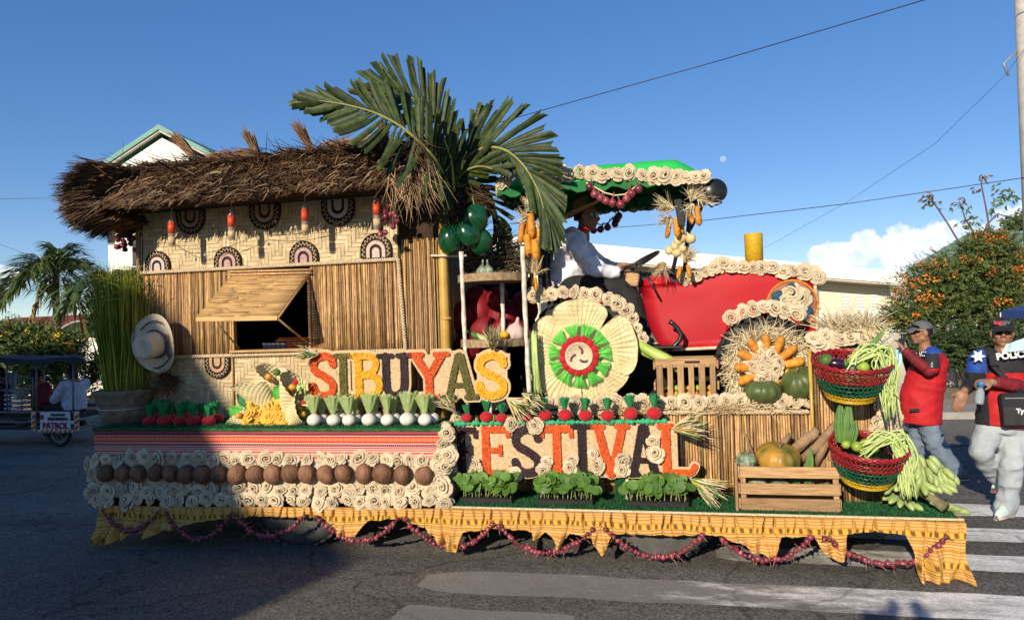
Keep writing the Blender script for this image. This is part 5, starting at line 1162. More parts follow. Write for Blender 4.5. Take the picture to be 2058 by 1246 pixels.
# canopy
cn = [at(1002, 358, .55), at(1418, 356, .55), at(1335, 424, 1.75), at(1010, 436, 1.75)]
c0x, c1x = at(1000, 356, .55).x, at(1416, 356, .55).x; zc_ = at(1250, 356, .55).z
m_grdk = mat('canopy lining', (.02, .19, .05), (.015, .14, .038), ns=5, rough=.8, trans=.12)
def cann(u, v):
    x = c0x+u*(c1x-c0x); y = .52+v*1.22
    e = min(1, (1-abs(2*u-1))/.26); zz = .16*e**.8*min(1, (1-abs(2*v-1))/.3)**.7
    return V((x, y, zc_-.02+zz+.012*noise.noise(V((x*3, y*3, 0)))))
can = mk('canopy', MB().grid(cann, 44, 22), m_green, trc)
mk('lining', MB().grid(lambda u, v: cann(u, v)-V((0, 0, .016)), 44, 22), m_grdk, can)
mb = MB(); per = [(c0x+(c1x-c0x)*i/30, .52) for i in range(31)]+[(c1x, .52+1.22*i/16) for i in range(1, 17)]+[(c1x-(c1x-c0x)*i/30, 1.74) for i in range(1, 31)]+[(c0x, 1.74-1.22*i/16) for i in range(1, 17)]
k = len(per); dr = .075
mb.v = [V((x, y, zc_-.012)) for x, y in per]+[V((x, y, zc_-.012-dr+.02*sin(i*1.9))) for i, (x, y) in enumerate(per)]
for i in range(k-1): mb.f.append((i, i+1, k+i+1, k+i)); mb.m.append(0)
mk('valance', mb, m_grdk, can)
for i in range(7):
    u = .08+.14*i; mk('canopy_rib', MB().tube([cann(u, j/10)-V((0, 0, .03)) for j in range(11)], .009, 5), m_blackgl, can)
for v_ in (.06, .5, .94): mk('canopy_rib', MB().tube([cann(j/10*.96+.02, v_)-V((0, 0, .035)) for j in range(11)], .009, 5), m_blackgl, can)
roses_px(trc, [(1112, 349), (1124, 347), (1141, 348), (1165, 345), (1190, 348), (1214, 350), (1240, 349), (1263, 349), (1290, 352), (1313, 356), (1335, 352), (1358, 354), (1378, 359), (1396, 354), (1412, 355)], .50, .062, (.1, -1, .15), 2)
roses_px(trc, [(1004, 370), (1016, 360), (1030, 354), (1046, 352), (1062, 352), (1080, 351), (1097, 350)], .50, .058, (-.2, -1, .1), 2)
for i in range(9): rose(trc, V((c0x-.01, .58+i*.135, zc_-.05)), .056, (-1, -.3, 0))
for i in range(20): rose(trc, V((c0x+.04+(c1x-c0x-.08)*i/19, 1.76, zc_-.06)), .056, (0, 1, -.3))
for i in range(5): rose(trc, V((c1x+.01, .7+i*.22, zc_-.045)), .052, (1, -.2, 0))
def pole(a, b_): mk('canopy_post', MB().tube([a, b_], .018, 8), m_blackgl, trc)
pole(at(1374, 568, .9), at(1392, 366, .62)); pole(at(1346, 575, 1.5), V((c1x-.1, 1.65, zc_))); pole(at(1073, 605, .7), V((c0x+.2, .62, zc_))); pole(V((c0x+.2, 1.62, ZD+.3)), V((c0x+.2, 1.62, zc_)))
mk('canopy_post', MB().tube([at(1383, 470, .8), at(1412, 415, .62), at(1424, 395, .6)], .012, 6), m_blackgl, trc)
# work lamp at the canopy corner
lc = at(1437, 384, .60); M = Matrix.Translation(lc) @ frame((.35, -.93, .06)).to_4x4(); r = 24/ppm(lc)
lamp = mk('work_lamp', MB().lathe([(.02, -.11), (r*.55, -.10), (r*.9, -.05), (r, 0), (r, .02), (r*.93, .03), (r*.3, .045), (.001, .048)], 32, M), m_blackgl, trc)
mk('lamp_bracket', MB().tube([at(1400, 372, .62), lc+V((-.03, .06, -.02))], .014, 6), m_metal, lamp)
mk('lamp_cable', MB().tube([at(1412, 400, .62), at(1430, 416, .62), at(1450, 408, .63), at(1446, 396, .63)], .008, 6), m_blackgl, lamp)
# ------------------------------------------------------------------ corn, garlic and onion bunches hung on the tractor
def cobmesh():
    mb = MB(); nu, nv = 20, 25
    def fn(u, v):
        r = .027*(1 if v < .6 else sqrt(max(0, 1-((v-.6)/.42)**2.4)))*(.86+.3*min(.5, v)); i, j = round(u*nu), round(v*(nv-1))
        r *= (1+.10*((i % 2)*2-1)*(1 if j % 2 else .15)); r = max(r*(1-.9*max(0, v-.9)/.1), .0015); a = 2*pi*u
        return V((r*cos(a), r*sin(a), v*.16))
    mb.grid(fn, nu, nv, True); return mesh('corn_cob', mb, m_corn)
COB = cobmesh()
def bunch(name, label, cat, cobs, tufts, Y, group=None, straw=None):
    t = thing(name, label, cat, at(cobs[0][0], cobs[0][1], Y), group)
    for (x0, y0, x1, y1) in cobs:
        a, b_ = at(x0, y0, Y+rnd.uniform(-.05, .03)), at(x1, y1, Y+rnd.uniform(-.05, .03)); d = b_-a; link('corn_cob', COB, t, a, frame(d, (0, -1, .1)), V((d.length/.16*.95, d.length/.16*.95, d.length/.16)))
    for (px, py, dx, dy, n, ln) in tufts:
        p = at(px, py, Y-.03); tuft(mb := MB(), p, V((dx, -.25, -dy)), n, ln/235, .0036, 1.0, .5); q = mk('husk_tuft', mb, straw or m_husk, t, False)
    return t
bunch('corn_bunch', 'bundle of orange corn cobs with shaggy husks beside the driver at the rear canopy post', 'corn bunch', [(1058, 440, 1052, 488), (1066, 430, 1070, 480), (1060, 470, 1064, 518), (1074, 470, 1078, 525), (1080, 448, 1086, 490), (1050, 450, 1046, 490)], [(1068, 425, 0, -1, 90, 24), (1062, 440, -.6, -.3, 60, 22), (1078, 455, .8, 0, 60, 20), (1066, 415, .2, -1, 60, 20)], .5, 'corn bunches on the tractor')
bunch('corn_bunch', 'single corn cob with grey husk low on the rear post above the fender roses', 'corn bunch', [(1074, 558, 1078, 586), (1070, 556, 1070, 575)], [(1076, 552, .2, -1, 70, 26), (1070, 545, -.5, -.6, 40, 22)], .5, 'corn bunches on the tractor', m_straw)
bunch('corn_bunch', 'corn cobs with straw colour husks topmost at the front post under the lamp', 'corn bunch', [(1384, 420, 1392, 450), (1400, 415, 1406, 455), (1358, 437, 1362, 478), (1366, 440, 1372, 470), (1345, 450, 1340, 480)], [(1390, 402, .2, -.8, 110, 34), (1400, 398, .8, .1, 60, 30), (1352, 420, -.6, -.2, 70, 30), (1348, 440, -1, .3, 50, 26), (1392, 412, -.5, .4, 50, 24)], .62, 'corn bunches on the tractor')
bunch('corn_bunch', 'pair of corn cobs with grey husks hanging at the hood roses', 'corn bunch', [(1368, 535, 1362, 562), (1382, 533, 1387, 560)], [(1376, 525, .4, -1, 80, 26), (1380, 522, .9, -.6, 40, 24), (1336, 530, -.3, .4, 90, 26)], .72, 'corn bunches on the tractor', m_straw)
gb = thing('onion_cluster', 'cluster of cream white onions tied to the front canopy post', 'onions', at(1375, 490, .66))
for (px, py, r_) in ((1370, 478, 11), (1388, 480, 11), (1362, 486, 9), (1345, 504, 9), (1360, 508, 10), (1356, 496, 8), (1372, 500, 8)):
    p = at(px, py, .66+rnd.uniform(-.03, .03)); r = r_/ppm(p); mk('onion', MB().lathe([(.001, -r), (r*.7, -r*.72), (r, 0), (r*.75, r*.65), (r*.2, r*1.05), (r*.1, r*1.5), (.001, r*1.55)], 16), m_lime if False else mat('cream onion skin', (.68, .54, .28), (.58, .42, .18), ns=20, rough=.4) if 'cream onion skin' not in MATS else MATS['cream onion skin'], gb, loc=p, rot=(rnd.uniform(-.6, .6), rnd.uniform(-.6, .6), 0))
blt = at(1366, 428, .56); o = mk('leather_pouch', MB().bbox(blt, (.055, .03, .21), .012, Matrix.Rotation(-.12, 3, 'Y')), m_black, None, False); tag(o, 'small dark sheath hung at the front canopy post between corn cobs', 'sheath')
# onion meshes and hanging strings
def onion_mesh(k):
    r = .016; mb = MB(); mb.lathe([(.001, -r*.95), (r*.55, -r*.85), (r*.95, -r*.3), (r, .1*r), (r*.72, r*.62), (r*.3, r*1.0), (r*.2, r*1.3)], 10, None, 0)
    mb.lathe([(r*.2, r*1.3), (r*.16, r*1.7), (r*.1, r*2.1+.006*k), (.001, r*2.2+.008*k)], 6, Matrix.Rotation(.2*k, 4, 'X'), 1); return mesh('onion', mb, [m_onion, m_onionstem])
ONI = [onion_mesh(k) for k in range(3)]
st = thing('onion_string', 'swag of large red onions on a pale stem hung under the canopy edge', 'onion string', at(1230, 400, .52))
mk('cord', MB().tube([at(x, y, .50) for x, y in ((1178, 368), (1198, 378), (1216, 388), (1236, 393), (1256, 391), (1274, 378), (1286, 368))], .006, 6), m_husk, st)
for (px, py) in ((1185, 376), (1195, 391), (1207, 398), (1218, 404), (1231, 408), (1247, 411), (1259, 400), (1269, 389), (1283, 380)): link('onion', ONI[rnd.randrange(3)], st, at(px, py, .48), (rnd.uniform(-.4, .4), rnd.uniform(-.4, .4), rnd.random()*6), 2.05)
st = thing('onion_string', 'far swag of onions dark against the sky past the driver hat', 'onion string', at(1220, 450, 1.7))
mk('cord', MB().tube([at(x, y, 1.7) for x, y in ((1190, 440), (1205, 452), (1222, 448), (1240, 430))], .006, 6), m_onionstem, st)
for (px, py) in ((1193, 463), (1207, 461), (1221, 457), (1236, 450), (1240, 441), (1244, 434)): link('onion', ONI[rnd.randrange(3)], st, at(px, py, 1.68), (rnd.uniform(-.4, .4), rnd.uniform(-.4, .4), rnd.random()*6), 2.2)
# ================================================================== GARLANDS OF SMALL RED ONIONS UNDER THE SKIRT
GL = [((207, 1022), (320, 1027), (258, 1066), 'short garland of red onions at the shaded far end of the skirt'), ((330, 1028), (465, 1030), (400, 1082), 'garland of red onions in the shade below the first coconuts'),
      ((468, 1030), (615, 1031), (538, 1078), 'garland of red onions beginning where the shade ends, before the rear tyre'), ((632, 1035), (800, 1042), (720, 1086), 'garland of red onions crossing a hanging skirt point next to the rear tyre'),
      ((812, 1042), (992, 1052), (905, 1100), 'garland of red onions under the corner of the striped platform'), ((1000, 1052), (1194, 1062), (1092, 1110), 'garland of red onions below the first seedling trays and the letters E S T'),
      ((1211, 1060), (1414, 1070), (1322, 1120), 'garland of red onions draped in front of the front tyre'), ((1446, 1080), (1634, 1075), (1545, 1126), 'garland of red onions below the wide pumpkin crate'),
      ((1651, 1075), (1906, 1075), (1790, 1134), 'longest garland of red onions ending on the long corner drape')]
for a, b_, lo, lab in GL:
    Y = -.085; P = catenary(at(*a, Y), at(*b_, Y), at(*lo, Y), 60); ln = sum((P[i+1]-P[i]).length for i in range(59))
    t = thing('onion_garland', lab, 'garland', at(*lo, Y), 'onion garlands hung along the skirt')
    mk('cord', MB().tube(P, .003, 4), m_onionstem, t); n = min(38, int(ln/.030)); acc = 0; k = 0
    for i in range(n):
        u = (i+.5)/n*59; j = min(int(u), 58); p = P[j].lerp(P[j+1], u-j); s = rnd.choice((-1, 1))
        s_ = rnd.uniform(.95, 1.4); d = V((rnd.gauss(0, .6), rnd.gauss(-.3, .5), s*.7+rnd.gauss(0, .5))).normalized()
        link('onion', ONI[rnd.randrange(3)], t, p+V((rnd.gauss(0, .003), rnd.gauss(0, .006), rnd.gauss(0, .005))), frame(d, rv()), s_)
# ================================================================== LETTER SIGNS
def thick(x0, z0, x1, z1, t, e=0.0):
    a, b_ = V((x0, z0)), V((x1, z1)); d = (b_-a).normalized(); n = V((-d.y, d.x)); a -= d*e; b_ += d*e
    return [tuple(a+n*t/2), tuple(a-n*t/2), tuple(b_-n*t/2), tuple(b_+n*t/2)]
def octo(x, z, r, n=10): return [(x+r*cos(2*pi*i/n+.3), z+r*sin(2*pi*i/n+.3)) for i in range(n)]
def spine(pts, t, e=0, n=5):
    out = []; S = []; P = [V(p) for p in pts]
    for i in range(len(P)-1):
        a, b_, c, d = P[max(i-1, 0)], P[i], P[i+1], P[min(i+2, len(P)-1)]
        for j in range(n): u = j/n; S.append(.5*((2*b_)+(c-a)*u+(2*a-5*b_+4*c-d)*u*u+(3*b_-a-3*c+d)*u**3))
    S.append(P[-1])
    for i in range(len(S)-1):
        out.append(thick(*S[i], *S[i+1], t+2*e))
    for i, s in enumerate(S): out.append(octo(s.x, s.y, t/2+e))
    return out
def glyph(ch, x0, x1, z0, z1, t, e=0.0):
    """slab serif capital as 2d pieces; e widens every piece"""
    w_, h = x1-x0, z1-z0; X = lambda u: x0+u*w_; Z = lambda v: z0+v*h; st_ = t*.62; out = []
    def T(u0, v0, u1, v1, k=1.0): out.append(thick(X(u0), Z(v0), X(u1), Z(v1), t*k+2*e, e))
    def O(u, v, r): out.append(octo(X(u), Z(v), r+e))
    def serif(u, v, half): out.append(thick(X(u)-half, Z(v), X(u)+half, Z(v), st_+2*e, e)); out.append(octo(X(u)-half, Z(v), st_*.5+e)); out.append(octo(X(u)+half, Z(v), st_*.5+e))
    bv, tv = st_*.5/h, 1-st_*.5/h
    if ch == 'S':
        out += spine([(X(a), Z(b_)) for a, b_ in ((.86, .74), (.80, .85), (.62, .915), (.42, .91), (.22, .83), (.16, .71), (.24, .60), (.42, .53), (.60, .46), (.78, .37), (.84, .25), (.76, .13), (.56, .08), (.36, .09), (.2, .17), (.13, .29))], t, e)
        out.append(thick(X(.86), Z(.70), X(.88), Z(.90), t*.7+2*e, e)); out.append(thick(X(.13), Z(.32), X(.11), Z(.12), t*.7+2*e, e))
    elif ch == 'I': T(.5, .03, .5, .97); serif(.5, bv, w_*.42); serif(.5, tv, w_*.42)
    elif ch == 'B':
        T(.26, .03, .26, .97); serif(.2, bv, w_*.16); serif(.2, tv, w_*.16)
        out += spine([(X(a), Z(b_)) for a, b_ in ((.26, .925), (.55, .925), (.74, .86), (.78, .74), (.70, .60), (.5, .53), (.28, .52))], t*.86, e); out += spine([(X(a), Z(b_)) for a, b_ in ((.28, .52), (.6, .51), (.82, .42), (.87, .28), (.80, .14), (.6, .075), (.26, .075))], t*.9, e)
    elif ch == 'U':
        out += spine([(X(a), Z(b_)) for a, b_ in ((.23, .94), (.23, .4), (.26, .22), (.38, .11), (.54, .09), (.68, .14), (.78, .26), (.80, .42), (.80, .94))], t*.95, e); serif(.22, tv, w_*.21); serif(.8, tv, w_*.19)
    elif ch == 'Y': T(.16, .93, .5, .47); T(.84, .93, .5, .47); T(.5, .5, .5, .04); serif(.17, tv, w_*.16); serif(.83, tv, w_*.16); serif(.5, bv, w_*.22)
    elif ch == 'A': T(.47, .96, .17, .05, .82); T(.53, .96, .83, .05); T(.3, .31, .7, .31, .62); serif(.16, bv, w_*.15); serif(.84, bv, w_*.15); O(.5, .93, t*.5)
    elif ch == 'F': T(.28, .03, .28, .97); T(.2, .925, .9, .925, .8); T(.28, .52, .68, .52, .62); serif(.26, bv, w_*.24); serif(.16, tv, w_*.1); T(.9, .93, .9, .77, .55); T(.68, .62, .68, .42, .5)
    elif ch == 'E': T(.26, .03, .26, .97); T(.16, .925, .88, .925, .8); T(.26, .52, .66, .52, .62); T(.16, .075, .88, .075, .8); T(.88, .93, .9, .77, .55); T(.9, .08, .95, .22, .55); T(.66, .63, .66, .41, .5)
    elif ch == 'T': T(.5, .03, .5, .95); T(.08, .925, .92, .925, .85); T(.08, .93, .06, .75, .55); T(.92, .93, .94, .75, .55); serif(.5, bv, w_*.24)
    elif ch == 'V': T(.16, .95, .47, .07); T(.84, .95, .53, .07); serif(.16, tv, w_*.15); serif(.84, tv, w_*.15); O(.5, .06, t*.5)
    elif ch == 'L': T(.24, .03, .24, .97); T(.16, .075, .8, .075, .82); serif(.24, tv, w_*.16); out += spine([(X(.72), Z(.075)), (X(.86), Z(.10)), (X(.94), Z(.2))], t*.7, e)
    return out
def inside(p, q):
    r = False; j = len(q)-1
    for i in range(len(q)):
        if (q[i][1] > p[1]) != (q[j][1] > p[1]) and p[0] < (q[j][0]-q[i][0])*(p[1]-q[i][1])/(q[j][1]-q[i][1])+q[i][0]: r = not r
        j = i
    return r
def kernels(mb, polys, y, s=.0112):
    bbs = [(min(p[0] for p in q), max(p[0] for p in q), min(p[1] for p in q), max(p[1] for p in q)) for q in polys]
    xa_, xb_ = min(b_[0] for b_ in bbs), max(b_[1] for b_ in bbs); za, zb = min(b_[2] for b_ in bbs), max(b_[3] for b_ in bbs)
    j = 0; z = za
    while z < zb:
        x = xa_+(.5*s if j % 2 else 0)
        while x < xb_:
            p = (x+rnd.uniform(-.25, .25)*s, z+rnd.uniform(-.25, .25)*s)
            if any(b_[0] <= p[0] <= b_[1] and b_[2] <= p[1] <= b_[3] and inside(p, q) for b_, q in zip(bbs, polys)):
                a = rnd.random()*pi; r0, r1, h = s*.66, s*.46, s*rnd.uniform(.35, 1.05); ca, sa = cos(a), sin(a); o = y+rnd.uniform(-.001, .001)
                P = [(p[0]+ca*r0, o, p[1]+sa*r0), (p[0]-sa*r1, o, p[1]+ca*r1), (p[0]-ca*r0, o, p[1]-sa*r0), (p[0]+sa*r1, o, p[1]-ca*r1)]
                T_ = [(p[0]+ca*r0*.55, o-h, p[1]+sa*r0*.55), (p[0]-sa*r1*.55, o-h, p[1]+ca*r1*.55), (p[0]-ca*r0*.55, o-h, p[1]-sa*r0*.55), (p[0]+sa*r1*.55, o-h, p[1]-ca*r1*.55)]
                mb.add(P+T_, [(4, 7, 6, 5), (0, 1, 5, 4), (1, 2, 6, 5), (2, 3, 7, 6), (3, 0, 4, 7)])
            x += s
        z += s*.86; j += 1
    return mb
def sign(t, letters, Y, tk, marg, rect=None):
    bp = [] if rect is None else [rect]; geo = []
    for (ch, x0, x1, y0, y1, m_) in letters:
        a, b_ = at(x0, y1, Y), at(x1, y0, Y); g_ = (ch, a.x, b_.x, a.z, b_.z); geo.append((g_, m_)); bp += glyph(*g_, tk*1.04, marg); xm, zm, e_ = (g_[1]+g_[2])/2, (g_[3]+g_[4])/2, .012
        if rect is None:
            if ch in 'SIBU': bp.append([(g_[1]+e_, g_[3]+e_), (g_[2]-e_, g_[3]+e_), (g_[2]-e_, g_[4]-e_), (g_[1]+e_, g_[4]-e_)])
            elif ch == 'Y': bp.append([(g_[1]+e_, g_[4]-.03), (xm, zm-.05), (g_[2]-e_, g_[4]-.03), (xm, g_[4]-.02)]); bp.append([(xm, g_[3]+.03), (g_[2]+.03, g_[3]+.03), (g_[2]+.03, g_[4]-.03), (xm, zm)])
            elif ch == 'A': bp.append([(g_[1]+.03, g_[3]+.01), (g_[2]-.03, g_[3]+.01), (xm+.02, g_[4]-.02), (xm-.02, g_[4]-.02)])
    mk('backboard', union_plate(bp, Y, Y+.02), m_banig, t, False)
    for (g_, m_) in geo:
        lt = glyph(*g_, tk); o = mk('letter', union_plate(lt, Y-.018, Y-.002), m_, t, False); o['label'] = 'letter %s covered in grain' % g_[0]
        q = mk('grain', kernels(MB(), lt, Y-.0175), m_, o, False); q['kind'] = 'stuff'
YS = .22
s1 = thing('sibuyas_sign', 'upper grain covered letter sign reading SIBUYAS', 'sign', at(820, 760, YS))
sign(s1, [('S', 624, 678, 707, 803, m_or), ('I', 676, 706, 709, 801, m_ol), ('B', 706, 771, 708, 801, m_ye), ('U', 764, 825, 709, 803, m_dk), ('Y', 826, 901, 706, 803, m_or), ('A', 892, 957, 708, 803, m_ol), ('S', 957, 1021, 706, 802, m_ye)], YS, .062, .022)
for (x, y0, y1) in ((700, 800, 858), (850, 800, 858)): mk('stake', MB().tube([at(x, y0, YS+.03), V((at(x, y1, YS+.03).x, YS+.03, ZB))], .012, 6), m_white, s1)
mk('stake', MB().tube([at(985, 790, YS+.03), V((at(985, 900, YS+.03).x, YS+.03, ZL+.01))], .014, 6), m_white, s1)
YF = .24
s2 = thing('festival_sign', 'lower grain covered letter sign reading FESTIVAL with husk roses between its letters', 'sign', at(1160, 900, YF))
ra, rb = at(918, 958, YF), at(1360, 850, YF)
sign(s2, [('F', 917, 961, 857, 955, m_dk), ('E', 961, 1029, 855, 957, m_or), ('S', 1029, 1090, 854, 957, m_dk), ('T', 1088, 1152, 853, 957, m_or), ('I', 1153, 1188, 851, 957, m_dk), ('V', 1193, 1262, 851, 957, m_or), ('A', 1263, 1324, 851, 957, m_dk), ('L', 1322, 1398, 850, 957, m_or)], YF, .062, .014,
     [(ra.x, at(1140, 958, YF).z), (rb.x, at(1140, 958, YF).z), (rb.x, at(1300, 855, YF).z), (ra.x, at(960, 858, YF).z)])
roses_px(s2, [(1028, 852), (1076, 857), (952, 932), (954, 945), (1031, 953), (1098, 928), (1093, 946), (1150, 924), (1146, 940), (1193, 913), (1198, 937), (1252, 928), (1251, 945), (1313, 886), (1318, 912)], YF-.045, .052, (0, -1, .1), 1)
for x in (940, 1090, 1260, 1350): mk('stake', MB().tube([at(x, 950, YF+.03), V((at(x, 990, YF+.03).x, YF+.03, ZL+.01))], .014, 6), m_white, s2)
mb = MB()
def rib_(u, v):
    x = ra.x+u*(at(1340, 850, YF).x-ra.x); a = v*2*pi; r = .020*(1+.35*sin(x*70+3*sin(x*13))+.35*sin(x*171)); return V((x, YF-.004+r*cos(a), at(930+u*410, 851-u*5, YF).z+r*sin(a)*.9))
mb.grid(rib_, 150, 8); mk('tulle_ruffle', mb, m_tullemint, s2)
# felt radishes
def pleat(mb, r, n=9, dep=.10, sq=.88, seg=27):
    def fn(u, v):
        a = 2*pi*u; t = -cos(pi*v); rr = sin(pi*v); z = t*r*sq; k = max(0, t)**1.5
        rr = rr*r*(1-dep*k*(.5+.5*cos(n*a))) + (.10*r if v > .97 else 0); return V((rr*cos(a), rr*sin(a), z+r*sq))
    return mb.grid(fn, seg, 13, True)
def fluff(mb, r0, r1, h, z0=0, n=30, pl=7, fan=1.0, seed=0):
    r = random.Random(seed); ph = r.random()*6
    def fn(u, v):
        a = 2*pi*u; q = r0+(r1-r0)*v**.8; q *= 1+.22*v*sin(pl*a+ph)+.1*v*sin((pl*2+1)*a); return V((q*cos(a), q*sin(a)*fan, z0+h*v*(1+.10*v*sin(3*a+ph))))
    return mb.grid(fn, n, 6, True)
rad = thing('felt_radish', '', 'radish', (0, 0, 0)); mk('bulb', pleat(MB(), .062, 9, .12, .72), m_redfelt, rad)
mb = fluff(MB(), .012, .040, .11, .075); fluff(mb, .01, .026, .12, .075, seed=3); mb.ell((0, 0, .15), (.032, .03, .04), 14, 8, None, 0, lambda a, z: 1+.15*cos(5*a)); mk('leaf_tuft', mb, m_tulledk, rad)
ORD = ['first', 'second', 'third', 'fourth', 'fifth', 'sixth', 'seventh', 'eighth', 'ninth', 'tenth', 'eleventh', 'twelfth', 'thirteenth', 'fourteenth']
for i, (px, py) in enumerate([(301, 856), (316, 850), (333, 857), (346, 850), (361, 856), (377, 849), (390, 856), (405, 849), (419, 855), (436, 850)]):
    Y = .12 if i % 2 == 0 else .24; p = at(px, py, Y)
    place(rad, USED, (p.x, Y, ZB+.008), 'shaded red felt radish with green tuft, %s along the row from the burlap pot' % ORD[i], 'felt radishes beside the burlap pot', (rnd.uniform(-.1, .1), rnd.uniform(-.1, .1), rnd.random()*6), rnd.uniform(.88, 1.02))
puff = thing('radish_puff', '', 'radish', (0, 0, 0)); mk('bulb', pleat(MB(), .052, 11, .14, .84), m_redfelt, puff); mb = fluff(MB(), .010, .034, .085, .08, pl=5); fluff(mb, .008, .02, .09, .08, seed=5); mk('leaf_tuft', mb, m_tulledk, puff)
for i, (px, py, s_, wh) in enumerate([(940, 848, .8, 'above the letter F'), (979, 848, .98, 'above the letter E'), (1010, 849, .86, 'under the yellow S'), (1060, 848, .92, 'above the middle of the lower S'), (1098, 845, .98, 'above the near end of the letter T'), (1138, 845, 1.02, 'above the far end of the letter T'), (1178, 846, 1.0, 'above the letter I'), (1222, 846, .98, 'above the letter V'), (1269, 843, 1.05, 'between the letters V and A'), (1315, 843, 1.08, 'last, by the letter L')]):
    p = at(px, py, YF+.01); place(puff, USED, (p.x, YF-.01, p.z), 'red felt radish on the FESTIVAL sign, %s' % wh, 'felt radishes on the FESTIVAL sign', (0, rnd.uniform(-.1, .1), rnd.random()*6), s_)
gar = thing('cloth_garlic', '', 'garlic', (0, 0, 0)); mk('bulb', pleat(MB(), .052, 12, .10, .88), m_garlic, gar)
mb = fluff(MB(), .012, .058, .14, .085, 36, 9, .45, 1); fluff(mb, .01, .03, .13, .085, 24, 6, .5, 2); mk('leaf_fan', mb, m_tulle, gar)
for i, (px, py) in enumerate([(632, 858), (649, 852), (671, 857), (685, 850), (703, 858), (716, 849), (741, 857), (757, 852), (780, 858), (794, 852), (818, 858), (832, 852), (856, 859), (870, 851)]):
    Y = .10 if i % 2 == 0 else .20; p = at(px, py, Y)
    place(gar, USED, (p.x, Y, ZB+.008), 'white cloth garlic bulb with pale green fan, %s along the row from the yellow roses' % ORD[i], 'cloth garlic along the platform edge', (0, rnd.uniform(-.12, .12), rnd.uniform(-.7, .7)), rnd.uniform(1.02, 1.16)*(1 if i % 2 == 0 else .92))
# ================================================================== BOUQUET OF WOVEN CONES AND YELLOW ROSES
def cone(lab, tip, rim, rpx, Y, fruits):
    a, b_ = at(*tip, Y), at(*rim, Y-.06); d = b_-a; r = rpx/ppm(b_); t = thing('woven_cone', lab, 'woven cone', a, 'woven cones in the bouquet')
    R_ = frame(d, (0, -1, .2)); ln = d.length
    def fn(u, v):
        an = 2*pi*u; q = .01+r*v*(1+.06*sin(3*an)); z = ln*v*(1+.16*v*cos(an)); z_ = .0035*(1 if (int(u*36)+int(v*20)) % 2 else -1); return a + R_ @ V((cos(an)*(q+z_), sin(an)*(q+z_), z))
    mk('cone', MB().grid(fn, 108, 60, True), m_buri, t)
    return t, b_, R_, r
FR = []
def fruit(nm, lab, cat, p, r, m_, sq=.9, grp=None, ribs=0):
    if isinstance(r, (int, float)): r = (r, r, r*sq)
    o = mk(nm, MB().ell((0, 0, 0), r, 16, 11, None, 0, (lambda a, z: 1+.06*cos(ribs*a)) if ribs else None), m_, None, loc=p, rot=(rnd.uniform(-.4, .4), rnd.uniform(-.4, .4), rnd.random()*6)); tag(o, lab, cat, grp); return o
YBQ = .3
cone('topmost woven cone of the bouquet, opening upward beside the hut post', (545, 815), (552, 752), 33, YBQ+.02, 0)
cone('widest pale woven cone of the bouquet with its closed side outward', (560, 850), (508, 768), 36, YBQ-.04, 0)
cone('woven cone of the bouquet holding tomatoes and green peppers', (568, 855), (596, 776), 33, YBQ-.07, 0)
cone('small woven cone of the bouquet lying lowest by the garlic', (562, 866), (614, 815), 28, YBQ-.10, 0)
cone('shaded woven cone of the bouquet pointing toward the radishes', (540, 865), (478, 832), 20, YBQ-.03, 0)
YBQ -= .08
fl_ = [(540, 757, 8, m_tom, 'orange tomato in the topmost cone'), (556, 748, 8, m_okra, 'green tomato in the topmost cone'), (575, 782, 7, m_tom, 'small tomato at the near rim of the middle cone'), (588, 778, 8, m_tom, 'bright orange tomato in the middle cone'), (580, 790, 6, m_redfelt, 'small red pepper below the tomatoes of the middle cone'), (596, 768, 8, m_redfelt, 'red tomato at the back of the middle cone'),
       (602, 820, 7, m_tom, 'orange tomato in the lowest cone'), (608, 832, 8, m_tom, 'yellowish tomato at the lip of the lowest cone'), (612, 808, 7, m_redfelt, 'dark red tomato deep in the lowest cone'), (480, 835, 7, m_tom, 'shaded tomato in the cone near the radishes')]
for (px, py, r_, m_, lab) in fl_: p = at(px, py, YBQ-.1); fruit('tomato', lab, 'tomato', p, r_/ppm(p), m_, .88, 'tomatoes in the bouquet')
pep = thing('pepper_bundle', 'thin green peppers spilling from the middle cone', 'peppers', at(605, 780, YBQ-.1))
for k in range(12): p = at(600+rnd.uniform(-6, 14), 776+rnd.uniform(-10, 16), YBQ-.1); d = V((rnd.gauss(.4, .4), -.3, rnd.gauss(.4, .4))).normalized()*.09; mk('pepper', MB().tube([p-d*.5, p, p+d*.5], [.003, .009, .006], 7), m_bean, pep)
pep = thing('pepper_bundle', 'few green peppers in the lowest cone beside the garlic', 'peppers', at(618, 815, YBQ-.1))
for k in range(7): p = at(616+rnd.uniform(-5, 8), 808+rnd.uniform(-10, 12), YBQ-.12); d = V((rnd.gauss(.4, .4), -.3, rnd.gauss(.4, .4))).normalized()*.08; mk('pepper', MB().tube([p-d*.5, p, p+d*.5], [.003, .009, .006], 7), m_bean, pep)
yr_ = thing('yellow_rose_cluster', 'cluster of yellow paper roses with green tulle at the foot of the woven cones', 'paper flowers', at(535, 855, .2))
YRS = []
for rm in ROSES: q = rm.copy(); q.materials[0] = m_yrose; YRS.append(q)
for (px, py, r_) in ((512, 812, 17), (500, 832, 16), (497, 846, 14), (518, 832, 20), (540, 818, 20), (562, 818, 19), (540, 838, 19), (556, 834, 17), (525, 850, 16), (545, 852, 16), (575, 848, 20), (508, 850, 13), (565, 840, 15), (576, 822, 14)):
    p = at(px, py, .13+.05*rnd.random()); r = r_/ppm(p); link('rose', rnd.choice(YRS), yr_, p, frame(V((rnd.gauss(0, .3), -1, .35+rnd.gauss(0, .2))), rv()), r)
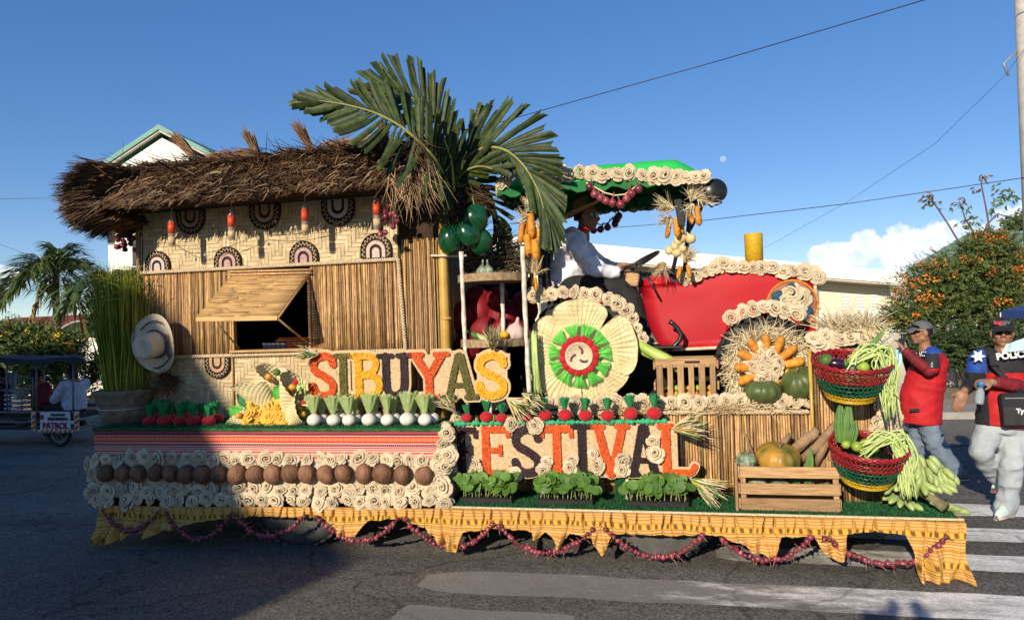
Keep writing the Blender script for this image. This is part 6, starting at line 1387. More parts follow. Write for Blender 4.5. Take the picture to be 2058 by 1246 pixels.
for (px, py, dx, dy) in ((492, 838, -1, -.7), (488, 852, -1, .1), (520, 806, -.3, -1), (585, 838, 1, -.1), (592, 828, 1, -.9), (560, 805, .4, -1), (588, 855, 1, .3), (505, 815, -.8, -1)):
    p = at(px, py, .2); d = V((dx, -.1, -dy)).normalized()*.72; s_ = d.cross(V((0, 1, 0))).normalized()*.8
    mk('tulle_leaf', MB().grid(lambda u, v: p+d*(.20*v)+s_*((u-.5)*.16*sin(pi*min(.95, .15+v*.8)))+V((0, -.012*sin(u*14)-.03*v, 0)), 12, 7), m_tullebr if rnd.random() < .35 else m_tulledk, yr_)
# ================================================================== BURLAP POT OF RICE, HAT
pc_ = at(252, 830, .32); pot = thing('rice_plant', 'tall green rice stalks in a burlap wrapped pot at the shaded end of the float', 'potted plant', (pc_.x, .32, ZB))
hz = at(252, 786, .32).z-ZB; r = 47/ppm(pc_)
def wobp(a, z): return 1+.10*noise.noise(V((cos(a)*2, sin(a)*2, z*9)))+.035*sin(9*a+z*30+4*noise.noise(V((cos(a)*3, sin(a)*3, z*14))))+.03*noise.noise(V((cos(a)*7, sin(a)*7, z*20)))
mb = MB().lathe([(r*.72, .005), (r*.82, .04), (r*.90, hz*.2), (r*.95, hz*.32), (r*.97, hz*.42), (r*.95, hz*.5), (r*.99, hz*.6), (r*1.04, hz*.72), (r*1.05, hz*.82), (r*1.10, hz*.92), (r*1.15, hz*1.0), (r*1.10, hz*1.07), (r*.98, hz*1.04), (r*.92, hz*.9)], 90, Matrix.Translation((pc_.x, .32, ZB)), 0, wobp); sack = mk('burlap_sack', mb, m_burlap, pot)
mb = MB().lathe([(.001, hz*.9), (r*.9, hz*.92)], 30, Matrix.Translation((pc_.x, .32, ZB))); mk('soil', mb, m_earth, pot)
mk('tie_string', MB().tube([(pc_.x+cos(a)*r*1.02, .32+sin(a)*r*1.02, ZB+hz*.5) for a in [2*pi*i/40 for i in range(41)]], .004, 5), m_white, sack)
mb = MB()
for _ in range(430):
    a = rnd.random()*2*pi; q = r*.8*rnd.random()**.5; b0 = V((pc_.x+cos(a)*q, .32+sin(a)*q, ZB+hz*.9)); h = rnd.uniform(.55, 1.12)*(1.18-q*1.1)
    le = V((cos(a)*q*.55+rnd.gauss(0, .055)-.03, sin(a)*q*.3+rnd.gauss(0, .03), h)); c_ = V((rnd.gauss(0, .025), rnd.gauss(0, .02), -abs(rnd.gauss(0, .03))))
    mb.tube([b0, b0+le*.5, b0+le*.85+c_*.3, b0+le+c_], [.0055, .0048, .0036, .0008], 3, False)
q = mk('stalks', mb, m_rice, pot); q['kind'] = 'stuff'
mb = MB()
for _ in range(90):
    a = rnd.random()*2*pi; b0 = V((pc_.x+rnd.gauss(-.03, .12), .32+rnd.gauss(0, .08), ZB+hz+rnd.uniform(.75, 1.0))); d = V((rnd.gauss(-.1, .5), rnd.gauss(0, .3), rnd.uniform(.1, .9))).normalized()
    mb.tube([b0, b0+d*.1, b0+d*.19+V((0, 0, -.05))], [.003, .0045, .001], 3, False)
q = mk('seed_heads', mb, m_rice, pot); q['kind'] = 'stuff'
hc = at(316, 690, .30); hat = thing('cowboy_hat', 'wide straw hat with purple trim hung on the hut corner', 'hat', hc); R_ = frame(V((.10, -.97, -.16)), (0, 0, 1)); s_ = 48/ppm(hc)
mb = MB()
def brim(u, v):
    a = 2*pi*u; q = .48+.56*v; return hc + R_ @ V((cos(a)*q*s_*.88, sin(a)*q*s_*1.16, s_*(.30*v*v*abs(cos(a))**2.0 - .06*sin(a)*v+.02)))
mb.grid(brim, 48, 8, True); mb.grid(lambda u, v: brim(u, v)-R_ @ V((0, 0, .006)), 48, 8, True)
br_ = mk('brim', mb, m_hat, hat)
def crown(u, v):
    a = 2*pi*u; q = .52*(1-.14*v) if v < .8 else .52*.888*(1-(v-.8)/.2)
    dent = -.16*max(0, 1-(abs(cos(a))*q/.14)**2)*max(0, v-.55)/.45 if v > .55 else 0
    return hc + R_ @ V((cos(a)*q*s_*.9-.0, sin(a)*q*s_*1.05, s_*(.02+.95*min(1, v/.8)+.10*sin(pi*min(1, v))+dent)))
mk('crown', MB().grid(crown, 40, 16, True), m_hat, hat)
mk('band', MB().tube([hc+R_ @ V((cos(a)*.53*s_*.9, sin(a)*.53*s_*1.05, s_*.12)) for a in [2*pi*i/40 for i in range(41)]], .012, 6), m_purple, hat)
for a0, a1 in ((.9, 2.3), (-1.9, -.5)): mk('trim', MB().tube([brim(0, 0)*0+hc+R_ @ V((cos(a0+(a1-a0)*i/14)*(.70+.25*i/14)*s_*.88, sin(a0+(a1-a0)*i/14)*(.95-.2*i/14)*s_*1.12, s_*.14)) for i in range(15)], .007, 5), m_purple, br_)
mk('brim_edge', MB().tube([brim(i/48, 1) for i in range(49)], .007, 6), m_purple if False else m_hat, br_)
for i in range(5): mk('tassel', MB().tube([hc+R_ @ V((s_*.50, s_*(.4-.2*i), s_*.16)), hc+R_ @ V((s_*(.58), s_*(.22-.2*i), s_*.2))], [.012, .006], 6), m_purple, hat)
coir = mk('coir_tuft', tuft(MB(), at(335, 752, .4), (.2, -.4, -.5), 260, .20, .003, 1.2, .5), m_thatch, None, False); tag(coir, 'tuft of dark brown coir below the hung straw hat', 'coir')
# hanging bottles and bulbs under the eave
m_bglass = mat('frosted bottle', (.55, .52, .44), rough=.25, alpha=.55, spec=.6)
for i, (px, py, lab) in enumerate(((223, 462, 'clear bottle with red label hanging in the dark under the thatch by the rice stalks'), (345, 465, 'red labelled bottle hanging before the weave, nearest the hut corner'), (465, 452, 'red labelled bottle hanging between two dark half round mats'), (613, 440, 'red labelled bottle hanging above the window flap hinge'), (757, 428, 'red labelled bottle hanging by the dried onions at the far end of the eave'))):
    p = at(px, py, .16); t = thing('hanging_bottle', lab, 'bottle', p, 'bottles hanging from the eave'); M = Matrix.Translation(p)
    mk('glass', MB().lathe([(.001, -.13), (.027, -.13), (.028, .05), (.022, .09), (.012, .11), (.012, .14), (.001, .14)], 16, M), m_bglass, t)
    mk('label', MB().lathe([(.0295, -.02), (.0295, .075)], 18, M), mat('red bottle label', (.62, .07, .03), rough=.5) if 'red bottle label' not in MATS else MATS['red bottle label'], t); mk('label', MB().lathe([(.0292, -.11), (.0292, -.05)], 18, M), m_banig, t)
    mk('string', MB().tube([p+V((0, 0, .14)), p+V((.0, .03, .34))], .003, 4), m_husk, t)
bl = thing('bulb_string', 'thin string of small clear bulbs sagging across the woven wall', 'light string', at(400, 480, .3))
P = []
for (a, b_, lo) in (((283, 445), (372, 505), (330, 478)), ((372, 505), (520, 470), (430, 505)), ((520, 470), (700, 440), (610, 468))): P += catenary(at(*a, .36), at(*b_, .36), at(*lo, .36), 14)
mk('wire', MB().tube(P, .0025, 4), m_blackgl, bl)
for (px, py) in ((372, 506), (412, 508), (428, 447), (553, 440), (594, 452), (388, 470), (520, 474)): p = at(px, py, .36); mk('bulb', MB().ell(p-V((0, 0, .02)), (.011, .011, .017), 10, 8), m_bglass, bl)
dn = thing('dried_onion_bunch', 'bunch of dark pink onions hanging in the shade at the end of the eave', 'onions', at(775, 440, .2))
for _ in range(26): link('onion', ONI[rnd.randrange(3)], dn, at(776+rnd.gauss(0, 12), 435+rnd.gauss(0, 16), .22+rnd.uniform(-.05, .05)), (rnd.random()*6, rnd.random()*6, 0), 1.5)
dn = thing('dried_onion_bunch', 'bunch of red onions in deep shade under the hipped end of the thatch', 'onions', at(250, 480, .6))
for _ in range(26): link('onion', ONI[rnd.randrange(3)], dn, at(248+rnd.gauss(0, 12), 478+rnd.gauss(0, 14), .5+rnd.uniform(-.05, .05)), (rnd.random()*6, rnd.random()*6, 0), 1.6)
# ================================================================== FAN FLOWER AND STRAW WREATH ON THE WHEELS
fc = at(1165, 712, .55); fl = thing('fan_flower', 'large five petal woven fan flower with green tulle ring covering the rear tractor wheel', 'woven flower', fc); sc_ = 1/ppm(fc)
for k, (px, py, tx_, ty_, rp) in enumerate(((1166, 690, 1166, 606, 54), (1150, 705, 1070, 682, 56), (1145, 735, 1108, 796, 58), (1190, 738, 1228, 792, 56), (1192, 702, 1276, 690, 58))):
    tip, root = at(tx_, ty_, .55), at(px, py, .55); d = (tip-root); u_ = d.normalized(); s_ = V((0, 1, 0)).cross(u_); s_.normalize(); ln = d.length; W_ = rp*sc_*1.02; ln *= 1.12
    def fn(u, v):
        uu = u*2-1; pr = sin(pi*min(1, .10+.62*v))**.7*(1 if v < .55 else sqrt(max(0, 1-((v-.55)/.45)**2))**.9 if v < 1 else 0)
        pr = (.30+.70*(v/.66)**.85) if v < .66 else sqrt(max(0.0, 1-((v-.66)/.342)**2.1))
        return root - u_*.02 + u_*(ln*v) + s_*(uu*W_*pr) + V((0, -.010*(k % 3)-.014*sin(v*2.6)-.0075*sin(uu*pr*30/max(.25, v*1.1))*min(1, v*2), 0))
    mk('petal', MB().grid(fn, 90, 30), m_buri, fl)
    mb = MB(); mb.tube([fn(i/8 if False else 1, v/20)+V((0, -.002, 0)) for i, v in [(0, q) for q in range(21)]]+[fn(0, v/20)+V((0, -.002, 0)) for v in range(20, -1, -1)], .0028, 4, False)
    for vv in range(2, 21, 2): mb.tube([fn(q/14, vv/21)+V((0, -.003, 0)) for q in range(15)], .0016, 4, False)
    mk('petal_rib', mb, m_buri, fl)
fcc = at(1165, 715, .50)
for k in range(11):
    a = 2*pi*k/11+.1; rr = 49*sc_; c = fcc+V((cos(a)*rr, 0, sin(a)*rr)); o_ = V((cos(a), 0, sin(a))); t2 = V((-sin(a), 0, cos(a)))
    mk('tulle_tuft', MB().grid(lambda u, v: c+o_*((v-.5)*.105)+t2*((u-.5)*.115*(.45+1.0*abs(v-.3)))+V((0, -.030*sin(pi*v)-.012*sin(u*15+k)-.01, 0)), 14, 7), m_tullebr, fl)
for k in range(15):
    a = 2*pi*k/15; rr = 33*sc_; c = fcc+V((cos(a)*rr, -.02, sin(a)*rr)); mk('felt_bead', MB().ell(c, (.034, .03, .034), 14, 10, None, 0, lambda a_, z: 1+.05*cos(6*a_)), m_redfelt, fl)
M = Matrix.Translation(fcc+V((0, -.03, 0))) @ Matrix.Rotation(pi/2, 4, 'X'); r = 27*sc_
disc = mk('centre_tray', MB().lathe([(.001, .0), (r*.85, .0), (r*.95, .022), (r*1.02, .022), (r*1.02, -.01), (.001, -.01)], 36, M), m_cream, fl)
for k in range(3):
    a = 2*pi*k/3+.6; mk('woven_mark', MB().tube([fcc+V((cos(a+q*.25)*r*(.25+.12*q), -.034, sin(a+q*.25)*r*(.25+.12*q))) for q in range(5)], [.006, .01, .01, .01, .006], 5), m_purple, disc)
wc_ = at(1543, 738, .57); wr = thing('corn_wreath', 'straw wreath with a ring of corn cobs and husk roses on the front tractor wheel', 'wreath', wc_); sc_ = 1/ppm(wc_)
mb = MB()
for _ in range(1900):
    a = rnd.random()*2*pi; q = rnd.uniform(50, 80)*sc_; p = wc_+V((cos(a)*q, rnd.uniform(-.05, .03), sin(a)*q)); d = (V((cos(a), 0, sin(a)))*rnd.gauss(.25, .7)+V((-sin(a), 0, cos(a)))*rnd.gauss(0, .8)+V((0, -.35, -.1))).normalized()*rnd.uniform(.05, .11)
    mb.strand(p, d, .0052, 0, rv()*.045)
q = mk('straw', mb, m_husk, wr, False); q['kind'] = 'stuff'
mk('straw_backing', MB().lathe([(.001, .0), (r*2.4, .0), (r*2.5, -.03), (.001, -.03)], 40, Matrix.Translation(wc_+V((0, .03, 0))) @ Matrix.Rotation(pi/2, 4, 'X')), m_straw, wr)
for k in range(13):
    a = 2*pi*k/13+.2; d = V((cos(a), -.15, sin(a))); c = wc_+V((cos(a)*31*sc_, -.085, sin(a)*31*sc_)); link('corn_cob', COB, wr, c, frame(d, (0, -1, .1)), V((1.2, 1.2, .86)))
roses_px(wr, [(1535, 700), (1516, 718), (1556, 712), (1530, 738), (1548, 728), (1566, 726), (1515, 735), (1540, 755), (1562, 740), (1530, 762), (1552, 762), (1540, 720)], .46, .054, (0, -1, .15), 2)
# ================================================================== CRATES AND PRODUCE
def slat(t, c, d, m_=None, R_=None): return mk('slat', MB().bbox(c, d, .004, R_), m_ or m_wood, t, False)
a, b_ = at(1312, 792, .30), at(1447, 720, .30); cx, w_, zb_ = (a.x+b_.x)/2, b_.x-a.x-.04, ZD; h = at(1380, 722, .30).z-ZD; Y0, Y1 = .46, .74
c1 = thing('tomato_crate', 'upright slatted wooden crate of small tomatoes on the upper deck', 'crate', (cx, .6, ZD))
slat(c1, (cx, Y0, ZD+h-.035), (w_, .016, .07)); slat(c1, (cx, Y0, ZD+.022), (w_, .016, .044)); slat(c1, (cx, Y1, ZD+h-.035), (w_, .016, .07)); slat(c1, (cx, Y1, ZD+.06), (w_, .016, .1)); slat(c1, (cx, (Y0+Y1)/2, ZD+.006), (w_-.01, Y1-Y0-.02, .012))
for k in range(6): slat(c1, (cx-w_/2+.03+(w_-.06)*k/5, Y0-.013, ZD+h*.48), (.046 if k % 2 == 0 else .040, .010, h*.82), m_woodz)
for s in (-1, 1):
    for k in range(3): slat(c1, (cx+s*(w_/2+.008), (Y0+Y1)/2, ZD+.04+k*(h-.09)/2), (.014, Y1-Y0+.03, .062))
mk('stencil', MB().box((cx+.05, Y0-.0085, ZD+h-.03), (.11, .001, .018)), m_brown, c1, False)
for k in range(46):
    x = cx-w_/2+.05+(w_-.1)*rnd.random(); z = ZD+.045+.15*rnd.random()**1.2; y = Y0+.045+.05*rnd.random()
    pass
kk = 0
for z in range(4):
    for i in range(8):
        x = cx-w_/2+.045+(w_-.09)*i/7+rnd.uniform(-.008, .008); fruit('tomato', '%s tomato in the %s layer of the upright crate, %s' % (['ripening', 'green tinged', 'pale'][kk % 3], ['bottom', 'second', 'third', 'top'][z], ['at the sack end', 'next to its end board', 'third along', 'fourth along', 'fifth along', 'sixth along', 'next to the far board', 'at the wheel end'][i]), 'tomato', V((x, Y0+.045+rnd.uniform(-.008, .008)+(z % 2)*.012, ZD+.042+z*.044)), .0255, m_tom if rnd.random() < .62 else m_lime, .92, 'tomatoes in the upright crate'); kk += 1
up = thing('pale_gourd', 'long pale green stalk leaning over the upright crate', 'stalk', at(1310, 715, .5)); mk('stalk', MB().tube([at(1272, 682, .62), at(1300, 702, .6), at(1335, 720, .57), at(1372, 742, .54)], [.03, .040, .044, .05], 14), m_stalk, up); mk('stalk', MB().tube([at(1276, 700, .64), at(1300, 712, .63), at(1325, 722, .62)], [.02, .025, .025], 10), m_stalk, up)
a, b_ = at(1490, 1018, .03), at(1690, 1018, .03); z1 = at(1590, 943, .03).z; x0, x1 = a.x, b_.x; h = z1-ZL; Yb0, Yb1 = .04, .32
c2 = thing('pumpkin_crate', 'wide low wooden crate holding squashes at the front of the float', 'crate', ((x0+x1)/2, .2, ZL))
for k, zz in enumerate((.045, h*.5, h-.035)):
    slat(c2, ((x0+x1)/2, Yb0, ZL+.012+zz), (x1-x0, .016, .075 if k != 0 else .082)); slat(c2, ((x0+x1)/2, Yb1, ZL+.012+zz), (x1-x0, .016, .075))
    for x in (x0-.012, x1+.0): slat(c2, (x+.004, (Yb0+Yb1)/2, ZL+.012+zz), (.014, Yb1-Yb0-.02, .075))
for x in (x0+.02, x1-.02):
    for y in (Yb0+.024, Yb1-.024): slat(c2, (x, y, ZL+.012+h*.5), (.034, .03, h), m_woodz)
slat(c2, (x0-.027, Yb0+.01, ZL+.01+h*.55), (.018, .05, h*1.12), m_woodz)
slat(c2, ((x0+x1)/2, (Yb0+Yb1)/2, ZL+.014), (x1-x0-.02, Yb1-Yb0-.02, .012))
def squash(nm, lab, cat, px, py, Y, rpx, asp, m_, ribs=9, tilt=(0, 0), grp=None):
    p = at(px, py, Y); r = rpx/ppm(p); t = thing(nm, lab, cat, p, grp)
    def fn(u, v):
        a = 2*pi*u; q = sin(pi*v)**.8; z = -cos(pi*v); k = 1-.13*(1-abs(cos(ribs*a/2)))**2.2; z -= .22*math.exp(-(q/.25)**2)*(1 if z > 0 else -1); return V((q*k*r*cos(a), q*k*r*sin(a), z*r*asp))
    R_ = Matrix.Rotation(tilt[0], 3, 'X') @ Matrix.Rotation(tilt[1], 3, 'Y'); mb = MB().grid(fn, 54, 18, True); mb.v = [tuple(p + R_ @ V(q)) for q in mb.v]; mk('shell', mb, m_, t)
    mk('stem', MB().tube([p+R_ @ V((0, 0, r*asp*.72)), p+R_ @ V((.006, 0, r*asp*1.02)), p+R_ @ V((.02, 0, r*asp*1.12))], [.016, .010, .012], 8), m_bstem, t); return t
squash('squash', 'large orange and green squash sitting on the wide crate', 'squash', 1564, 920, .19, 44, .66, m_pumpor, 12, (.25, .1))
squash('squash', 'small speckled grey green squash at the end of the wide crate', 'squash', 1500, 925, .16, 21, .8, m_speck, 8)
for i, (px, py) in enumerate(((1522, 978), (1567, 980))): squash('squash', ['speckled squash low inside the crate under the small one', 'speckled squash low inside the crate under the orange one'][i], 'squash', px, py, .18, 22, .72, m_speck, 10)
squash('squash', 'big dark green squash leaning on the reed corner beside the wheel', 'squash', 1608, 768, .47, 38, .8, m_pump, 12, (.5, -.3))
squash('squash', 'flat dark green squash under the front wheel wreath', 'squash', 1533, 786, .45, 38, .6, m_pump, 12)
rt = thing('cassava_roots', 'brown cassava roots stacked against the reeds behind the wide crate', 'roots', at(1610, 900, .3))
for pts, r0 in (([(1580, 925), (1610, 895), (1640, 862)], .032), ([(1605, 930), (1640, 895), (1680, 850)], .030), ([(1560, 905), (1575, 888), (1590, 872)], .02), ([(1640, 935), (1650, 900), (1668, 870)], .028), ([(1590, 905), (1625, 880), (1640, 868)], .036), ([(1630, 945), (1648, 915), (1655, 885)], .022)):
    mk('root', MB().tube([at(x, y, .28)+V((rnd.uniform(-.01, .01), rnd.uniform(-.03, .03), 0)) for x, y in pts], [r0*.8, r0*1.1, r0*.8], 12), m_cassava, rt)
mk('root', MB().tube([at(1515, 915, .40), at(1500, 880, .40), at(1492, 862, .40)], [.012, .009, .006], 7), m_cassava, rt)
ok = thing('ridged_gourd', 'ridged green gourd standing upright in the wide crate', 'gourd', at(1625, 940, .2))
mb = MB().grid(lambda u, v: at(1622+8*v, 985-85*v, .17)+V((cos(2*pi*u), sin(2*pi*u), 0))*(.028*sin(pi*(.12+.84*v))*(1+.22*cos(8*2*pi*u))), 48, 12, True); mk('gourd', mb, m_okra, ok)
mb = MB().grid(lambda u, v: at(1600+4*v, 985-60*v, .2)+V((cos(2*pi*u), sin(2*pi*u), 0))*(.026*sin(pi*(.12+.84*v))*(1+.22*cos(8*2*pi*u))), 48, 12, True); mk('gourd', mb, m_okra, ok)
for i, (px, py) in enumerate(((1630, 985), (1660, 983))): squash('squash', ['tan squash lying inside the crate behind the lower slats', 'second tan squash inside the crate near its end board'][i], 'squash', px, py, .18, 20, .6, m_cassava, 10)
# ------------------------------------------------------------------ baskets
def basket(lab, px, py, rpx, Y, hpx, tilt):
    c = at(px, py, Y); k = 1/ppm(c); r, h = rpx*k, hpx*k; t = thing('woven_basket', lab, 'basket', c-V((0, 0, h)), 'striped baskets on the front block')
    R_ = Matrix.Rotation(tilt[0], 3, 'X') @ Matrix.Rotation(tilt[1], 3, 'Y')
    prof = lambda v: r*(1-.10*v-.30*v**2.2)
    def P(a, v, o=0): return c + R_ @ V(((prof(v)+o)*cos(a), (prof(v)+o)*sin(a), -h*v))
    for (v0, v1, m_) in ((.02, .40, m_bred), (.40, .78, m_bgrn), (.78, .95, m_byel)):
        mb = MB(); n = 46
        for i in range(n):
            for sg in (-1, 1):
                pts = [P(2*pi*(i+sg*(q/5)*1.6*(v1-v0)/.34)/n, v0+(v1-v0)*q/5, sg*.003*(1 if q % 2 else -1)) for q in range(6)]; mb.tube(pts, .0042, 4, False)
        rows_ = int((v1-v0)*h/.034)
        for q in range(rows_+1):
            v = v0+(v1-v0)*(q+.5)/(rows_+1); mb.tube([P(2*pi*i/48, v+.012*sin(i*2.6+q*2), .004*(1 if (i+q) % 2 else -1)) for i in range(49)], .005, 4, False)
        q = mk('weave_band', mb, m_, t); q['kind'] = 'stuff'
    for q in range(2): mk('rim', MB().tube([P(2*pi*i/60, .01, .006) + R_ @ V((0, 0, .010*sin(i*2*pi/60*15+q*pi)+.004)) for i in range(61)], .010, 6, False), m_bred, t)
    mk('foot_ring', MB().tube([P(2*pi*i/48, .96) for i in range(49)], .010, 6, False), m_byel, t)
    mk('base', MB().lathe([(.001, 0), (prof(.94), 0)], 32, Matrix.Translation(c+R_ @ V((0, 0, -h*.94))) @ R_.to_4x4()), m_bgrn, t)
    mk('lining', MB().lathe([(.001, -h*.55), (r*.70, -h*.5), (r*.82, -h*.35)], 32, Matrix.Translation(c) @ R_.to_4x4()), m_okra, t)
    return c, r, h, R_
b1 = basket('upper striped red, green and yellow basket of vegetables on the front block', 1712, 726, 72, .06, 76, (.24, .03))
b2 = basket('lower striped red, green and yellow basket nearest the bananas', 1745, 897, 70, .02, 76, (.24, .05))
def beans(lab, root, out, n, Y, ends):
    t = thing('string_bean_bundle', lab, 'string beans', at(*root, Y), 'bundles of string beans')
    for i in range(n):
        f = i/(n-1); ex, ey0, ey1 = ends; p0 = at(root[0]+rnd.gauss(0, 8), root[1]+rnd.gauss(0, 8), Y+rnd.gauss(0, .06)); p1 = at(out[0]+rnd.uniform(-35, 20), out[1]+rnd.uniform(-10, 14), Y+rnd.uniform(-.1, .05))
        p2 = at(ex+rnd.gauss(0, 12)-8, out[1]+30+rnd.uniform(-5, 20), Y-.02+rnd.uniform(-.08, .04)); p3 = at(ex+rnd.gauss(0, 11), rnd.uniform(ey0, ey1), Y-.01+rnd.uniform(-.08, .04)); Q = [p0, p1, p2, p3]; S = []
        for k in range(3):
            a_, bb, c_, d_ = Q[max(k-1, 0)], Q[k], Q[k+1], Q[min(k+2, 3)]
            for j in range(5): u = j/5; S.append(.5*((2*bb)+(c_-a_)*u+(2*a_-5*bb+4*c_-d_)*u*u+(3*bb-a_-3*c_+d_)*u**3))
        S.append(p3); r = .0058*rnd.uniform(.8, 1.15); mk('bean', MB().tube(S, [r*.8]+[r]*(len(S)-2)+[r*.4], 6), m_bean, t)
beans('string beans arching out of the upper basket over its rim', (1705, 735), (1765, 700), 42, .05, (1792, 760, 850))
beans('string beans trailing from the lower basket onto the bananas', (1735, 905), (1800, 872), 42, .02, (1825, 930, 1005))
lk = thing('leek', 'long green leek leaf sticking up slantwise from the upper basket', 'leek', at(1700, 730, .1))
for (x0_, y0_, x1_, y1_) in ((1690, 740, 1792, 645), (1684, 738, 1770, 668), (1700, 742, 1778, 668)): mk('leaf', MB().tube([at(x0_, y0_, .1), at((x0_+x1_)/2+6, (y0_+y1_)/2+4, .08), at(x1_, y1_, .06)], [(.012, .008), (.016, .005), (.003, .002)], 8), m_leek, lk)
eg = thing('eggplant', 'shiny dark purple eggplant in the upper basket', 'eggplant', at(1682, 730, .0)); mk('fruit', MB().ell(at(1684, 731, -.02), (.07, .035, .035), 18, 12, Matrix.Rotation(.1, 3, 'Y')), m_egg, eg); mk('cap', MB().lathe([(.001, .02), (.02, .01), (.03, -.012)], 10, Matrix.Translation(at(1700, 730, -.03)) @ Matrix.Rotation(pi/2, 4, 'Y')), m_okra, eg)
squash('squash', 'pale striped squash beside the eggplant in the upper basket', 'squash', 1708, 736, .02, 15, .8, m_speck, 10)
for i, (px, py, r_, m_, lab) in enumerate(((1660, 724, 14, m_okra, 'dark green fruit at the back of the upper basket'), (1735, 738, 12, m_lime, 'green fruit near the beans in the upper basket'), (1722, 897, 11, m_lime, 'yellow green lime before the gourds in the lower basket'), (1740, 892, 11, m_lime, 'lime in the middle of the lower basket'), (1700, 893, 9, m_lime, 'lime under the tall gourds'), (1756, 900, 10, m_lime, 'lime beside the beans of the lower basket'))): p = at(px, py, .0); fruit('round_fruit', lab, 'fruit', p, r_/ppm(p), m_, .95, 'round green fruit in the baskets')
for i, (x0_, y0_, x1_, y1_, lab) in enumerate(((1690, 888, 1689, 812, 'ridged gourd standing tallest by the reeds in the lower basket'), (1700, 890, 1706, 810, 'ridged gourd leaning second in the lower basket'), (1708, 892, 1718, 846, 'short ridged gourd in front in the lower basket'))):
    o = mk('ridged_gourd', MB().grid(lambda u, v: at(x0_+(x1_-x0_)*v, y0_+(y1_-y0_)*v, .06-.02*i)+V((cos(2*pi*u), sin(2*pi*u), 0))*(.036*sin(pi*(.22+.72*v))**.8*(1+.16*cos(8*2*pi*u))), 48, 14, True), m_okra); tag(o, lab, 'gourd', 'ridged gourds in the lower basket')
# bananas
bn = thing('banana_bunch', 'bunch of green bananas lying on the corner of the turf', 'bananas', at(1865, 985, .25))
def banana(p, d, n_, ln, r):
    d = d.normalized(); n_ = (n_-d*n_.dot(d)).normalized(); pts = []; k = 9
    for i in range(k): u = i/(k-1); pts.append(p+d*(ln*u)+n_*(.30*ln*(u*u-u)*-1))
    mk('banana', MB().tube(pts, [r*.4, r*.8, r, r*1.05, r*1.05, r*1.02, r*.95, r*.7, r*.25], 8), m_banana, bn)
stem = [at(1846, 985, .2), at(1872, 1000, .12), at(1900, 1020, .04)]; mk('stalk', MB().tube(stem, [.035, .03, .036], 10), m_bstem, bn)
hub = at(1850, 975, .2)
for (cx_, cy_, n, sp) in ((1838, 935, 7, (-.5, .9)), (1862, 948, 8, (-.3, 1.2)), (1876, 964, 8, (-.2, 1.2)), (1832, 982, 6, (-.6, .6)), (1818, 988, 4, (-.6, .6)), (1858, 983, 7, (-.3, 1.0))):
    c = at(cx_, cy_, .15)
    for i in range(n):
        o_ = V((-.09+.18*i/(n-1), rnd.uniform(-.05, .03), rnd.uniform(-.02, .02))); d = V((.9*(i/(n-1)-.5)+.15, -.45+rnd.gauss(0, .12), -.85 if cy_ < 980 else -.3)); banana(c+o_+V((0, 0, .05)), d, V((.5, -.6, .4)), .105*rnd.uniform(.9, 1.1), .0225)
for i in range(5): banana(at(1800+i*6, 995+i*4, .2), V((-.8+.3*i, -.5, -.15)), V((0, 0, 1)), .115, .022)
for i in range(4): banana(at(1868+i*14, 1010+i*5, .1), V((.9, -.2, -.1)), V((0, -.3, 1)), .115, .022)
# food on the rack trays
def tray_items(lst, zt_): pass
for i, (px, py, lab) in enumerate(((965, 534, 'pale garlic bulb with a bent neck on the upper tray'), (978, 538, 'second pale garlic bulb on the upper tray'))):
    p = at(px, py, .45); r = 12/ppm(p); o = mk('garlic_bulb', MB().lathe([(.001, -r*.9), (r*.8, -r*.75), (r, -.1*r), (r*.7, r*.6), (r*.2, r*1.1), (r*.14, r*2.0), (.001, r*2.1)], 18, None, 0, lambda a, z: 1+.06*cos(7*a)), m_speck, None, loc=(p.x, .5, at(991, 560, .55).z+.01+r), rot=(.1, .15-.2*i, 0)); tag(o, lab, 'garlic')
mb = MB()
for _ in range(1100):
    p = at(rnd.uniform(925, 1052), 548-abs(rnd.gauss(0, 30)), rnd.uniform(.66, 1.0)); mb.strand(p, V((rnd.gauss(.6, .5), rnd.gauss(0, .4), rnd.gauss(.15, .3))).normalized()*rnd.uniform(.08, .2), .005, 0, rv()*.03)
hb = mk('straw_bundle', mb, mat('grey dry leaf', (.17, .135, .085), (.06, .05, .035), isl=.5, ns=6), None, False); tag(hb, 'bundle of dark dry straw lying above the upper tray', 'straw bundle')
zt2 = at(995, 688, .55).z+.0
bn2 = thing('banana_hand', 'hand of green bananas on the lower tray', 'bananas', at(945, 672, .45))
for i in range(6): p = at(935+i*7, 660+i*2, .42); d = V((.5, -.3, -.5)); pts = [V((p.x, .44, zt2+.10-.012*i))+V((.10*u+.02*i*0, -.03*u, -.075*u*u)) for u in (0, .25, .5, .75, 1)]; mk('banana', MB().tube(pts, [.006, .017, .02, .017, .006], 8), m_okra if i < 2 else m_banana, bn2)
for i, (px, m_, r_) in enumerate(((993, m_tom, .034), (1002, m_lime, .032), (1008, m_tom, .036), (1014, m_ye, .034), (1000, m_or, .03), (1022, m_ye, .03))):
    p = at(px, 672, .42); fruit('tomato', ['orange tomato nearest the bananas on the lower tray', 'green tomato behind the others on the lower tray', 'large orange tomato on the lower tray', 'yellow tomato near the garlic on the lower tray', 'reddest tomato at the front of the lower tray', 'small yellow tomato against the garlic on the lower tray'][i], 'tomato', V((p.x, .42+.05*(i % 3), zt2+.03+(.03 if i % 2 else 0))), r_, m_, .9, 'tomatoes on the lower tray')
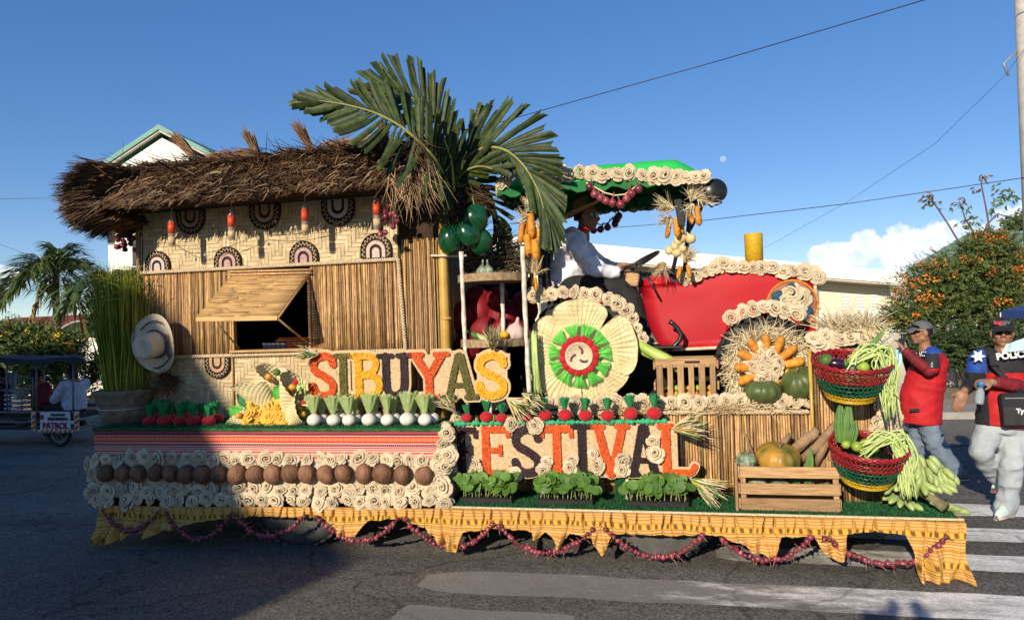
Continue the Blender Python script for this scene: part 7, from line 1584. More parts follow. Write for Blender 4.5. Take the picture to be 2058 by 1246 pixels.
p = at(1035, 675, .5); r = .085; o = mk('garlic_bulb', MB().lathe([(.001, -r*.9), (r*.8, -r*.75), (r, -.1*r), (r*.7, r*.6), (r*.2, r*1.0), (r*.12, r*1.5), (.001, r*1.55)], 24, None, 0, lambda a, z: 1+.07*cos(8*a)), mat('pinkish garlic skin', (.60, .46, .42), (.5, .36, .34), ns=20, rough=.6), None, loc=(p.x, .52, zt2+.07), rot=(0, .2, 0)); tag(o, 'giant pinkish garlic bulb on the lower tray', 'garlic')
vb = thing('string_bean_bundle', 'string beans hanging from the lower tray beside the woven flower', 'string beans', at(1070, 700, .45), 'bundles of string beans')
for i in range(20):
    x = 1064+rnd.uniform(0, 14); pts = [at(x, 664+rnd.uniform(0, 10), .42), at(x+rnd.uniform(-4, 6), 710, .40), at(x+rnd.uniform(-2, 10), rnd.uniform(740, 800), .41), at(x+rnd.uniform(4, 18), rnd.uniform(770, 806), .42)]; mk('bean', MB().tube(pts, [.005, .006, .006, .003], 6), m_bean, vb)
# husk sprays on the sign ends
def spray(lab, px, py, dx, dy, n, ln, cobs=()):
    Y = .17; p = at(px, py, Y); t = thing('husk_spray', lab, 'husk spray', p, 'tinsel husk sprays on the signs'); d = V((dx, -.35, -dy))
    for m_, k in ((m_husk, .55), (m_okra, .3), (m_byel, .15)):
        mb = MB()
        for _ in range(int(n*k)): q = (d.normalized()+rv()*.42).normalized()*ln/235*rnd.uniform(.6, 1.1); mb.tube([p, p+q*.5+rv()*.012, p+q+rv()*.03], [(.007, .0015), (.006, .001), (.001, .0005)], 4, False)
        mk('husk_strip', mb, m_, t, False)
spray('husk spray at the start of the SIBUYAS sign by the window sill', 640, 712, -1, -.1, 60, 44); spray('husk spray on top of the last yellow letter', 990, 704, .1, -1, 80, 46); spray('husk spray below the yellow S above the radishes', 1018, 800, 1, .6, 60, 60)
spray('husk spray at the upper end of the FESTIVAL sign', 1350, 862, 1, -.2, 90, 60); spray('husk spray low beside the letter L', 1388, 962, 1, .5, 90, 62); spray('husk spray at the corner between both signs', 915, 828, -.4, -.7, 60, 40)
spray('husk tuft beside the white rack foot', 1050, 790, .6, .3, 40, 44)
# straw on the deck and block
mb = MB()
for _ in range(1500):
    px = rnd.choice((rnd.uniform(1240, 1330), rnd.uniform(1440, 1500), rnd.uniform(1180, 1600))); p = at(px, 795, rnd.uniform(.38, .6)); mb.strand((p.x, p.y, ZD+rnd.uniform(0, .05)), V((rnd.gauss(0, 1), rnd.gauss(0, .6), rnd.gauss(.15, .3))).normalized()*rnd.uniform(.05, .12), .003)
o = mk('loose_straw', mb, m_straw, None, False); o['kind'] = 'stuff'
rp2 = thing('raffia_heap', 'heap of pale raffia strips on top of the front block', 'raffia', at(1710, 655, .6)); mb = MB()
for _ in range(700):
    p = at(rnd.uniform(1665, 1745), 680, rnd.uniform(.4, .9)); p.z = ZK+rnd.uniform(0, .05); d = V((rnd.gauss(.0, .4), rnd.gauss(-.2, .5), abs(rnd.gauss(.95, .35)))).normalized()*rnd.uniform(.12, .30); mb.tube([p, p+d*.5, p+d+V((rnd.gauss(0, .06), rnd.gauss(0, .04), -rnd.random()*.08))], [(.006, .002), (.005, .0015), (.002, .001)], 4, False)
for _ in range(60):
    p = at(rnd.uniform(1720, 1765), 672, .4); d = V((rnd.uniform(-.05, .16), -.12, rnd.uniform(-.06, .12))); mb.tube([p, p+d*.5+V((0, 0, .05)), p+d], [(.006, .002), (.005, .0015), (.002, .001)], 4, False)
q = mk('raffia', mb, m_husk, rp2, False); q['kind'] = 'stuff'
# seedling trays
for i, (x0_, x1_, lab) in enumerate(((925, 1030, 'seedling tray below the letters F and E'), (1080, 1192, 'seedling tray below the letter T'), (1262, 1385, 'seedling tray below the letters V, A and L'))):
    a, b_ = at(x0_, 1006, .08), at(x1_, 1006, .08); t = thing('seedling_tray', 'black %s with leafy green seedlings' % lab, 'seedling tray', ((a.x+b_.x)/2, .14, ZL), 'seedling trays along the front edge'); w_ = b_.x-a.x
    mk('tray', MB().bbox(((a.x+b_.x)/2, .15, ZL+.03), (w_, .17, .045), .006), m_tray, t, False)
    ns = 34
    for k in range(ns):
        p = V((a.x+.02+(w_-.04)*(k % 12)/11+rnd.uniform(-.01, .01), .09+.055*(k//12)+rnd.uniform(-.008, .008), ZL+.05)); h = rnd.uniform(.09, .17); top_ = p+V((rnd.gauss(0, .018), rnd.gauss(-.02, .012), h)); mb = MB(); mb.tube([p, p.lerp(top_, .6), top_], .0035, 5, False, 1)
        for q in range(4):
            an = rnd.random()*6.3; d = V((cos(an), sin(an)-.35, .1+rnd.gauss(0, .25))).normalized(); r_ = rnd.uniform(.030, .046); cc = top_.lerp(p, .42*rnd.random()**1.5)+d*r_*.95; nn = (V((0, -.75, .65))+rv()*.45).normalized(); e1_ = (d-nn*d.dot(nn)).normalized(); e2_ = nn.cross(e1_)
            vs_ = [cc+nn*(-.006)]+[cc+e1_*(cos(2*pi*s_/9)*r_)+e2_*(sin(2*pi*s_/9)*r_*.82)+nn*(.004*cos(4*pi*s_/9)) for s_ in range(9)]; mb.add(vs_, [(0, 1+s_, 1+(s_+1) % 9) for s_ in range(9)], 0)
        mk('seedling', mb, [m_leaf, m_stem], t, True)
# ================================================================== PEOPLE
def text(s, h, p, R_, m_, parent, name='lettering', ex=.002, squeeze=1.0, bold=.0):
    cu = bpy.data.curves.new(name, 'FONT'); cu.body = s; cu.size = h*1.38; cu.align_x = 'CENTER'; cu.align_y = 'CENTER'; cu.extrude = ex; cu.offset = bold
    o = bpy.data.objects.new(name, cu); COL.objects.link(o); dg = bpy.context.evaluated_depsgraph_get(); dg.update(); me = bpy.data.meshes.new_from_object(o.evaluated_get(dg)); bpy.data.objects.remove(o); me.materials.clear(); me.materials.append(m_)
    return link(name, me, parent, p, R_, (squeeze, 1, 1))
def limb(mb, pts, rs, n=14):
    pts = [V(p) for p in pts]; mb.tube(pts, rs, n)
    for p, r in zip(pts, rs): mb.ell(p, r if not isinstance(r, tuple) else min(r), 12, 8)
def head(mb, c, f, up, s=1.0):
    y = V(f).normalized(); x = y.cross(V(up)).normalized(); z = x.cross(y); M = Matrix(((x.x, y.x, z.x), (x.y, y.y, z.y), (x.z, y.z, z.z)))
    Q = lambda a, b_, d: c + M @ (V((a, b_, d))*s)
    E = lambda a, r: mb.ell(Q(*a), V(r)*s, 18, 14, M)
    E((0, -.012, .025), (.076, .096, .098)); E((0, .022, -.045), (.060, .066, .078)); E((0, .062, -.098), (.030, .022, .020)); mb.tube([Q(0, .086, .018), Q(0, .100, -.01), Q(0, .112, -.028)], [.010*s, .012*s, .014*s], 10)
    for q in (-1, 1): E((q*.013, .098, -.031), (.011, .012, .009)); E((q*.042, .056, -.022), (.026, .028, .026)); E((q*.078, -.012, -.012), (.011, .024, .034)); E((q*.05, .0, -.06), (.022, .045, .03))
    mb.tube([Q(-.048, .074, .034), Q(0, .092, .032), Q(.048, .074, .034)], .011*s, 8); E((0, .084, -.056), (.024, .012, .0075)); E((0, .082, -.068), (.021, .012, .009))
    limb(mb, [Q(0, -.018, -.05), Q(0, -.030, -.12), Q(0, -.04, -.19)], [.054*s, .055*s, .068*s]); return Q, M
def hand(mb, w_, d, n_, s=1.0, curl=.5, side=1):
    """palm and five fingers from the wrist w_ along d, palm facing n_"""
    d = V(d).normalized(); n_ = (V(n_)-d*V(n_).dot(d)).normalized(); x = d.cross(n_)*side; M = Matrix(((x.x, d.x, n_.x), (x.y, d.y, n_.y), (x.z, d.z, n_.z)))
    mb.ell(w_+d*.045*s, V((.040, .052, .018))*s, 14, 10, M)
    for i, (o, ln) in enumerate(((-.029, .072), (-.010, .082), (.010, .078), (.028, .062))):
        b_ = w_+(d*.085+x*o)*s; c1 = curl*.9; c2 = curl*1.9; sp = x*o*1.2
        j1 = b_+(d*cos(c1*.5)+n_*sin(c1*.5)+sp)*ln*.42*s; j2 = j1+(d*cos(c1+.1)+n_*sin(c1+.1)+sp)*ln*.33*s; j3 = j2+(d*cos(c2)+n_*sin(c2))*ln*.28*s
        mb.tube([b_-d*.03*s, b_, j1, j2, j3], [.010*s, .0105*s, .0095*s, .0085*s, .006*s], 9)
    b_ = w_+(d*.03-x*.034)*s; j1 = b_+(d*.6-x*.6+n_*.35).normalized()*.036*s; j2 = j1+(d*.85-x*.1+n_*.5).normalized()*.030*s; mb.tube([b_+x*.012*s-d*.01*s, b_, j1, j2], [.013*s, .0135*s, .0115*s, .008*s], 9)
def wrinkle(amp, sc=9.0): return lambda c, n_: c+n_*(amp*(noise.noise(c*sc)+.6*noise.noise(V((c.x*sc*2.3, c.y*sc*2.3, c.z*sc*1.2+4)))))
def folds(amp):                                  # slanting pull folds of hanging cloth
    return lambda c, n_: c+n_*(amp*(.8*(1-abs(noise.noise(V((c.x*5+c.z*3.2, c.y*5, c.z*9-c.x*3))))*2.6)+.5*noise.noise(c*17))-amp*.3)
def cap(t, Q, M, m_, brim_m, s=1.0):
    mb = MB()
    def dome(u, v):
        a = 2*pi*u; e = v*pi/2; return Q(.084*cos(a)*cos(e*.96), -.012+.106*sin(a)*cos(e*.96), .045+.078*sin(e)**.9)
    mb.grid(dome, 28, 10, True); mb.grid(lambda u, v: dome(u, 0)*(1-v*.02)+Q(0, 0, 0)*(v*.02)-(Q(0, 0, 1)-Q(0, 0, 0))*.006*v, 28, 2, True); c = mk('cap', mb, m_, t)
    mb = MB()
    def vis(u, v, o=0):
        a = -.95+1.9*u; return Q(.082*sin(a)*(1+.10*v), .07*cos(a)+.025+.080*v*cos(a)**.5, .046-.022*v-.030*abs(sin(a))**2*v-o)
    mb.grid(lambda u, v: vis(u, v), 16, 6); mb.grid(lambda u, v: vis(u, v, .005), 16, 6); mk('visor', mb, brim_m, c); mk('button', MB().ell(Q(0, -.012, .124), .008, 8, 6), m_, c)
    return c
def glasses(t, Q, M, m_=None):
    mb = MB(); mb.grid(lambda u, v: Q(-.068+.136*u, .100-.052*abs(2*u-1)**2.2+.002, .024-.040*v*(1-.45*abs(2*u-1)**3)-.012*math.exp(-((u-.5)/.06)**2)*0), 20, 6); mb.grid(lambda u, v: Q(-.068+.136*u, .096-.052*abs(2*u-1)**2.2, .024-.040*v*(1-.45*abs(2*u-1)**3)), 20, 6)
    for q in (-1, 1): mb.tube([Q(q*.068, .046, .016), Q(q*.080, -.02, .010)], .004, 6)
    return mk('sunglasses', mb, m_glass, t)
def shoe(t, ankle, toe, m_, sole, name='shoe'):
    a, b_ = V(ankle), V(toe); d = (b_-a); d.z = 0; ln = d.length; d.normalize(); x = d.cross(V((0, 0, 1))); mb = MB(); g0 = min(a.z, b_.z)
    def fn(u, v):
        an = 2*pi*v; s_ = -.07+(ln+.07)*u; w_ = .046*sin(pi*min(.97, .12+.86*u))**.45; hh = .085*(1-u)**.9+.045; return a+d*s_+x*(cos(an)*w_)+V((0, 0, g0-a.z+.018+max(0, sin(an))*hh*(1 if u < .97 else .5)))
    mb.grid(lambda u, v: fn(u, v), 14, 17); o = mk(name, mb, m_, t)
    mk('sole', MB().grid(lambda u, v: a+d*(-.075+(ln+.082)*u)+x*(cos(2*pi*v)*.049*sin(pi*min(.97, .10+.88*u))**.4)+V((0, 0, g0-a.z+.012+.012*sin(2*pi*v))), 14, 13), sole, o); return o
m_shoe = mat('pale trainer', (.74, .74, .70), (.55, .66, .60), ns=7, nf=.3, rough=.6); m_sole = mat('pink sole', (.70, .20, .20), (.66, .62, .58), ns=5, nf=.3, rough=.6); m_shoeg = mat('grey shoe', (.12, .12, .12), rough=.7)
# ------------------------------------------------------------------ marshal with the radio, side view
g1 = ground(1893, 962); Y1 = g1.y; A = lambda px, py, dy=0: at(px, py, Y1+dy)
t = thing('person', 'person in grey cap and red jersey holding a radio to the mouth', 'person', V((A(1865, 900).x, Y1, 0)), 'marshals walking with the float')
mb = MB(); Q, M = head(mb, A(1851, 668), V((-1, -.18, .0)), V((.04, 0, 1)), .98)
limb(mb, [A(1880, 712, -.19), A(1868, 745, -.25), A(1838, 722, -.24), A(1817, 703, -.2)], [.055, .048, .042, .030]); limb(mb, [A(1866, 712, .2), A(1835, 752, .2), A(1818, 715, .05)], [.052, .044, .03])
hand(mb, A(1817, 703, -.2), V((-.35, .15, .75)), V((-.8, .6, 0)), .95, 1.0, 1); hand(mb, A(1816, 716, .05), V((-.4, -.2, .7)), V((-.5, -.7, .2)), .95, 1.1, -1)
limb(mb, [A(1868, 725), A(1862, 780), A(1860, 830)], [.12, .13, .13]); limb(mb, [A(1850, 840, .1), A(1842, 895, .1), A(1832, 958, .08)], [.075, .06, .045]); limb(mb, [A(1868, 840, -.1), A(1882, 895, -.1), A(1922, 948, -.08)], [.075, .06, .045])
fuse('body', mb, .0085, m_skin, t)
mb = MB()
mb.tube([A(1872, 706), A(1872, 718), A(1862, 760), A(1850, 800), A(1849, 850)], [(.08, .12), (.15, .20), (.185, .18), (.20, .18), (.20, .195)], 22, True, 0, (1, 0, 0)); limb(mb, [A(1874, 712, -.15), A(1876, 716, -.2), A(1872, 738, -.25)], [.085, .085, .074]); limb(mb, [A(1868, 712, .15), A(1850, 735, .21)], [.085, .07])
sh = fuse('jersey', mb, .012, [m_red, m_navy, m_blue], t, 4, .5, folds(.010))
for p in sh.data.polygons:
    c = p.center; py_ = c.z; zz = A(1860, 722).z
    if c.z > zz+.07: p.material_index = 2
    elif c.z > zz-.075 and c.x < A(1868, 700).x: p.material_index = 1
mb = MB(); limb(mb, [A(1876, 730, -.24), A(1866, 744, -.255), A(1838, 722, -.245), A(1822, 707, -.21)], [.066, .064, .056, .044]); fuse('sleeve', mb, .010, m_maroon, t, 4, .5, wrinkle(.006, 16)); mb = MB(); limb(mb, [A(1846, 742, .21), A(1834, 752, .2), A(1822, 722, .08)], [.062, .06, .042]); fuse('sleeve', mb, .010, m_maroon, t)
mb = MB(); mb.tube([A(1854, 822), A(1856, 846)], [(.165, .14), (.165, .15)], 18, True, 0, (1, 0, 0)); limb(mb, [A(1850, 846, .06), A(1842, 895, .09), A(1832, 952, .08)], [.105, .086, .068]); limb(mb, [A(1864, 848, -.06), A(1880, 892, -.09), A(1919, 944, -.08)], [.110, .092, .070]); fuse('jeans', mb, .012, m_jean, t, 3, .5, folds(.015))
shoe(t, V((A(1922, 950).x, Y1-.08, 0)), V((A(1922, 950).x-.17, Y1-.12, 0)), m_shoeg, m_white); shoe(t, V((A(1832, 957).x, Y1+.08, 0)), V((A(1832, 957).x-.19, Y1+.06, 0)), m_shoeg, m_white)
c = cap(t, Q, M, m_grey, m_grey); g_ = glasses(t, Q, M)
mb = MB(); mb.grid(lambda u, v: Q(-.072+.144*u, .088-.05*abs(2*u-1)**2+.012, .098-.026*v-.03*abs(2*u-1)), 16, 5); mk('spare_sunglasses', mb, m_glass, c)
mk('hair', MB().grid(lambda u, v: Q(.081*cos(pi+pi*u), -.016+.102*sin(pi+pi*u), .045-.075*v), 18, 5), m_hair, t)
for (s_, py, h, ln) in (('POLICE', 708, .045, 1),): text(s_, h, A(1845, 713, -.215), Matrix.Rotation(pi/2, 3, 'X') @ Matrix.Rotation(.12, 3, 'Z'), m_txtw, t, squeeze=.9)
text('EMA', .018, A(1873, 733, -.335), Matrix.Rotation(pi/2, 3, 'X') @ Matrix.Rotation(1.5, 3, 'Z'), m_txtw, t); mk('hem_tag', MB().box(A(1838, 824, -.205), (.09, .003, .03)), m_navy, t, False)
rdo = thing('walkie_talkie', 'black handheld radio with thin antenna at the mouth of the grey capped marshal', 'radio', A(1812, 695, -.2)); mk('case', MB().bbox(A(1812, 692, -.19), (.05, .035, .12), .006), m_blackgl, rdo, False); mk('antenna', MB().tube([A(1812, 684, -.19), A(1811, 658, -.19)], [.006, .004], 6), m_blackgl, rdo)
cl_ = mk('face_towel', MB().grid(lambda u, v: A(1792+u*18+3*sin(v*5), 702+v*58, -.13+.03*sin(u*9+v*2)), 10, 14), m_cyan, None); tag(cl_, 'pale blue towel hanging from the hand of the marshal with the radio', 'towel')
# ------------------------------------------------------------------ marshal in the black cap, front view
g2 = ground(2006, 1036); Y2 = g2.y; A = lambda px, py, dy=0: at(px, py, Y2+dy)
t = thing('person', 'person in black cap and sunglasses with police jersey and faded jeans holding a water bottle', 'person', V((g2.x, Y2, 0)), 'marshals walking with the float')
mb = MB(); Q, M = head(mb, A(2014, 668, .02), V((-.28, -1, -.02)), V((0, 0, 1)), .98)
limb(mb, [A(1972, 722, .02), A(1956, 766, .05), A(1938, 785, -.12)], [.056, .044, .030]); limb(mb, [A(2066, 720, .05), A(2076, 782, .02), A(2030, 774, -.16), A(1994, 768, -.22)], [.056, .047, .042, .031])
hand(mb, A(1938, 785, -.12), V((-.38, -.12, -.9)), V((.2, .95, 0)), 1.15, .38, 1); hand(mb, A(1996, 768, -.22), V((-.95, -.05, .02)), V((.1, .5, -.75)), 1.0, 1.15, -1)
limb(mb, [A(2018, 725), A(2016, 790), A(2012, 850)], [.12, .12, .12]); limb(mb, [A(1988, 858), A(1968, 912, -.05), A(2006, 962, .25)], [.075, .06, .045]); limb(mb, [A(2036, 858), A(2030, 940, -.06), A(2022, 1020, 0)], [.075, .06, .045])
fuse('body', mb, .0066, m_skin, t, 3)
mb = MB(); limb(mb, [A(2018, 716), A(2018, 770), A(2014, 820), A(2012, 852)], [(.17, .13), (.19, .14), (.185, .14), (.19, .145)], 20) if False else None
mb.tube([A(2018, 708), A(2018, 722), A(2018, 770), A(2014, 820), A(2012, 856)], [(.10, .10), (.19, .12), (.195, .14), (.185, .145), (.195, .15)], 24, True, 0, (1, 0, 0)); limb(mb, [A(1984, 718), A(1970, 724, .02), A(1960, 752, .04)], [.085, .088, .075]); limb(mb, [A(2052, 718), A(2066, 724, .04), A(2074, 758, .03)], [.085, .09, .078])
sh = fuse('jersey', mb, .0115, [m_red, m_navy, m_blue], t, 4, .5, folds(.010))
for p in sh.data.polygons:
    c = p.center; dxp = (c.x-A(2014, 800).x)
    if c.z > A(2014, 748).z: p.material_index = 2 if dxp < -.13 else (1 if dxp < .2 or c.z > A(2014, 735).z else 0)
    elif dxp < -.135: p.material_index = 1
mb = MB(); limb(mb, [A(1961, 750, .045), A(1956, 768, .05), A(1941, 782, -.09)], [.068, .064, .046]); fuse('sleeve', mb, .010, m_navy, t); mb = MB(); limb(mb, [A(2074, 754, .03), A(2076, 784, .02), A(2034, 774, -.15), A(2004, 768, -.205)], [.070, .066, .060, .046]); fuse('sleeve', mb, .010, m_maroon, t, 4, .5, wrinkle(.006, 16))
mb = MB(); mb.tube([A(2013, 842), A(2012, 868)], [(.175, .13), (.185, .14)], 20, True, 0, (1, 0, 0)); limb(mb, [A(1990, 862), A(1973, 905, -.06), A(1985, 932, .05), A(2008, 962, .24)], [.108, .092, .082, .07]); limb(mb, [A(2036, 862), A(2032, 930, -.07), A(2028, 985, -.02), A(2021, 1022, 0)], [.110, .090, .078, .084]); fuse('jeans', mb, .0115, m_jeanlt, t, 3, .5, folds(.016))
shoe(t, V((A(2022, 1024).x, Y2, 0)), V((A(1986, 1030).x, Y2-.16, 0)), m_shoe, m_sole); shoe(t, A(2010, 972, .26), A(1996, 990, .2), m_shoe, m_sole)
c = cap(t, Q, M, m_navy, m_navy); glasses(t, Q, M); mk('hair', MB().grid(lambda u, v: Q(.080*cos(pi+pi*u), -.016+.100*sin(pi+pi*u), .045-.06*v), 18, 5), m_hair, t)
fx_ = V((-.28, -1, 0)).normalized(); Rt = frame(fx_ + V((0, 0, .25)), (0, 0, 1)); text('giv', .036, Q(-.022, .098, .088), Rt, m_grey, c, ex=.004, bold=.002); text('ing', .036, Q(.036, .092, .088), Rt, mat('red cap print', (.42, .03, .05), rough=.6), c, ex=.004, bold=.002)
Rb = frame(V((0, -1, .1)), (0, 0, 1)); text('POLICE', .052, A(2035, 714, -.185), Rb @ Matrix.Rotation(.10, 3, 'Z'), m_txtw, t, bold=.003); text('SECURITY', .026, A(2034, 702, -.172), Rb @ Matrix.Rotation(.10, 3, 'Z'), m_txtw, t)
star = []
for i in range(12): a = pi*i/6; q = .055 if i % 2 == 0 else .026; star.append((cos(a)*q, sin(a)*q))
sp_ = A(1966, 716, -.10); mk('star_badge', MB().prism(star, lambda p: sp_+V((p[0], -.004, p[1])), lambda p: sp_+V((p[0], .02, p[1]))), m_txtw, t, False)
mk('towel', MB().grid(lambda u, v: A(2022+u*46-v*8*(1-u), 692-16*u+v*(17+10*u), -.13-.03*sin(pi*u)-.05*v+.012*sin(u*15)), 14, 9), m_cyan, t)
bg_ = thing('shoulder_bag', 'black crossbody bag with zips hanging at the hip of the black capped marshal', 'bag', A(2045, 825, -.2)); mk('pouch', MB().bbox(A(2046, 823, -.205), (.24, .07, .27), .03, Matrix.Rotation(-.06, 3, 'Y')), m_navy, bg_, False); mk('pocket', MB().bbox(A(2040, 836, -.245), (.17, .03, .15), .012), m_black, bg_, False); mk('zip', MB().box(A(2042, 800, -.243), (.16, .004, .008)), m_metal, bg_, False)
mk('strap', MB().tube([A(2064, 800, -.17), A(2030, 770, -.2), A(1995, 735, -.16), A(1984, 712, -.06)], [(.02, .005)]*4, 6, True, 0, (1, 0, .6)), m_navy, bg_); text('Ty', .036, A(2050, 826, -.262), Rb, m_txtw, bg_, bold=.002)
mk('clip', MB().bbox(A(1998, 724, -.17), (.07, .03, .09), .01), m_navy, bg_, False)
m_pet = mat('clear plastic bottle', (.60, .70, .78), rough=.08, alpha=.38, spec=.7); m_pcap = mat('blue bottle cap', (.03, .22, .55), rough=.4)
bt = thing('water_bottle', 'clear plastic water bottle with blue cap held by the black capped marshal', 'bottle', A(1968, 795, -.26)); pb_ = A(1968, 812, -.26); Mb = Matrix.Translation(pb_) @ Matrix.Rotation(.12, 4, 'Y'); mk('body', MB().lathe([(.001, 0), (.028, 0), (.031, .02), (.031, .09), (.026, .11), (.016, .13), (.014, .14)], 20, Mb), m_pet, bt); mk('cap', MB().lathe([(.001, .138), (.024, .138), (.026, .17), (.022, .178), (.001, .178)], 18, Mb), m_pcap, bt)
# ------------------------------------------------------------------ tractor driver, side view
YD = 1.12; A = lambda px, py, dy=0: at(px, py, YD+dy)
t = thing('person', 'person in white shirt, straw hat and sunglasses driving the show tractor', 'person', A(1150, 585))
mb = MB(); Q, M = head(mb, A(1180, 436), V((1, -.12, -.06)), V((.1, 0, 1)), 1.0)
limb(mb, [A(1150, 488, -.19), A(1196, 542, -.23), A(1242, 546, -.14)], [.058, .046, .03]); limb(mb, [A(1156, 486, .19), A(1205, 535, .2), A(1248, 536, .1)], [.058, .046, .03]); hand(mb, A(1240, 546, -.14), V((.9, .2, .12)), V((0, .3, -1)), 1, 1.0, 1); hand(mb, A(1246, 536, .1), V((.9, -.1, .1)), V((0, -.2, -1)), 1, 1.0, -1)
limb(mb, [A(1150, 490), A(1140, 535), A(1142, 570)], [.12, .13, .13]); limb(mb, [A(1146, 575, -.1), A(1256, 578, -.14), A(1296, 676, -.16)], [.08, .062, .045]); limb(mb, [A(1146, 575, .1), A(1256, 572, .14), A(1300, 660, .16)], [.08, .062, .045]); fuse('body', mb, .008, m_skin, t)
mb = MB(); mb.tube([A(1164, 464), A(1154, 482), A(1142, 520), A(1140, 556), A(1144, 586)], [(.085, .12), (.13, .20), (.165, .20), (.175, .19), (.17, .18)], 22, True, 0, (1, 0, 0)); limb(mb, [A(1152, 486, -.15), A(1158, 496, -.21), A(1196, 540, -.24), A(1236, 547, -.16)], [.095, .088, .075, .056]); limb(mb, [A(1156, 486, .15), A(1205, 533, .21), A(1238, 537, .12)], [.095, .07, .05]); fuse('shirt', mb, .012, m_shirtw, t, 3, .5, folds(.016))
mb = MB(); limb(mb, [A(1140, 574), A(1160, 582)], [.15, .15], 18); limb(mb, [A(1150, 580, -.1), A(1250, 582, -.14), A(1268, 600, -.145), A(1292, 668, -.16)], [.125, .095, .09, .07]); limb(mb, [A(1150, 580, .1), A(1256, 572, .14), A(1300, 655, .16)], [.125, .09, .07]); fuse('trousers', mb, .012, m_trblack, t, 4, .5, wrinkle(.008, 9))
shoe(t, A(1296, 688, -.16), A(1334, 692, -.17), m_shoeg, m_white); shoe(t, A(1302, 676, .16), A(1338, 680, .17), m_shoeg, m_white); glasses(t, Q, M)
m_hatd = mat('driver straw hat', (.46, .31, .14), (.36, .23, .10), ns=50, rough=.8, bump=.3, bs=120); hcx = Q(0, -.02, .068); Rh = frame(V((-.42, -.12, .90)), (0, 1, 0)); mb = MB()
def brim2(u, v, o=0): a = 2*pi*u; q = .085+.125*v; return hcx+Rh @ V((cos(a)*q, sin(a)*q, .02*v*v-o+.012*sin(2*a)*v))
mb.grid(brim2, 40, 7, True); mb.grid(lambda u, v: brim2(u, v, .005), 40, 7, True); hh = mk('hat', mb, m_hatd, t); mk('crown', MB().grid(lambda u, v: hcx+Rh @ V((cos(2*pi*u)*.092*(1-.15*v)*(1 if v < .85 else (1-v)/.15), sin(2*pi*u)*.10*(1-.15*v)*(1 if v < .85 else (1-v)/.15), .11*min(1, v/.85))), 30, 10, True), m_hatd, hh)
for i in range(12): mk('bead', MB().ell(brim2(i/12+.02, 1)+V((0, 0, -.002)), .007, 8, 6), m_cream, hh)
mk('neck_scarf', MB().tube([A(1166, 462)+V((cos(a)*.075, sin(a)*.075, .02*cos(a)-.015)) for a in [2*pi*i/20 for i in range(21)]], .024, 8), m_redfelt, t); mk('hair', MB().grid(lambda u, v: Q(.081*cos(pi+pi*u), -.016+.102*sin(pi+pi*u), .06-.09*v), 18, 5), m_hair, t)
# ------------------------------------------------------------------ patrol tricycle with passengers
ZT = 12.0
bc = camxy(70, ZT); YT = bc.y; A = lambda px, py, dy=0: at(px, py, YT+dy)
m_tarp = mat('dark blue tarpaulin', (.022, .026, .045), (.015, .017, .03), ns=5, rough=.75, bump=.4, bs=9); m_stl = mat('grey painted steel', (.16, .165, .17), (.10, .10, .105), ns=14, rough=.5); m_boardw = mat('white sign board', (.66, .68, .72), rough=.5)
t = thing('patrol_tricycle', 'motor tricycle with dark tarpaulin roof and PATROL sign parked in the shade', 'tricycle', V((A(70, 850).x, YT, 0)))
D0, D1 = -.45, .55
P = lambda px, py, dy=0: A(px, py, dy)
mb = MB()
def tarp(u, v): px = -60+232*u; s_ = sin(v*pi); return P(px, 720-6*s_-3*sin(u*9)*(1-s_)+(5 if u > .96 else 0), D0-.08+(D1-D0+.16)*v)
mb.grid(tarp, 24, 9); mb.grid(lambda u, v: tarp(u, 0)-V((0, .004, .085*v*(1+.25*sin(u*23)))), 40, 3); mb.grid(lambda u, v: tarp(1, u)-V((-.004, 0, .06*v)), 9, 3); mk('tarpaulin', mb, m_tarp, t)
for (px, y0, y1, dy) in ((73, 722, 832, D0), (147, 728, 832, D0), (147, 728, 825, D1), (73, 722, 825, D1), (14, 722, 832, D0), (14, 722, 832, D1)): mk('roof_post', MB().tube([P(px, y0, dy), P(px, y1, dy)], .014, 8), m_stl, t)
for py in (828, 848): mk('side_rail', MB().tube([P(-60, py, D0), P(152, py, D0)], .016, 8), m_stl, t)
for (py, a, b_) in ((760, -40, 66), (784, -40, 66), (796, 20, 66), (808, 20, 66)): mk('seat_rail', MB().tube([P(a, py, D0+.02), P(b_, py, D0+.02)], .010, 6), m_stl, t)
for px in (20, 44, 66): mk('seat_rail', MB().tube([P(px, 758 if px > 60 else 790, D0+.02), P(px, 828, D0+.02)], .010, 6), m_stl, t)
mk('floor', MB().bbox((P(52, 0, 0).x, YT+.05, P(60, 834).z), (P(150, 834).x-P(-60, 834).x, D1-D0-.04, .05), .01), m_black, t, False)
mk('bench', MB().bbox((P(95, 0, 0).x, YT+.4, P(95, 818).z), (1.0, .26, .06), .01), m_stl, t, False)
brd = mk('sign_board', MB().bbox(P(111, 846, D0-.035), (.56, .016, .285), .004), m_boardw, t, False); Rr = frame((0, -1, 0), (0, 0, 1)) @ Matrix.Rotation(.0, 3, 'Z')
text('BARANGAY', .040, P(116, 834, D0-.05), Rr, m_txtk, brd, squeeze=.95, bold=.003); text('MAGTANGGOL', .046, P(116, 842, D0-.05), Rr, m_txtk, brd, squeeze=.86, bold=.004); text('PATROL', .095, P(111, 856, D0-.05), Rr, m_txtr, brd, squeeze=1.0, bold=.006)
ss = P(84, 838, D0-.046); mk('sun_emblem', MB().prism([(cos(pi*i/8)*(.05 if i % 2 == 0 else .026), sin(pi*i/8)*(.05 if i % 2 == 0 else .026)) for i in range(16)], lambda p: ss+V((p[0], -.004, p[1])), lambda p: ss+V((p[0], .003, p[1]))), m_txtr, brd, False)
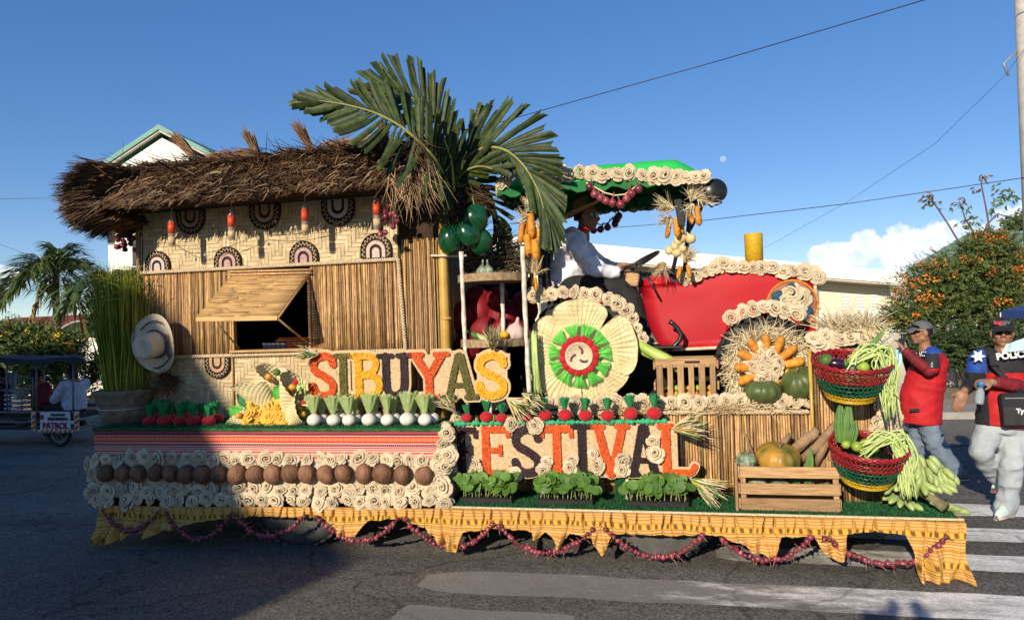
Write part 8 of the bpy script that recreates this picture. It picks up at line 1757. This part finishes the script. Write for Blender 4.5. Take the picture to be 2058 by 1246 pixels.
m_hzr = mat('red reflective tape', (.45, .04, .03), rough=.4); m_hzy = mat('pale reflective tape', (.60, .50, .30), rough=.4)
bar_ = mk('bumper', MB().bbox(P(112, 865.5, D0-.03), (.66, .02, .05), .004), m_hzy, t, False)
for i in range(7): p = P(85+i*9.2, 865.5, D0-.042); mk('stripe', MB().prism([(-.03, -.024), (.0, -.024), (.03, .024), (.0, .024)], lambda q: p+V((q[0], -.003, q[1])), lambda q: p+V((q[0], .001, q[1]))), m_hzr, bar_, False)
for px in (68, 154):
    o = mk('corner_guard', MB().bbox(P(px, 846, D0-.02), (.075, .03, .30), .004), m_hzy, t, False)
    for i in range(3): p = P(px, 836+i*11, D0-.037); mk('stripe', MB().prism([(-.037, -.05), (.037, -.01), (.037, .035), (-.037, -.005)], lambda q: p+V((q[0], -.003, q[1])), lambda q: p+V((q[0], .001, q[1]))), m_hzr, o, False)
mk('tail_lamp', MB().lathe([(.001, -.02), (.03, -.02), (.032, .02), (.001, .022)], 14, Matrix.Translation(P(147, 849, D0-.03)) @ Matrix.Rotation(pi/2, 4, 'X')), m_boardw, t)
def twheel(px, dy, r=.235):
    c = V((P(px, 870, dy).x, YT+dy, r)); Mx = Matrix.Translation(c) @ Matrix.Rotation(pi/2, 4, 'X'); o = mk('wheel', MB().tube([c+V((cos(2*pi*i/36)*(r-.032), 0, sin(2*pi*i/36)*(r-.032))) for i in range(37)], .032, 10, False), m_black, t)
    mk('rim', MB().tube([c+V((cos(2*pi*i/36)*(r-.07), 0, sin(2*pi*i/36)*(r-.07))) for i in range(37)], .012, 6, False), m_metal, o); mk('hub', MB().lathe([(.001, -.05), (.035, -.05), (.035, .05), (.001, .05)], 14, Mx), m_metal, o)
    for i in range(14): a = 2*pi*i/14; mk('spoke', MB().tube([c+V((cos(a)*.03, .02*(1 if i % 2 else -1), sin(a)*.03)), c+V((cos(a)*(r-.07), 0, sin(a)*(r-.07)))], .003, 4, False), m_metal, o)
twheel(120, D0+.1); twheel(120, D1-.1); twheel(-25, .1)
mk('axle', MB().tube([V((P(120, 0, 0).x, YT+D0, .235)), V((P(120, 0, 0).x, YT+D1, .235))], .022, 8), m_stl, t); mk('underframe', MB().bbox((P(50, 0, 0).x, YT+.05, .32), (1.9, .08, .08), .01), m_black, t, False); mk('underframe', MB().bbox((P(60, 0, 0).x, YT+D0+.08, .30), (1.5, .05, .05), .01), m_black, t, False)
mk('water_jug', MB().lathe([(.001, 0), (.09, 0), (.095, .16), (.05, .2), (.03, .22), (.001, .22)], 16, Matrix.Translation(P(44, 862, -.1))), m_stl, t)
ch = thing('stacked_chairs', 'stack of white plastic chair backs loaded on the tricycle', 'chairs', P(10, 790, 0))
for i in range(5): mk('chair_back', MB().grid(lambda u, v: P(-22+u*20+i*9+v*-2, 748+44*v, -.05+.08*i*.3+.03*sin(pi*u)), 6, 6), m_boardw, ch)
for i in range(5): mk('chair_seat', MB().bbox(P(38, 783+i*9, -.05), (.26, .32, .035), .012), m_boardw, ch, False)
def rider(lab, hd, fdir, sho, hip, hands, m_, hair, ln=.0, tr=m_trblack, s=1.0, dy=0):
    t = thing('person', lab, 'person', P(*hip, dy), 'people riding the tricycle'); mb = MB(); Q, M = head(mb, P(*hd, dy), V(fdir), V((0, 0, 1)), .95*s); side = V((-V(fdir).y, V(fdir).x, 0)).normalized()
    S = P(*sho, dy); Hh = P(*hip, dy); HN = [P(*h, dy) for h in hands]; kn = Hh+V(fdir)*.40+V((0, 0, .02)); ft = kn+V(fdir)*.05+V((0, 0, -.38))
    for q in (-1, 1):
        el = S.lerp(HN[0], .5)+side*q*.22+V((0, 0, -.12)); limb(mb, [S+side*q*.17, el, HN[0]+side*q*.05], [.05, .042, .028]); hand(mb, HN[0]+side*q*.05, V(fdir)+V((0, 0, .2)), V((0, 0, 1)), .95, .7, q); limb(mb, [Hh+side*q*.09, kn+side*q*.1, ft+side*q*.1], [.075, .058, .042])
    limb(mb, [S, Hh], [.11, .12]); fuse('body', mb, .010, m_skin, t); mb = MB(); mb.tube([S+V((0, 0, .07)), S, S.lerp(Hh, .5), Hh+V((0, 0, -.03))], [(.08, .08), (.19, .12), (.19, .15), (.20, .16)], 20, True, 0, side)
    for q in (-1, 1): el = S.lerp(HN[0], .5)+side*q*.22+V((0, 0, -.12)); limb(mb, [S+side*q*.15, S+side*q*.19, el, el.lerp(HN[0]+side*q*.05, .45)], [.08, .08, .07, .06])
    fuse('shirt', mb, .013, m_, t, 4, .5, wrinkle(.009, 9)); mb = MB()
    for q in (-1, 1): limb(mb, [Hh+side*q*.09, kn+side*q*.1, ft+side*q*.1], [.11, .085, .07])
    fuse('trousers', mb, .013, tr, t); mb = MB(); E = lambda a, r: mb.ell(Q(*a), V(r)*s, 18, 12, M); E((0, -.022, .035), (.086, .100, .098)); E((0, -.05, -.03), (.076, .06, .075+ln))
    if ln: E((0, -.06, -.10), (.07, .045, .10))
    fuse('hair', mb, .010, m_hair, t); return t
rider('person in white blouse seated at the open tail of the tricycle looking at a phone', (143, 752), (-1, .1, -.1), (150, 772), (149, 818), [(118, 800)], mat('white blouse', (.48, .50, .57), rough=.8), 1, .0, m_trblack, 1.0, -.15)
rider('person in maroon shirt with long hair seated inside the tricycle', (78, 757), (.35, 1, 0), (82, 778), (85, 815), [(95, 800)], m_maroon, 1, .04, m_trblack, 1.0, .15)
rider('person in dark clothes half cut off at the front of the tricycle', (-4, 752), (-1, -.2, 0), (-2, 775), (0, 822), [(-30, 800)], m_navy, 1, 0, m_jean, 1.0, -.1)
# ------------------------------------------------------------------ the photographer, standing behind the lens, whose shadow lies on the crossing
t = thing('person', 'person behind the lens raising a phone, throwing a shadow on the crosswalk', 'person', (.12, -5.45, 0)); mb = MB(); B = V((.06, -5.46, .10)); Q, M = head(mb, B+V((0, 0, 1.68)), V((-.2, 1, 0)), V((0, 0, 1)), 1.0)
for q in (-1, 1):
    limb(mb, [B+V((q*.19, 0, 1.42)), B+V((q*.27, .22, 1.42)), B+V((q*.09, .30, 1.66))], [.055, .045, .03]); hand(mb, B+V((q*.09, .30, 1.66)), V((-q*.3, .1, 1)), V((0, 1, 0)), 1, .8, q); limb(mb, [B+V((q*.1, 0, .9)), B+V((q*.11, .03, .48)), B+V((q*.11, 0, .06))], [.085, .065, .05])
mb.tube([B+V((0, 0, 1.50)), B+V((0, 0, 1.42)), B+V((0, 0, 1.15)), B+V((0, 0, .88))], [(.08, .08), (.2, .12), (.17, .12), (.18, .13)], 20, True, 0, (1, 0, 0)); fuse('body', mb, .010, m_skin, t)
mb = MB(); mb.tube([B+V((0, 0, 1.50)), B+V((0, 0, 1.42)), B+V((0, 0, 1.15)), B+V((0, 0, .85))], [(.1, .1), (.22, .14), (.2, .14), (.2, .15)], 20, True, 0, (1, 0, 0)); fuse('shirt', mb, .014, m_navy, t); mb = MB()
for q in (-1, 1): limb(mb, [B+V((q*.1, 0, .92)), B+V((q*.11, .03, .48)), B+V((q*.11, 0, .1))], [.115, .09, .075])
fuse('jeans', mb, .014, m_jean, t); B0 = V((B.x, B.y, 0)); shoe(t, B0+V((-.11, 0, 0)), B0+V((-.11, .2, 0)), m_shoeg, m_white); shoe(t, B0+V((.11, 0, 0)), B0+V((.11, .2, 0)), m_shoeg, m_white)
mb = MB(); mb.ell(Q(0, -.022, .05), (.092, .106, .10), 16, 10, M); mk('hair', mb, m_hair, t)
phn = thing('phone', 'black phone held up by the person behind the lens', 'phone', B+V((0, .27, 1.72))); mk('body', MB().bbox(B+V((-.16, .285, 1.70)), (.15, .01, .075), .003), m_blackgl, phn, False)
